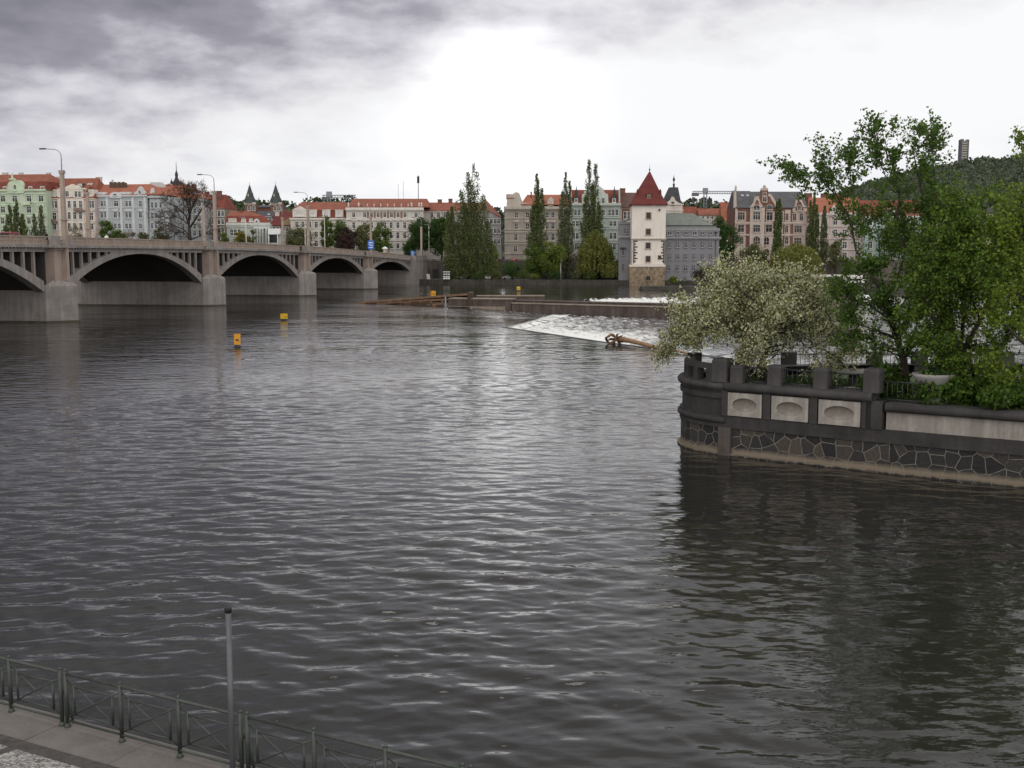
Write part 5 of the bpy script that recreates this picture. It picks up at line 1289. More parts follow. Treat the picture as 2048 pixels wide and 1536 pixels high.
for (nm, lb, u, vt, Y, zb, w, kd, lf, n, gr) in (
 ('broadleaf_tree', 'bright green round tree before the left end of the grey blue house', 212, 428, 372, ST_Z, 44, 'round', 'mid', 5200, GC),
 ('broadleaf_tree', 'low green shrubby tree right of the bright round tree behind the parapet', 236, 452, 368, ST_Z, 34, 'round', 'mid', 2400, GC),
 ('blossom_tree', 'pale pinkish blossoming small tree before the pink house', 150, 440, 372, ST_Z, 46, 'round', 'pale', 1300, GC),
 ('blossom_tree', 'pale blossoming small tree before the middle of the grey blue house', 262, 456, 372, ST_Z, 40, 'round', 'pale', 1800, GC),
 ('broadleaf_tree', 'olive small tree before the right of the grey blue house', 284, 452, 370, ST_Z, 30, 'round', 'olive', 2200, GC),
 ('broadleaf_tree', 'dark olive bushy tree left of the bare tree', 318, 450, 368, ST_Z, 44, 'round', 'olive', 2800, GC),
 ('broadleaf_tree', 'yellow brown small tree before the pale hall columns', 482, 456, 350, ST_Z, 38, 'round', 'yellow', 2600, GC),
 ('broadleaf_tree', 'green small tree behind the right of the bare tree', 447, 455, 362, ST_Z, 28, 'round', 'mid', 2000, GC),
 ('broadleaf_tree', 'thin green tree right of the yellow brown tree', 503, 452, 352, ST_Z, 26, 'round', 'olive', 1500, GC),
 ('broadleaf_tree', 'olive green tree before the left end of the ivory mansard building', 600, 446, 362, ST_Z, 66, 'round', 'olive', 4200, GC),
 ('broadleaf_tree', 'narrow upright green tree before the third white dormer', 654, 425, 364, ST_Z, 30, 'round', 'mid', 3600, GC),
 ('broadleaf_tree', 'dark green tree behind the purple tree', 682, 436, 368, ST_Z, 40, 'round', 'mid', 3800, GC),
 ('broadleaf_tree', 'round purple leaved tree among green ones behind the parapet', 692, 450, 362, ST_Z, 46, 'round', 'purple', 4800, GC),
 ('broadleaf_tree', 'loose green tree before the left of the long ivory block', 728, 432, 364, ST_Z, 52, 'round', 'olive', 4200, GC),
 ('broadleaf_tree', 'mid green loose tree behind the white topped column', 760, 440, 366, ST_Z, 50, 'round', 'mid', 4200, GC),
 ('broadleaf_tree', 'dense dark green tree left of the traffic light', 842, 424, 372, ST_Z, 62, 'round', 'dark', 7000, GC),
 ('broadleaf_tree', 'dark green tree between the dense tree and the poplar cluster', 882, 422, 374, ST_Z, 60, 'round', 'dark', 6500, GC),
 ('broadleaf_tree', 'low dark green tree at the bridge end', 818, 478, 371, ST_Z, 34, 'round', 'dark', 2800, GC),
 ('broadleaf_tree', 'yellow green small tree right of the poplar cluster', 982, 484, 356, LQ, 36, 'round', 'light', 2600, GT),
 ('broadleaf_tree', 'dark bushy tree on the lower quay below the beige corner house', 1022, 522, 351, LQ, 48, 'round', 'dark', 3600, GT),
 ('broadleaf_tree', 'green tree under the poplar before the beige corner house', 1066, 482, 352, LQ, 50, 'round', 'mid', 4600, GT),
 ('broadleaf_tree', 'bright yellow green tree between the two left slender poplars', 1098, 478, 351, LQ, 50, 'round', 'light', 5200, GT),
 ('broadleaf_tree', 'sparse greyish tree before the left of the mint house', 1156, 498, 353, LQ, 38, 'round', 'pale', 1700, GT),
 ('willow_tree', 'large green willow like tree below the two pronged poplar', 1192, 458, 351, LQ, 70, 'willow', 'willow', 8000, GT),
 ('willow_tree', 'small rounded yellow green willow beside the grey annex', 1224, 519, 348, LQ, 40, 'willow', 'willow', 3600, GT),
 ('shrub', 'low dark shrub on the quay below the red car', 955, 545, 350, LQ, 34, 'bush', 'dark', 900, GT),
 ('shrub', 'low green shrub on the quay just right of the poplar cluster', 992, 541, 349.5, LQ, 26, 'bush', 'mid', 800, GT),
 ('shrub', 'low green shrub between the dark bushy tree and the clipped bright one', 1046, 536, 349, LQ, 28, 'bush', 'mid', 900, GT),
 ('shrub', 'dark low shrub at the foot of the birch trunk', 1112, 540, 348.5, LQ, 40, 'bush', 'dark', 1100, GT),
 ('shrub', 'olive low shrub in front of the glazed pavilion', 1150, 537, 348, LQ, 34, 'bush', 'olive', 1000, GT),
 ('shrub', 'green low shrub under the large willow like tree', 1180, 541, 347.5, LQ, 36, 'bush', 'mid', 1000, GT),
 ('shrub', 'bright green low shrub on the quay below the yellow green tree', 1068, 546, 349, LQ, 26, 'bush', 'light', 900, GT),
 ('broadleaf_tree', 'dense green tree between the grey building and the brick house', 1448, 424, 358, 1.5, 66, 'round', 'dark', 8500, GT),
 ('broadleaf_tree', 'dark low tree at the right corner of the grey building', 1432, 480, 352, 1.5, 46, 'round', 'dark', 3800, GT),
 ('broadleaf_tree', 'purplish dark bush in front of the grey building', 1408, 530, 329, .4, 48, 'bush', 'purple', 3400, GT),
 ('shrub', 'rounded yellow green clipped shrub at the foot of the grey building', 1347, 552, 331, .4, 21, 'bush', 'light', 1600, GT),
 ('broadleaf_tree', 'olive spreading tree before the left of the brick house', 1506, 486, 352, 1.5, 70, 'round', 'olive', 5200, GT),
 ('willow_tree', 'broad weeping willow hanging over the quay before the brick house', 1590, 484, 344, 1.5, 96, 'willow', 'willow', 11000, GT),
 ('willow_tree', 'right hand weeping willow merging with the broad one on the quay', 1622, 494, 342, 1.5, 44, 'willow', 'willow', 4600, GT),
 ('broadleaf_tree', 'thin leafy tree before the pale pink house right of the willows', 1672, 470, 350, 1.5, 44, 'round', 'olive', 1700, GT),
 ('broadleaf_tree', 'dark shrub like tree at the right end of the white boat', 1705, 520, 346, 1.5, 40, 'bush', 'mid', 2600, GT),
 ('broadleaf_tree', 'dark green tree above the mint stucco house roof line', 1735, 402, 430, ST_Z, 60, 'round', 'dark', 4200, GT),
 ('broadleaf_tree', 'mid green tree behind the right hand island trees', 1800, 430, 380, ST_Z, 80, 'round', 'mid', 4200, GT)):
    far_tree(nm, lb, u, vt, Y, zb, w, kd, lf, gr, None, 20, .10 if kd != 'bush' else .02, n)
t = thing('birch_tree', 'thin white stemmed birch trunk in front of the quay hedge', 'tree', (at(1122, 500, 349).x, 349, LQ), 0, GT)
mb = MB(); mb.tube([(0, 0, 0), (-.1, 0, 3.5), (.1, 0, 8)], [.22, .17, .06], 7); mb.build('trunk', M_BIRCH, t)
C = shell(900, (0, 0, 8), (2.0, 2.0, 3.0)); quads_mesh('crown', leaf_quads(C, .3, 1.3), LEAF['light'], t)

# ------------------------------------------------------------------ branching skeletons
def grow(mb, tips, p, d, L, r, lev, rnd, up=.15, spread=.75, kids=(3, 4), shrink=.68, n=5, wig=.18, minr=.006):
    """one limb as a wiggly tube, then its children; tips collects the fine twigs (polylines)"""
    steps = 4; pts = [p]; q = p.copy(); dd = d.copy()
    for i in range(steps):
        dd = (dd + Vector((rnd.gauss(0, wig), rnd.gauss(0, wig), rnd.gauss(0, wig*.7) + up*.25))).normalized()
        q = q + dd*(L/steps); pts.append(q.copy())
    r2 = max(minr, r*.55)
    mb.tube(pts, [r + (r2-r)*i/steps for i in range(steps+1)], n if lev > 1 else 3)
    if lev <= 1: tips.append(pts)
    if lev == 0: return
    k = rnd.randint(*kids)
    for i in range(k):
        t = .35 + .65*(i+rnd.random())/k; j = min(steps-1, int(t*steps)); base = pts[j].lerp(pts[j+1], t*steps-j)
        ax = dd.cross(Vector((rnd.gauss(0, 1), rnd.gauss(0, 1), rnd.gauss(0, 1)))).normalized()
        nd = (dd*math.cos(spread*(.6+.6*rnd.random())) + ax*math.sin(spread*(.6+.6*rnd.random()))).normalized()
        grow(mb, tips, base, nd, L*shrink*(.75+.5*rnd.random()), max(minr, r2*(.62+.2*rnd.random())), lev-1, rnd, up, spread, kids, shrink, n, wig, minr)

# bare tree behind the bridge
Yb = 366; p = at(378, 480, Yb)
bt = thing('bare_tree', 'large dark bare tree with spreading limbs behind the bridge parapet', 'tree', (p.x, Yb, ST_Z), 0)
rnd = random.Random(5); mb = MB(); tips = []
def L_(u, v, dy=0.0):
    q = at(u, v, Yb+dy); return Vector((q.x-p.x, dy, q.z-ST_Z))
base = [Vector((0, 0, 0)), L_(380, 480), L_(378, 452)]
mb.tube(base, [.75, .6, .5], 9)
limbs = [([(378, 452), (372, 432), (355, 415), (340, 406)], .34), ([(378, 452), (379, 425), (374, 404), (362, 392)], .34), ([(380, 455), (395, 432), (404, 418), (416, 411)], .36), ([(379, 450), (366, 440), (352, 433), (330, 438)], .26),
         ([(377, 470), (366, 458), (345, 450), (332, 452)], .25), ([(380, 480), (395, 474), (412, 468), (424, 458)], .22), ([(379, 430), (386, 412), (391, 402), (398, 396)], .25), ([(378, 478), (368, 466), (356, 464), (350, 470)], .2), ([(380, 440), (381, 415), (380, 398), (378, 386)], .25)]
for i, (pl, r) in enumerate(limbs):
    dys = [0, rnd.uniform(-1, 1), rnd.uniform(-2.5, 2.5), rnd.uniform(-3.5, 3.5)]
    pts = [L_(u, v, dy) for (u, v), dy in zip(pl, dys)]
    mb.tube(pts, [r, r*.8, r*.6, r*.4], 6)
    for j in range(9):
        t = .3+.7*j/8; k = min(2, int(t*3)); b0 = pts[k].lerp(pts[k+1], t*3-k); d = (pts[k+1]-pts[k]).normalized()
        d = (d + Vector((rnd.gauss(0, .6), rnd.gauss(0, .6), rnd.gauss(.25, .4)))).normalized()
        grow(mb, tips, b0, d, rnd.uniform(2.2, 4.2), .10, 3, rnd, .12, .6, (3, 4), .66, 4, .15, .022)
mb.build('trunk', mat('dark_bare_bark', (.045, .036, .030), .95, .2, 1), bt)
C = np.array([tuple(t[k].lerp(t[k+1], rnd.random())) for t in tips for k in (2, 3)])
quads_mesh('buds', leaf_quads(C, .17, 1.4), leafmat('bud', (.13, .085, .055), .3, .1, .2), bt)

# ------------------------------------------------------------------ trees on the island
def near_tree(name, label, base, limbs, leafm, leaf, per, seed, lev=2, twigL=(.8, 1.5), spread=.8, start=.25, dens=8, extra=None, droop=0.0, barkm=None, cat='tree', fol='foliage', spreadleaf=.12):
    rnd = random.Random(seed); rng = np.random.default_rng(seed)
    O = Vector(base); t = thing(name, label, cat, O, 0)
    mb = MB(); tips = []
    for pl, r0, r1 in limbs:
        pts = [Vector(q)-O for q in pl]
        m = len(pts); mb.tube(pts, [r0 + (r1-r0)*i/(m-1) for i in range(m)], 8 if r0 > .06 else 5)
        L = sum((pts[i+1]-pts[i]).length for i in range(m-1))
        for j in range(int(L*dens)):
            s = start + (1-start)*rnd.random(); k = min(m-2, int(s*(m-1))); b0 = pts[k].lerp(pts[k+1], s*(m-1)-k); d = (pts[k+1]-pts[k]).normalized()
            d = (d*.7 + Vector((rnd.gauss(0, .6), rnd.gauss(0, .6), rnd.gauss(.1-droop, .5)))).normalized()
            grow(mb, tips, b0, d, rnd.uniform(*twigL), max(.012, r1*.5), lev-1, rnd, .12-droop, spread, (2, 4), .62, 4, .2, .005)
    mb.build('trunk', barkm or M_BARK, t)
    C = []
    for tp in tips:
        P = np.array([tuple(q) for q in tp]); m = per
        s = (0.25 + .75*rng.random(m))*(len(P)-1); k = np.minimum(s.astype(int), len(P)-2); f = (s-k)[:, None]
        C.append(P[k]*(1-f) + P[k+1]*f + rng.normal(size=(m, 3))*spreadleaf)
    C = np.concatenate(C)
    if callable(leafm): leafm(t, C, rng)
    else: quads_mesh(fol, leaf_quads(C, leaf, 1.35, .2, .35, rng), leafm, t)
    return t, C
# ================================================================== ISLAND WALL AND GARDEN
IZ = 3.0
STONE, nt, bs = nt_new('polygonal_masonry')
uvn = node(nt, 'ShaderNodeUVMap')
def stone_mat():
    wob = node(nt, 'ShaderNodeVectorMath', operation='MULTIPLY_ADD')
    nz = node(nt, 'ShaderNodeTexNoise'); nz.inputs['Scale'].default_value = 1.3; nt.links.new(uvn.outputs[0], nz.inputs['Vector'])
    nt.links.new(nz.outputs['Color'], wob.inputs[0]); wob.inputs[1].default_value = (.12, .12, 0); nt.links.new(uvn.outputs[0], wob.inputs[2])
    ve = node(nt, 'ShaderNodeTexVoronoi', feature='DISTANCE_TO_EDGE', voronoi_dimensions='2D'); vc = node(nt, 'ShaderNodeTexVoronoi', voronoi_dimensions='2D')
    for v in (ve, vc): v.inputs['Scale'].default_value = 1.75; v.inputs['Randomness'].default_value = .78; nt.links.new(wob.outputs[0], v.inputs['Vector'])
    sep = node(nt, 'ShaderNodeSeparateColor'); nt.links.new(vc.outputs['Color'], sep.inputs[0])
    c = ramp(nt, sep.outputs[0], [(0.0, (.022, .021, .021)), (.6, (.036, .034, .033)), (.88, (.048, .043, .039)), (.95, (.064, .053, .044)), (1, (.078, .062, .050))])
    n2 = noise(nt, uvn.outputs[0], 9, 5, .65)
    c = mix(nt, .75, c, ramp(nt, n2, [(.3, (.55, .55, .55)), (.7, (1.4, 1.4, 1.4))]), 'MULTIPLY')
    mort = ramp(nt, ve.outputs['Distance'], [(.016, (1, 1, 1)), (.032, (0, 0, 0))])
    mbk = math_(nt, 'MULTIPLY', mort, ramp(nt, noise(nt, uvn.outputs[0], 2.2, 4), [(.32, (.15, .15, .15)), (.55, (1, 1, 1))]))
    c = mix(nt, mbk, c, (.20, .182, .16))
    # silt line left by the river on the foot of the wall
    su = node(nt, 'ShaderNodeSeparateXYZ'); nt.links.new(uvn.outputs[0], su.inputs[0])
    lv = math_(nt, 'ADD', su.outputs[1], math_(nt, 'MULTIPLY', math_(nt, 'SUBTRACT', noise(nt, uvn.outputs[0], 2.5, 4), .5), .22))
    silt = ramp(nt, lv, [(.03, (0, 0, 0)), (.09, (1, 1, 1)), (.20, (1, 1, 1)), (.42, (0, 0, 0))])
    c = mix(nt, math_(nt, 'MULTIPLY', silt, .8), c, (.235, .19, .14))
    nt.links.new(c, bs.inputs['Base Color']); bs.inputs['Roughness'].default_value = .85; bs.inputs['Specular IOR Level'].default_value = .25
    b = node(nt, 'ShaderNodeBump'); b.inputs['Distance'].default_value = .05; hh = math_(nt, 'ADD', math_(nt, 'MINIMUM', ve.outputs['Distance'], .1), math_(nt, 'MULTIPLY', n2, .25))
    nt.links.new(hh, b.inputs['Height']); nt.links.new(b.outputs[0], bs.inputs['Normal'])
stone_mat()
GRAN = mat('dark_granite', (0.050, 0.046, 0.044), .8, .3, .9, .35, bump=.012, fine=7)
GRANL = mat('worn_granite', (0.066, 0.061, 0.059), .85, .25, 1.2, .2, bump=.01, fine=8)
PANEL = mat('pale_weathered_stone', (0.38, 0.345, 0.31), .9, .16, .9, .5, bump=.01, fine=6)
BOWL = mat('shaded_oval_stone', (0.265, 0.235, 0.20), .9, .2, 1.4, .35, bump=.01, fine=6)  # panel stone darkened, so the shade inside the ovals is in the colour
C0 = Vector((9.9, 51.3)); D0 = Vector((15.35, 47.35)); E0 = Vector((24.0, 41.6)); F0 = Vector((60, 20))
dirv = (D0-C0).normalized(); nrm = Vector((dirv.y, -dirv.x))           # outward, towards the viewer
ctr = C0 - nrm*3.7
a0 = math.atan2(nrm.y, nrm.x)
arc = [ctr + Vector((math.cos(a0-R(t)), math.sin(a0-R(t))))*3.7 for t in range(0, 166, 11)]      # round tip, from the front round to the back
back = [Vector((13.2, 59.3)), Vector((18, 60.2)), Vector((40, 61.2)), Vector((75, 61))]
path = list(reversed(back)) + list(reversed(arc)) + [D0, E0, F0]
iC = len(back) + len(arc) - 1
def offs(path, d):
    out = []
    for i, p in enumerate(path):
        a = path[max(i-1, 0)]; b = path[min(i+1, len(path)-1)]
        t1 = (p-a).normalized() if i > 0 else (b-p).normalized(); t2 = (b-p).normalized() if i < len(path)-1 else t1
        t = (t1+t2).normalized(); nn = Vector((t.y, -t.x)); c = max(.5, nn.dot(Vector((t1.y, -t1.x))))
        out.append(p + nn*(d/c))
    return out
def strip(name, m, path, d0, d1, z0, z1, parent, zf=None, smooth=False):
    """band along the wall between offsets d0 (inner) and d1 (outer), z0..z1, with running-length UVs"""
    A = offs(path, d0); B = offs(path, d1); mb = MB(); L = 0
    for i in range(len(path)-1):
        l = (path[i+1]-path[i]).length
        q = [(*B[i], z0), (*B[i+1], z0), (*B[i+1], z1), (*B[i], z1)]
        mb.face(q, 0, smooth, [(L, z0), (L+l, z0), (L+l, z1), (L, z1)])
        mb.face([(*A[i], z1), (*A[i+1], z1), (*B[i+1], z1), (*B[i], z1)], 0, False, [(L, z1+1), (L+l, z1+1), (L+l, z1), (L, z1)])
        mb.face([(*A[i], z0), (*A[i+1], z0), (*B[i+1], z0), (*B[i], z0)], 0, False, [(L, z0), (L+l, z0), (L+l, z0), (L, z0)])
        L += l
    for k in (0, -1): mb.face([(*A[k], z0), (*B[k], z0), (*B[k], z1), (*A[k], z1)], 0, False, [(0, z0), (.5, z0), (.5, z1), (0, z1)])
    return mb.build(name, m, parent)
isl = thing('island_wall', 'dark stone embankment wall round the tip of the garden island with pale oval panels', 'wall', (0, 0, 0))
strip('stone_base', STONE, path, -.8, .10, -1.6, 1.28, isl)
strip('footing', STONE, path, -.6, .26, -1.6, .10, isl)
strip('lower_band', GRAN, path, -.7, .17, 1.28, 1.85, isl)
left = path[:iC+1]; mid = [C0, D0]; right = [D0, E0, F0]
strip('wall_face', GRAN, left, -.8, .05, 1.85, 3.0, isl, smooth=True)
strip('upper_band', GRAN, left, -.7, .16, 2.62, 2.85, isl); 
strip('coping', GRANL, left, -.75, .20, 3.0, 3.36, isl)
strip('wall_face', GRAN, mid, -.8, .0, 1.85, 3.0, isl); strip('coping', GRANL, mid, -.75, .22, 3.0, 3.38, isl)
rr_ = [D0 + dirv*.55, E0, F0]
strip('wall_face', PANEL, rr_, -.8, -.03, 1.8, 2.62, isl); strip('coping', GRANL, rr_, -.75, .16, 2.62, 3.0, isl)
# rounded noses of the copings
def nose(path, z, r, d, m, name='coping_nose'):
    P = offs(path, d); mb = MB(); mb.tube([(*p, z) for p in P], r, 8); return mb.build(name, m, isl)
nose(mid, 3.19, .19, .2, GRANL); nose(rr_, 2.81, .18, .14, GRANL); nose(left, 3.18, .17, .14, GRANL); nose(left, 1.62, .16, .13, GRAN, 'band_nose')
def wp(s, d, z):                      # s metres along the front from C0, d outwards
    q = C0 + dirv*s + nrm*d; return (q.x, q.y, z)
LM = (D0-C0).length
wang = math.atan2(dirv.y, dirv.x)
def sAt(u):                           # distance along the front line where photo column u meets it
    d = ray(u, 850); k = Vector((d.x, d.y)); 
    M = np.array([[dirv.x, -k.x], [dirv.y, -k.y]]); s = np.linalg.solve(M, np.array([-C0.x, -C0.y])); return float(s[0])
# pale panels with scooped ovals
for u0, u1 in ((1459, 1526), (1546, 1619), (1640, 1723)):
    s0, s1 = sAt(u0), sAt(u1); w = s1-s0; h = 1.06; cx = w/2; cz = h/2
    mb = MB(); N = 48; ea, eb = w*.36, h*.29
    ring = []
    rect = []
    for i in range(N):
        t = 2*math.pi*i/N; c, s_ = math.cos(t), math.sin(t)
        ring.append((cx+ea*c, cz+eb*s_))
        k = min(w/2/abs(c) if abs(c) > 1e-6 else 1e9, h/2/abs(s_) if abs(s_) > 1e-6 else 1e9)
        rect.append((cx+k*c, cz+k*s_))
    for cc in ((0, 0), (w, 0), (w, h), (0, h)):
        j = min(range(N), key=lambda i: (rect[i][0]-cc[0])**2 + (rect[i][1]-cc[1])**2); rect[j] = cc
    prof = [(1, 0), (.99, .085), (.9, .13), (.7, .165), (.45, .19), (.2, .20)]
    for i in range(N):
        j = (i+1) % N
        mb.face([(rect[i][0], 0, rect[i][1]), (rect[j][0], 0, rect[j][1]), (ring[j][0], 0, ring[j][1]), (ring[i][0], 0, ring[i][1])])
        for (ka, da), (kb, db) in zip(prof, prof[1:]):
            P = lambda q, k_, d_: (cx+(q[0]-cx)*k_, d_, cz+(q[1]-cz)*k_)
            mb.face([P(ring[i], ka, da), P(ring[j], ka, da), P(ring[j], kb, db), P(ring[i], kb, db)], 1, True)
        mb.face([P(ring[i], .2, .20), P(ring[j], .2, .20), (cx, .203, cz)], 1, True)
        mb.face([(rect[i][0], 0, rect[i][1]), (rect[j][0], 0, rect[j][1]), (rect[j][0], .3, rect[j][1]), (rect[i][0], .3, rect[i][1])])
    q = wp(s0, .24, 1.88)
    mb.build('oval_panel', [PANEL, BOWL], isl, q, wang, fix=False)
for s_, w in ((sAt(1452), .3), (sAt(1536), .36), (sAt(1629), .36), (sAt(1735), .42)):
    mb = MB(); mb.box(-w/2, w/2, -.10, .3, 0, 1.145); mb.build('pier_strip', GRAN, isl, wp(s_, .12, 1.853), wang)
mb = MB(); mb.box(-.35, .35, -.2, .6, -1.05, .15); mb.build('corner_pier', GRAN, isl, wp(LM+.1, .02, 2.9), wang)
mb = MB(); mb.box(-.3, .3, -.2, .3, 0, 2.9); mb.build('corner_pier', mat('brown_granite', (.10, .085, .075), .9, .25, .8, .4), isl, wp(.0, .08, -1.6), wang)
# granite posts with thin iron railing between them
def post(u, size, h, z, parent, big=False):
    s_ = sAt(u); mb = MB(); k = size/2
    mb.box(-k, k, -k, k, 0, h-.12); 
    mb.prismz([(-k, -k), (k, -k), (k, k), (-k, k)], h-.12, h-.118)
    c = k*.86; P = [(-k, -k, h-.12), (k, -k, h-.12), (k, k, h-.12), (-k, k, h-.12)]; Q = [(-c, -c, h), (c, -c, h), (c, c, h), (-c, c, h)]
    for i in range(4): mb.face([P[i], P[(i+1) % 4], Q[(i+1) % 4], Q[i]])
    mb.face(Q)
    return mb.build('post', GRANL, parent, wp(s_, -.15, z), wang)
rail = thing('island_railing', 'granite posts with thin iron bars along the front of the island garden', 'railing', (0, 0, 0))
for u, sz, h in ((1440, .74, 1.08), (1473, .6, .8), (1548, .62, .92), (1640, .62, .92), (1742, .68, 1.02)): post(u, sz, h, 3.38, rail)
def bars(p, q, z, h, parent, step=.2):
    p = Vector(p); q = Vector(q); L = (q-p).length; n = max(2, int(L/step)); mb = MB()
    for zz in (.1, h): mb.tube([(p.x, p.y, z+zz), (q.x, q.y, z+zz)], .032, 5)
    for i in range(1, n):
        a = p.lerp(q, i/n); mb.tube([(a.x, a.y, z+.02), (a.x, a.y, z+h+.04)], .019, 4)
    return mb.build('iron_bars', M_DARK, parent)
us = [1485, 1535, 1560, 1628, 1652, 1728]
for u0, u1 in zip(us[::2], us[1::2]):
    bars(wp(sAt(u0), -.15, 0)[:2], wp(sAt(u1), -.15, 0)[:2], 3.38, .72, rail)
for (a, b) in ((sAt(1757), sAt(1850)),):
    bars(wp(a, -.3, 0)[:2], wp(b, -.3, 0)[:2], 3.0, .85, rail)
# low balustrade round the tip
bal = thing('balustrade', 'dark stone balustrade curving round the island tip', 'balustrade', (0, 0, 0))
tip = [ctr + Vector((math.cos(a0-R(t)), math.sin(a0-R(t))))*3.5 for t in range(8, 96, 8)]
mb = MB(); o1 = [ctr + (p-ctr)*(3.68/3.5) for p in tip]; o2 = [ctr + (p-ctr)*(3.2/3.5) for p in tip]
for i in range(len(tip)-1):
    q = [o1[i], o1[i+1], o2[i+1], o2[i]]
    mb.prismz([(v.x, v.y) for v in q], 3.92, 4.14)
mb.build('coping', GRANL, bal)
for i in range(1, len(tip)-1, 2):
    mb = MB(); mb.box(-.2, .2, -.18, .18, 0, .56); mb.build('short_post', GRAN, bal, (tip[i].x, tip[i].y, 3.36), a0-R(8+8*i)+math.pi/2)
mb = MB(); mb.box(-.26, .26, -.26, .26, 0, .95); mb.build('end_post', GRAN, bal, (tip[-1].x, tip[-1].y, 3.36), a0-R(96))
# back railing
br_ = thing('island_railing', 'granite posts with iron bars along the far back edge of the island', 'railing', (0, 0, 0))
pts = []
for u in (1480, 1577, 1668, 1748, 1838, 1925, 2010, 2090):
    d = ray(u, 735); k = 60.0/d.y; pts.append(Vector((d.x*k, 60.0 + (0 if u > 1500 else -.7))))
for p in pts:
    mb = MB(); mb.box(-.36, .36, -.3, .3, -.4, 1.02); mb.build('post', GRAN, br_, (p.x, p.y, 3.0))
for a, b in zip(pts, pts[1:]):
    d = (b-a).normalized()*.4; bars(a+d, b-d, 3.05, .85, br_, .23)
# garden ground
mb = MB(); ring = offs(path, -.5); mb.face([(p.x, p.y, IZ-.1) for p in ring] + [(75, 30, IZ-.1)])
LAWN, nt, bs = nt_new('lawn')
v = objco(nt); c = ramp(nt, noise(nt, v, .9, 5), [(.3, (.020, .045, .010)), (.7, (.05, .095, .02))]); nt.links.new(mix(nt, .7, c, ramp(nt, noise(nt, v, 14, 3), [(.3, (.6, .6, .6)), (.7, (1.3, 1.3, 1.3))]), 'MULTIPLY'), bs.inputs['Base Color']); bs.inputs['Roughness'].default_value = .9
g = mb.build('island_ground', LAWN, fix=False); tag(g, kind='structure')
# short grass blades make the lawn's edge uneven
C = []
for i in range(14000):
    s_ = random.random()*26 - 3; d = -.8 - random.random()*7
    q = C0 + dirv*s_ + nrm*d
    if (q-ctr).length > 3.1 and s_ < 0: continue
    C.append((q.x, q.y, IZ-.03+random.random()*.06))
C = np.array(C); o = quads_mesh('grass', leaf_quads(C, .11, 1.8, 0, -.8), leafmat('grass_blade', (.045, .085, .018), .4, .1, .3)); tag(o, 'short green grass on the island garden', 'grass', kind='stuff')
# stone table with benches, planter bowl
CTX = mat('pale_garden_concrete', (.30, .285, .27), .9, .2, 2)
q = ground(1708, 772, 3.0); t = thing('stone_table', 'pale rounded stone table behind the railing of the island garden', 'table', (q.x, q.y, IZ-.1))
mb = MB(); mb.lathe([(.75, .70), (.85, .74), (.85, .82), (.80, .86)], 0, 0, 20); mb.build('table_top', CTX, t); mb = MB(); mb.lathe([(.35, 0), (.26, .2), (.26, .7)], 0, 0, 12); mb.build('leg', GRANL, t)
q = ground(1692, 792, 3.0)
t = thing('stone_bench', 'low pale stone bench beside the round stone table', 'bench', (q.x, q.y, IZ-.1), .2)
mb = MB(); mb.box(-.8, .8, -.22, .22, .36, .48); mb.build('seat', CTX, t)
for x in (-.55, .55): mb = MB(); mb.box(x-.1, x+.1, -.18, .18, 0, .357); mb.build('leg', CTX, t)
q = ground(1866, 806, 3.0); t = thing('planter', 'grey stone planter bowl on a square block behind the low wall', 'planter', (q.x, q.y, IZ-.1))
mb = MB(); mb.box(-.42, .42, -.42, .42, 0, .78); mb.build('pedestal', CTX, t); mb = MB(); mb.lathe([(.45, .78), (.7, 1.0), (.86, 1.22), (.9, 1.34), (.82, 1.36), (.7, 1.25)], 0, 0, 20); mb.build('bowl', CTX, t)
C = shell(160, (0, 0, 1.4), (.6, .6, .12)); quads_mesh('soil_plants', leaf_quads(C, .1), LEAF['dark'], t)
# yellow floating boom beyond the island
YEL = mat('yellow_plastic', (.72, .43, .02), .5, .12, 2)
t = thing('floating_boom', 'line of yellow floats on the water behind the island railing', 'boom', (0, 0, 0))
for i in range(26):
    x = 19.5+i*1.25; mb = MB(); mb.lathe([(.06, 0), (.32, .08), (.34, .5), (.3, .9), (.08, 1.0)], 0, 0, 10)
    o = mb.build('float', YEL, t, (x, 66+.04*i, LOWZ+.08)); o.rotation_euler = (0, math.pi/2, 0)

# --- blossom tree at the tip
BL = leafmat('cream_blossom', (0.52, 0.52, 0.34), .3, .05, .35); BLG = leafmat('young_green_leaf', (.13, .155, .045), .35, .1, .3)
bb = ground(1528, 742, IZ); bb = Vector((bb.x, 54.3, IZ-.1)); bb.x = at(1528, 740, 54.3).x
rnd = random.Random(12)
P_ = lambda u, v, Y: tuple(at(u, v, Y))
limbs = [([tuple(bb), P_(1524, 722, 54.3), P_(1536, 700, 54.2), P_(1527, 684, 54.1), P_(1522, 660, 54)], .17, .11)]
dome = Vector(P_(1514, 690, 54.1))
for i in range(70):
    a = rnd.random()*6.283; e = math.asin(rnd.uniform(-.36, .995)); RR = 4.4*(.8+.25*rnd.random())
    top = Vector((math.cos(a)*math.cos(e)*RR*.95, math.sin(a)*math.cos(e)*RR*.85, math.sin(e)*RR*(.80 if e > .8 else .70) + .15))
    s = Vector(P_(1526, 684-rnd.random()*24, 54.1)); midp = s + top*.5 + Vector((rnd.gauss(0, .3), rnd.gauss(0, .3), .65*math.cos(e)))
    endp = s + top; q1 = s + top*.22 + Vector((0, 0, .45)); 
    d = (endp-midp).normalized(); droop_ = endp + Vector((d.x*.5, d.y*.5, -.55*math.cos(e)))
    limbs.append(([tuple(s), tuple(q1), tuple(midp), tuple(endp), tuple(droop_)], .055, .010))
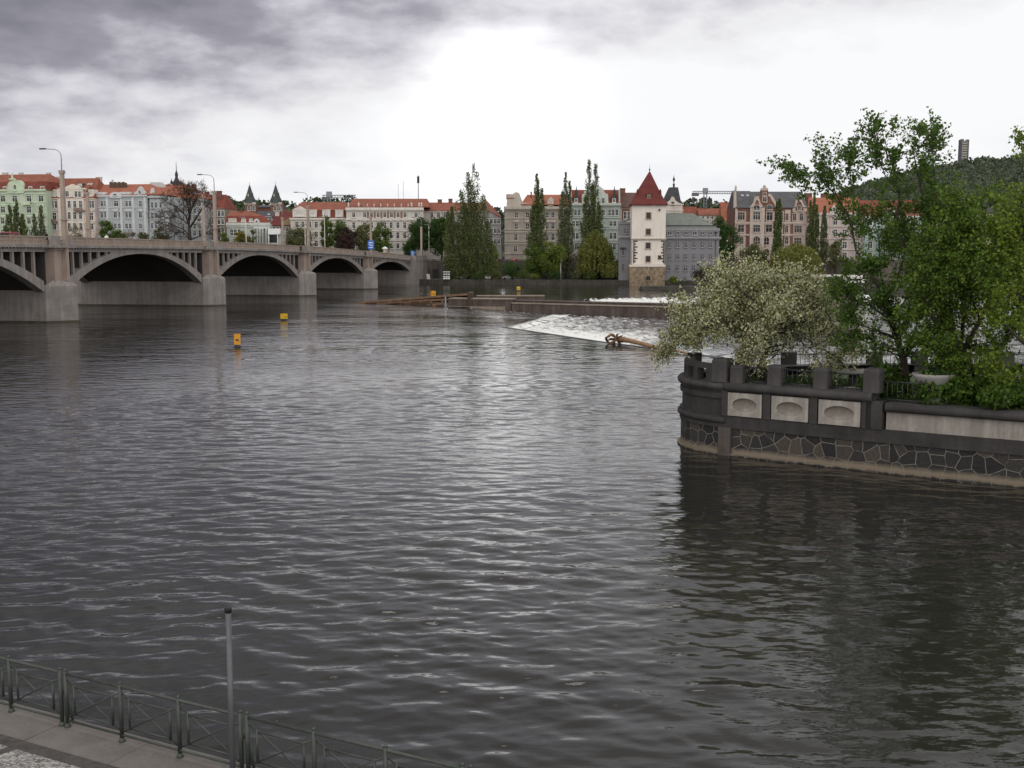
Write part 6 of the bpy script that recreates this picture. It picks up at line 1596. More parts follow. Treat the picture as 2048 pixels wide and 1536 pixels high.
for i in range(9):              # upright leaders at the top of the dome
    s = Vector(P_(1500+rnd.uniform(-30, 30), 650, 54.1)); e_ = Vector(P_(rnd.gauss(1492, 34), 530+abs(rnd.gauss(0, 16)), 54.1+rnd.uniform(-1.6, 1.6)))
    limbs.append(([tuple(s), tuple(s.lerp(e_, .5)+Vector((rnd.gauss(0, .2), 0, .1))), tuple(e_)], .04, .010))
def blossoms(t, C, rng):
    k = rng.random(len(C)) < .8
    quads_mesh('blossom', leaf_quads(C[k], .088, 1.05, 0, 0, rng), BL, t); quads_mesh('young_leaves', leaf_quads(C[~k], .10, 1.5, 0, .2, rng), BLG, t)
near_tree('blossom_tree', 'wide domed tree covered in cream blossom on the tip of the island', bb, limbs, blossoms, 0, 10, 31, 2, (.5, 1.05), .8, .22, 5.0, droop=.03, spreadleaf=.10)

# --- leafy trees on the right of the island
LA = leafmat('fresh_leaf', (.075, .138, .024), .42, .15, .42); LB = leafmat('bright_fresh_leaf', (.098, .165, .024), .42, .15, .42)
def PX(pl): return [P_(u, v, Y) for u, v, Y in pl]
A = 49.5
limbsA = [(PX([(1822, 800, A), (1812, 760, A), (1806, 715, A), (1795, 680, A), (1780, 640, A), (1772, 600, A)]), .20, .10),
 (PX([(1795, 680, A), (1835, 600, A-.5), (1850, 545, A-1), (1862, 480, A-1), (1850, 420, A-1), (1838, 360, A-1), (1826, 300, A-1)]), .11, .022),
 (PX([(1850, 545, A-1), (1815, 500, A-.6), (1790, 450, A-.2), (1800, 390, A), (1782, 320, A), (1766, 270, A)]), .07, .016),
 (PX([(1862, 480, A-1), (1872, 420, A-1.5), (1868, 340, A-1.5), (1862, 260, A-1.6)]), .06, .014),
 (PX([(1772, 600, A), (1745, 555, A+.6), (1712, 500, A+1), (1700, 440, A+1), (1672, 390, A+1), (1632, 350, A+1), (1595, 352, A+1)]), .075, .014),
 (PX([(1704, 460, A+1), (1708, 400, A+.8), (1700, 350, A+.6), (1704, 300, A+.6)]), .04, .012),
 (PX([(1672, 390, A+1), (1660, 340, A+1.3), (1652, 305, A+1.3)]), .03, .012), (PX([(1632, 350, A+1), (1590, 340, A+1), (1572, 326, A+1)]), .016, .008),
 (PX([(1772, 600, A), (1760, 540, A-.6), (1758, 480, A-1), (1745, 430, A-1)]), .06, .014), (PX([(1780, 640, A), (1740, 610, A-1), (1712, 600, A-1.4), (1684, 590, A-1.6)]), .05, .012),
 (PX([(1795, 680, A), (1752, 660, A-.8), (1720, 650, A-1.2), (1698, 668, A-1.4)]), .045, .012), (PX([(1806, 715, A), (1770, 700, A-.6), (1742, 690, A-.8)]), .035, .012),
 (PX([(1780, 640, A), (1820, 590, A+1), (1835, 550, A+1.5), (1822, 500, A+2)]), .05, .014), (PX([(1835, 600, A-.5), (1880, 550, A-.5), (1900, 500, A)]), .05, .014),
 (PX([(1806, 715, A), (1850, 670, A+.5), (1880, 640, A+.5)]), .05, .014), (PX([(1745, 555, A+.6), (1705, 560, A+1.2), (1690, 550, A+1.4)]), .04, .012), (PX([(1838, 360, A-1), (1858, 310, A-1), (1872, 270, A-1)]), .025, .01), (PX([(1800, 390, A), (1770, 350, A), (1752, 300, A), (1746, 268, A)]), .03, .01)]
limbsA += [(PX([(1795, 680, A), (1770, 620, A-1.2), (1760, 570, A-1.6), (1735, 530, A-1.8)]), .05, .014), (PX([(1806, 715, A), (1830, 660, A-1), (1845, 620, A-1.4), (1838, 570, A-1.6)]), .05, .014), (PX([(1772, 600, A), (1800, 540, A+.6), (1815, 480, A+1), (1808, 440, A+1)]), .05, .014),
 (PX([(1812, 760, A), (1780, 740, A-.6), (1760, 745, A-1)]), .035, .012), (PX([(1812, 760, A), (1850, 730, A-.6), (1870, 735, A-1)]), .035, .012), (PX([(1790, 450, A-.2), (1765, 430, A-.4), (1740, 440, A-.6)]), .03, .012), (PX([(1862, 480, A-1), (1880, 460, A-1.4), (1895, 430, A-1.6)]), .03, .012), (PX([(1745, 555, A+.6), (1725, 590, A+.4), (1705, 620, A+.3)]), .03, .012)]
near_tree('leafy_tree', 'tall leaning tree with loose sprays of leaves against the sky on the island', P_(1822, 800, A), limbsA, LA, .100, 14, 41, 2, (.55, 1.15), .85, .34, 4.9, spreadleaf=.08)
Bq = 48.3
limbsB = [(PX([(1955, 815, Bq), (1930, 770, Bq), (1918, 720, Bq), (1905, 660, Bq), (1885, 610, Bq)]), .26, .12),
 (PX([(1930, 770, Bq), (1922, 690, Bq+.6), (1930, 600, Bq+1), (1945, 520, Bq+1), (1955, 460, Bq+1)]), .12, .03), (PX([(1918, 720, Bq), (1960, 640, Bq-.5), (1995, 560, Bq-1), (2020, 490, Bq-1), (2036, 440, Bq-1)]), .12, .03),
 (PX([(1905, 660, Bq), (1900, 580, Bq-1), (1905, 500, Bq-1.4), (1915, 440, Bq-1.5)]), .09, .02), (PX([(1885, 610, Bq), (1850, 570, Bq-.5), (1830, 560, Bq-.6)]), .06, .015),
 (PX([(1930, 770, Bq), (1975, 720, Bq-1), (2010, 680, Bq-1.4), (2040, 640, Bq-1.5)]), .08, .02), (PX([(1918, 720, Bq), (1870, 700, Bq-1), (1850, 690, Bq-1.2)]), .05, .015),
 (PX([(1930, 600, Bq+1), (1980, 550, Bq+2), (1996, 490, Bq+2)]), .06, .015), (PX([(1960, 640, Bq-.5), (1930, 560, Bq-2), (1960, 500, Bq-2.4)]), .05, .015), (PX([(1945, 500, Bq+1), (1900, 450, Bq+1), (1885, 430, Bq+1)]), .04, .012),
 (PX([(1995, 560, Bq-1), (2040, 520, Bq-1), (2070, 480, Bq-1)]), .05, .015), (PX([(1885, 610, Bq), (1880, 540, Bq+1), (1870, 500, Bq+1.5)]), .05, .015), (PX([(1940, 790, Bq), (1900, 770, Bq-.8), (1880, 775, Bq-1)]), .04, .015), (PX([(1945, 795, Bq), (1985, 775, Bq-1), (2020, 765, Bq-1.2)]), .05, .015)]
limbsB += [(PX([(1885, 610, Bq), (1860, 620, Bq-1), (1840, 640, Bq-1.4)]), .04, .012), (PX([(1905, 660, Bq), (1870, 640, Bq-1.4), (1850, 600, Bq-1.8), (1846, 550, Bq-2)]), .05, .014), (PX([(1900, 580, Bq-1), (1870, 530, Bq-1.8), (1865, 480, Bq-2)]), .045, .014), (PX([(1930, 600, Bq+1), (1925, 520, Bq-.5), (1920, 450, Bq-.8), (1912, 410, Bq-.8)]), .05, .014), (PX([(1960, 640, Bq-.5), (1985, 600, Bq-2), (2000, 560, Bq-2.4)]), .045, .014), (PX([(1930, 770, Bq), (1900, 730, Bq-1.5), (1880, 700, Bq-1.8)]), .04, .012), (PX([(1955, 460, Bq+1), (1965, 420, Bq+1), (1990, 400, Bq+1)]), .03, .01)]
near_tree('leafy_tree', 'broad dense bright green tree on the island at the right', P_(1955, 815, Bq), limbsB, LB, .096, 22, 43, 2, (.7, 1.35), .85, .2, 6.0, spreadleaf=.11)
Cq = 46.5
limbsC = [(PX([(2120, 830, Cq), (2085, 720, Cq), (2060, 620, Cq), (2044, 540, Cq), (2042, 470, Cq), (2050, 410, Cq)]), .22, .03), (PX([(2085, 720, Cq), (2040, 680, Cq-1), (2000, 640, Cq-1.5), (1985, 600, Cq-1.5)]), .08, .02), (PX([(2060, 620, Cq), (2010, 560, Cq-.5), (1996, 520, Cq-.6), (1992, 480, Cq-.6)]), .08, .02), (PX([(2044, 540, Cq), (2075, 480, Cq), (2085, 420, Cq)]), .07, .02),
 (PX([(2100, 770, Cq), (2040, 760, Cq-1), (2000, 750, Cq-1.2)]), .07, .02), (PX([(2042, 470, Cq), (2016, 440, Cq), (2020, 420, Cq)]), .03, .012), (PX([(2090, 740, Cq), (2050, 600, Cq+1), (2020, 480, Cq+1)]), .07, .02), (PX([(2048, 360, Cq), (2060, 310, Cq), (2056, 296, Cq)]), .02, .01)]
near_tree('leafy_tree', 'yellow green tree cut by the right edge of the photo', P_(2120, 830, Cq), limbsC, leafmat('yellow_green_leaf', (.135, .20, .026), .4, .15, .42), .100, 18, 47, 2, (.7, 1.2), .85, .25, 5.6, spreadleaf=.11)
# ivy and low bushes along the low wall
for (u, v, Y, r, lb) in ((1772, 780, 48.8, (1.0, .8, .9), 'leafy bush at the foot of the leaning tree'), (1905, 795, 47.0, (1.5, 1.1, 1.1), 'dark leafy bush spilling over the low wall at the foot of the dense tree'), (1985, 800, 46.2, (1.6, 1.0, 1.0), 'leafy bush behind the low wall right of the dense tree'), (2050, 800, 45.0, (1.4, 1.0, 1.1), 'leafy bush at the right edge of the photo')):
    q = at(u, v, Y); t = thing('bush', lb, 'bush', (q.x, q.y, IZ-.1), 0, 'bushes along the island wall')
    C = np.concatenate([shell(420, (RNG.normal()*r[0]*.45, RNG.normal()*r[1]*.4, r[2]*(.35+.5*random.random())), (r[0]*.55, r[1]*.55, r[2]*.45), core=.1) for _ in range(7)]); C = C[C[:, 2] > .02]
    mb = MB()
    for i in range(9): a = random.random()*6.28; mb.tube([(0, 0, 0), (math.cos(a)*r[0]*.5, math.sin(a)*r[1]*.5, r[2]*.9)], [.03, .01], 4)
    mb.build('stem', M_BARK, t); quads_mesh('foliage', leaf_quads(C, .15, 1.3), LA, t)
# ================================================================== THINGS ON THE WATER
TIMB = mat('weathered_timber', (.21, .13, .085), .85, .35, 2.0, .3, bump=.02, fine=8)
TIMD = mat('gap_shade_timber', (.028, .019, .015), .85, .3, 2.0)  # for filler beams added behind, painting the shade in the gaps between timbers
tb = thing('timber_boom', 'long sloping raft of brown timber beams rising from the water to a stone wall', 'timber boom', (0, 0, 0))
tipp = ground(716, 606, 0.0); e = at(938, 592, 204)
rnd = random.Random(3)
for j in range(7):
    if j < 3: a = Vector((tipp.x + j*2.2, tipp.y - 1.2, .08)); b_ = Vector((-7.4 - .9*j, 204.0, 2.1 - j*.86)); th = .19
    elif j < 5: a = Vector((tipp.x + 1 + (j-3)*2, tipp.y - .6, .0)); b_ = Vector((-7.6, 204.8, 1.62 - (j-3)*.86)); th = .24
    else: a = Vector((tipp.x + 4 + 3*(j-5), tipp.y - 2.8, .02)); b_ = Vector((-11.6, 201.9, 1.2-.75*(j-5))); th = .15
    d = (b_-a).normalized(); s1 = Vector((d.y, -d.x, 0)).normalized()*.24; s2 = Vector((0, 0, th))
    mb = MB(); P = [a-s1-s2, a+s1-s2, a+s1+s2, a-s1+s2]; Q = [b_-s1-s2, b_+s1-s2, b_+s1+s2, b_-s1+s2]
    for i in range(4): mb.face([P[i], P[(i+1) % 4], Q[(i+1) % 4], Q[i]])
    mb.face(P); mb.face(Q); mb.build('beam', TIMD if j in (3, 4) else TIMB, tb)
for i in range(9):
    t = .12+.1*i; c = tipp.lerp(Vector((-9, 203, 0)), t); mb = MB(); mb.lathe([(.16, -1.2), (.16, max(.1, 1.5*t))], c.x, c.y-1.0+rnd.random()*.8, 8); mb.build('pile', TIMB, tb)
mb = MB(); mb.box(-7.9, -7.0, 200.5, 206.2, -.5, 2.4); mb.build('end_post', mat('dark_wet_timber', (.06, .04, .03), .8, .3, 2), tb)
mb = MB(); mb.box(-12.0, -11.75, 201.3, 201.5, -.6, 1.7); mb.build('pale_post', M_STEEL, tb)

WST = mat('weir_wall_stone', (.115, .088, .078), .9, .25, .5, .5, bump=.02, fine=3); WTOP = mat('pale_wall_coping', (.27, .225, .18), .9, .2, .6, .2)
dw = thing('river_wall', 'long low brown stone wall dividing the river behind the weir', 'wall', (0, 0, 0))
def wallseg(p, q, th, z0, z1, lip=.35, m=WST):
    p = Vector(p); q = Vector(q); d = (q-p).normalized(); n_ = Vector((-d.y, d.x))*th
    mb = MB(); mb.prismz([tuple(p), tuple(q), tuple(q+n_), tuple(p+n_)], z0, z1-.18); mb.build('wall', m, dw)
    o = Vector((-d.y, d.x))*.12
    mb = MB(); mb.prismz([tuple(p-o), tuple(q-o), tuple(q+n_+o), tuple(p+n_+o)], z1-.18, z1); mb.build('coping', WTOP if lip else m, dw)
wallseg((-11.4, 201.8), (-.2, 198.6), 3.2, -2, 1.45)
mb = MB(); mb.prismz([(-11.4, 201.1), (-1.2, 198.3), (-1.2, 199), (-11.4, 201.8)], -1, .02); mb.build('ledge', WTOP, dw)
wallseg((-.2, 198.9), (38, 176.5), 1.1, -2, .75); wallseg((.4, 200.2), (38.6, 177.8), 2.4, -2, 1.15, 0)
wallseg((-6.5, 206.2), (6.0, 206.6), 2.0, -2, 1.75)

def buoy(label, u, vw, colm, h, w):
    q = ground(u, vw, 0.0); t = thing('buoy', label, 'buoy', (q.x, q.y, 0), random.random(), 'yellow marker buoys on the river')
    mb = MB(); mb.lathe([(w*.55, -.3), (w*.6, .05), (w*.55, .16), (w*.3, .2)], 0, 0, 14); mb.build('float', M_DARK, t)
    mb = MB(); k = w/2
    mb.box(-k, k, -k, k, .26, h*.93); mb.prismz([(-k*.96, -k*.96), (k*.96, -k*.96), (k*.96, k*.96), (-k*.96, k*.96)], h*.93, h*.95)
    mb.box(-k*1.06, k*1.06, -k*1.06, k*1.06, h*.95, h); mb.build('marker', colm, t)
    mb = MB(); mb.box(-k*.5, k*.5, -k-.02, -k+.01, h*.5, h*.62); mb.tube([(0, 0, h), (0, 0, h+.12)], .05, 6); mb.build('fitting', M_DARK, t)
ORG = mat('orange_yellow_plastic', (.66, .30, .025), .5, .12, 3)
buoy('orange yellow box buoy nearest the viewer left of centre', 475, 694, ORG, 1.3, .60); buoy('yellow box buoy before the second bridge arch', 568, 641, YEL, .95, .70)
buoy('small orange buoy behind the timber boom', 866, 596, ORG, 1.5, .9); buoy('small yellow buoy near the far bank below the beige corner house', 1037, 582, YEL, 1.1, .85); 
q = ground(1689, 616, LOWZ); t = thing('buoy', 'small yellow buoy glimpsed among the leaves of the leaning tree', 'buoy', (q.x, q.y, LOWZ), 0, 'yellow marker buoys on the river'); mb = MB(); mb.lathe([(.3, -.2), (.55, .1), (.5, .7), (.2, 1.0)], 0, 0, 12); mb.build('marker', YEL, t); mb = MB(); mb.lathe([(.58, .02), (.6, .15), (.58, .28)], 0, 0, 12); mb.build('collar', M_DARK, t)

# driftwood trunk caught on the weir
lg = thing('driftwood_log', 'long peeled driftwood log with a ring of roots stranded on the weir edge', 'log', (0, 0, 0))
DW = mat('peeled_wood', (.30, .18, .10), .8, .25, 3, .0, bump=.02); DW2 = mat('wet_root_wood', (.15, .085, .05), .8, .3, 3)
a = ground(1238, 683, .25); b_ = ground(1348, 701, .2)
mb = MB(); pts = [a.lerp(b_, t) + Vector((0, 0, .28-.3*t+.05*math.sin(t*7))) for t in (0, .2, .4, .6, .8, 1.0, 1.25)]; mb.tube(pts, [.30, .25, .22, .2, .17, .13, .09], 10); mb.build('trunk', DW, lg)
c = ground(1222, 686, .1); mb = MB(); pts = [Vector((c.x + math.cos(t)*(.5+.08*math.sin(3*t)), c.y + .3*math.sin(t*2), .5 + math.sin(t)*(.42+.07*math.cos(4*t)))) for t in [i*2*math.pi/18 for i in range(19)]]; mb.tube(pts, [.09+.06*abs(math.sin(i*1.3)) for i in range(len(pts))], 8); mb.build('root_ring', DW2, lg)
mb = MB()
for i in range(12):
    a2 = rnd.random()*6.28; p0 = Vector((c.x+.55, c.y, .5)); mb.tube([p0, p0+Vector((math.cos(a2)*.6, rnd.gauss(0, .4), math.sin(a2)*.4)), p0+Vector((math.cos(a2)*1.0, rnd.gauss(0, .6), math.sin(a2)*.55))], [.14, .09, .03], 5)
mb.build('roots', DW2, lg)

# white moored boat on the right bank
q0 = at(1537, 552, 326); q1 = at(1688, 552, 326)
t = thing('boat', 'long low white roofed boat moored at the right bank under the willows', 'boat', (q0.x, 326, 0)); L = q1.x-q0.x
mb = MB(); mb.prismz([(0, 0), (L, 0), (L+3, 2), (L, 4), (0, 4), (-1, 2)], -.3, .9); mb.build('hull', mat('dark_boat_hull', (.05, .04, .04), .6), t)
mb = MB(); mb.box(.3, L-.2, .4, 3.6, .9, 2.7); mb.build('cabin', mat('boat_cabin_brown', (.09, .075, .065), .7, .2, 1), t); mb = MB(); mb.box(-.4, L, 0, 4, 2.7, 3.35); mb.build('roof', mat('boat_roof_white', (.62, .6, .57), .6, .06), t)
for i in range(7): mb = MB(); x = 1.5+i*(L-3)/6; mb.box(x-.8, x+.8, .33, .42, 1.3, 2.2); mb.build('window', M_GLASS, t)
q2 = at(1683, 552, 325); q3 = at(1724, 552, 325)
t = thing('boat', 'short bright white cabin boat just right of the long boat', 'boat', (q2.x, 322, 0)); L = q3.x-q2.x
mb = MB(); mb.prismz([(0, 0), (L*.8, 0), (L+1.5, 1.6), (L*.8, 3.2), (0, 3.2)], -.3, 1.2); mb.build('hull', M_DARK, t); mb = MB(); mb.prism([(0, 1.2), (L, 1.2), (L+.3, 2.9), (L-.6, 3.3), (-.2, 3.3)], .3, 2.9); mb.build('cabin', mat('boat_white', (.8, .78, .74), .5, .04), t); mb = MB(); mb.box(.8, L-.8, .24, .31, 1.8, 2.4); mb.build('window', M_GLASS, t)

# ================================================================== FAR QUAY DETAILS
def sign(name, label, loc, w, h, draw, post=None, rz=0, cat='sign'):
    t = thing(name, label, cat, loc, rz); draw(t, w, h)
    if post: mb = MB(); mb.tube([(0, .1, 0), (0, .1, post)], .08, 6); mb.build('post', M_STEEL, t)
    return t
BLUE = mat('sign_blue', (.02, .13, .50), .5, .08)
def blue(t, w, h):
    mb = MB(); mb.box(-w/2, w/2, -.05, .05, 0, h); mb.build('board', BLUE, t)
    mb = MB()
    for z, a, b_ in ((.74, -.36, .3), (.55, -.36, .12), (.14, -.36, .36), (.36, -.2, .36)): mb.box(w*a, w*b_, -.06, -.051, h*z, h*z+h*.07)
    mb.box(w*.3, w*.36, -.06, -.051, h*.5, h*.72); mb.build('lettering', M_WHITE, t)
p = bw(-1.75, 3*PITCHB+.1, zp(3*PITCHB)+.45)
sign('road_sign', 'blue direction sign with white lines fixed to a bridge pylon', p, 1.65, 2.3, blue)
q = at(826, 492, 368); sign('road_sign', 'small faded blue sign left of the last bridge pylon', (q.x, 366, 8.5), 1.2, 1.9, blue, None)
q = at(757, 563, 350); Yel2 = mat('sign_yellow', (.62, .42, .03), .6, .08)
def yel(t, w, h):
    mb = MB(); mb.box(-w/2, w/2, -.05, .05, 0, h); mb.build('board', Yel2, t); mb = MB(); mb.box(-w*.3, -w*.05, -.07, -.051, h*.25, h*.7); mb.box(w*.08, w*.25, -.07, -.051, h*.3, h*.65); mb.build('symbol', M_DARK, t)
sign('navigation_sign', 'yellow rectangular sign under the last bridge arch', at(758, 562, 354), 2.1, 1.75, yel)
def bw_sign(t, w, h):
    mb = MB(); mb.box(-w/2, w/2, -.06, .06, 0, h); mb.build('board', mat('sign_black', (.012, .012, .014), .5), t)
    mb = MB()
    for i in range(4):
        for j in range(3): mb.box(-w/2 + w*j/3+.05, -w/2+w*(j+1)/3-.05, -.075, -.061, h*(.02+.255*i), h*(.12+.255*i) if i else h*.2)
    mb.build('stripes', M_WHITE, t)
sign('navigation_sign', 'black sign board with rows of white bars on the lower quay', (at(893, 556, 349).x, 349.5, LQ+.15), 2.15, 2.75, bw_sign)
q = at(856, 556, 350); t = thing('notice_board', 'pale leaning board against the wall on the lower quay', 'board', (q.x, 352, LQ)); mb = MB(); mb.prism([(-.45, 0), (.55, 0), (.35, 1.75), (-.65, 1.75)], -.06, .06); mb.build('board', mat('pale_board', (.5, .47, .45), .7, .08), t); mb = MB(); mb.tube([(0, .05, 1.2), (0, .8, 0)], .04, 5); mb.build('prop', M_DARK, t)
for u, lb in ((845, 'dark left door in the street wall beside the bridge end'), (872, 'dark right door in the street wall near the striped sign board')):
    q = at(u, 556, 364.5); t = thing('door', lb, 'door', (q.x, 352-.16*(q.x+27)+13.9, LQ), BROT); mb = MB(); mb.box(-.8, .8, -.1, .1, 0, 2.9); mb.build('leaf', mat('door_dark_green', (.03, .04, .04), .6), t); mb = MB(); mb.box(-1, -.8, -.18, .1, 0, 3.1); mb.box(.8, 1, -.18, .1, 0, 3.1); mb.box(-.8, .8, -.18, .1, 2.9, 3.1); mb.build('frame', M_QUAY, t)
# long low cafe pavilion
q = at(1088, 550, 356); q2 = at(1186, 550, 356)
t = thing('pavilion', 'long low dark green glazed pavilion on the lower quay behind the trees', 'pavilion', (q.x, 355, LQ)); L = q2.x-q.x; DG = mat('dark_green_paint', (.02, .035, .028), .6, .2, 1)
mb = MB(); mb.box(0, L, .1, 5, 0, 3.0); mb.build('wall', DG, t); mb = MB(); mb.box(-.4, L+.4, -.5, 5.4, 3.0, 3.25); mb.build('roof', mat('pavilion_roof', (.05, .05, .05), .8), t)
for i in range(9): mb = MB(); mb.box(L*(i+.1)/9, L*(i+.9)/9, .02, .099, .7, 2.6); mb.build('window', M_GLASS, t)

def traffic_light(label, loc, lit, rz=0):
    t = thing('traffic_light', label, 'traffic light', loc, rz, 'traffic lights beyond the bridge'); mb = MB(); mb.tube([(0, .2, 0), (0, .2, 2.4)], .07, 6); mb.build('post', M_DARK, t)
    mb = MB(); mb.box(-.3, .3, -.15, .15, 2.2, 4.1 if lit == 'green' else 3.5); mb.build('housing', M_DARK, t)
    mb = MB(); z = 2.55 if lit == 'green' else 3.15
    mb.lathe([(.24, -.04), (.2, .02)], 0, 0, 12); o = mb.build('lit_lamp', glow('lit_'+lit, (.05, .9, .55) if lit == 'green' else (1, .05, .04), 1.6), t, (0, -.19, z)); o.rotation_euler = (math.pi/2, 0, 0)
    mb = MB(); mb.lathe([(.2, -.04), (.17, .0)], 0, 0, 12); o = mb.build('dark_lamp', mat('unlit_lens', (.08, .03, .02), .3), t, (0, -.17, z+.62 if lit == 'green' else 2.55)); o.rotation_euler = (math.pi/2, 0, 0)
q = at(843, 512, 366); traffic_light('traffic light showing green beside the last bridge pylon', (q.x, 366, q.z-2.4), 'green')
q = at(1028, 519, 362); traffic_light('traffic light showing red in front of the beige corner house', (q.x, 362, q.z-3.15), 'red')
q = at(1003, 520, 363); t = thing('road_sign', 'round red rimmed sign beside a blue one near the beige corner house', 'sign', (q.x, 363, ST_Z)); mb = MB(); mb.tube([(0, .1, 0), (0, .1, q.z-ST_Z+.9)], .06, 6); mb.build('post', M_STEEL, t); mb = MB(); mb.lathe([(.5, -.03), (.5, .03)], 0, 0, 16); o = mb.build('disc', mat('sign_red', (.4, .05, .06), .5), t, (-.3, 0, q.z-ST_Z)); o.rotation_euler = (math.pi/2, 0, 0); mb = MB(); mb.box(.5, 1.0, -.03, .03, q.z-ST_Z-1.0, q.z-ST_Z+.4); mb.build('blue_plate', BLUE, t)
# white topped advertising column
q = at(770, 512, 362); t = thing('advertising_column', 'round pillar with a white domed top beyond the parapet', 'advertising column', (q.x, 362, ST_Z)); zt_ = at(770, 493, 362).z-ST_Z
mb = MB(); mb.lathe([(.62, 0), (.6, zt_-1.0), (.6, zt_-.85)], 0, 0, 14); mb.build('drum', mat('poster_cream', (.5, .42, .33), .8, .25, 2), t); mb = MB(); mb.lathe([(.95, zt_-.85), (.95, zt_-.6), (.6, zt_-.25), (.08, zt_)], 0, 0, 14); mb.build('cap', M_WHITE, t)

# cars
def car(label, loc, rz, paint, group, L=4.2, H=1.5, van=False):
    t = thing('parked_car', label, 'car', loc, rz, group); w = .86; k = L/4.2
    side = [(-2.05*k, .35), (-2.1*k, .75), (-1.25*k, .92), (-.55*k, H*.95), (-.3*k, H), (.95*k, H), (1.35*k, H*.93), (1.9*k, .95), (2.1*k, .85), (2.1*k, .35)]
    mb = MB(); n = len(side)
    A = [(x, -w*(.86 if z > 1 else 1), z) for x, z in side]; B = [(x, w*(.86 if z > 1 else 1), z) for x, z in side]
    for i in range(n): j = (i+1) % n; mb.face([A[i], A[j], B[j], B[i]])
    mb.face(A); mb.face(B); o = mb.build('body', paint, t)
    mb = MB()
    for s in (-1, 1):
        y = s*w*.94
        mb.face([(-.95*k, y, .98), (-.42*k, y*.93, H*.92), (.22*k, y*.93, H*.92), (.22*k, y, .98)]); mb.face([(.3*k, y, .98), (.3*k, y*.93, H*.92), (.95*k, y*.93, H*.92), (1.3*k, y, .98)])
    mb.face([(-1.18*k, -.7, .97), (-1.18*k, .7, .97), (-.62*k, .66, H*.91), (-.62*k, -.66, H*.91)]); mb.face([(1.72*k, -.7, 1.05), (1.72*k, .7, 1.05), (1.42*k, .66, H*.9), (1.42*k, -.66, H*.9)])
    for v_ in range(len(mb.v)):
        x, y, z = mb.v[v_]; mb.v[v_] = (x + (-.03 if x < -.5*k and abs(y) < .75 else .03 if x > 1.4*k and abs(y) < .75 else 0), y*1.02, z+.012)
    mb.build('glazing', M_GLASS, t)
    for x in (-1.3*k, 1.3*k):
        for s in (-1, 1):
            mb = MB(); mb.lathe([(.2, -.1), (.32, -.09), (.32, .09), (.2, .1)], 0, 0, 14); o = mb.build('wheel', M_TYRE, t, (x, s*.78, .32)); o.rotation_euler = (math.pi/2, 0, 0)
    for s in (-1, 1): mb = MB(); mb.box(-2.12*k, -2.03*k, s*.62-.14, s*.62+.14, .62, .76); mb.build('headlight', M_WHITE, t)
    return t
REDP = mat('red_car_paint', (.26, .05, .045), .35, .08); WHP = mat('white_car_paint', (.62, .62, .62), .35, .05); BLP = mat('dark_car_paint', (.03, .035, .05), .35, .1); SIL = mat('silver_car_paint', (.35, .36, .38), .35, .08)
gq = 'cars parked on the lower quay'
for u, Y, pt, lb in ((990, 355, REDP, 'red car parked on the lower quay right of the poplar cluster'), (976, 354, WHP, 'white car half hidden by leaves beside the red car'), (926, 355, SIL, 'silver car behind the trunk of the poplar cluster'), (1017, 355.5, WHP, 'pale car behind the dark bushy tree on the lower quay')):
    car(lb, (at(u, 555, Y).x, Y, LQ), R(90 if u in (976,) else 8), pt, gq)
def on_bridge(x, y): q = bw(x, y, zp(y)-1.15); return q
car('red car crossing the bridge at the left edge behind the parapet', on_bridge(-7.6, -3.6), BROT+math.pi/2, REDP, 'cars on the bridge', 4.4, 1.72)
car('silver car at the far end of the bridge before the glass fronted pavilion', on_bridge(-12, 3.05*PITCHB), BROT+math.pi/2, SIL, 'cars on the bridge', 4.2, 1.5)

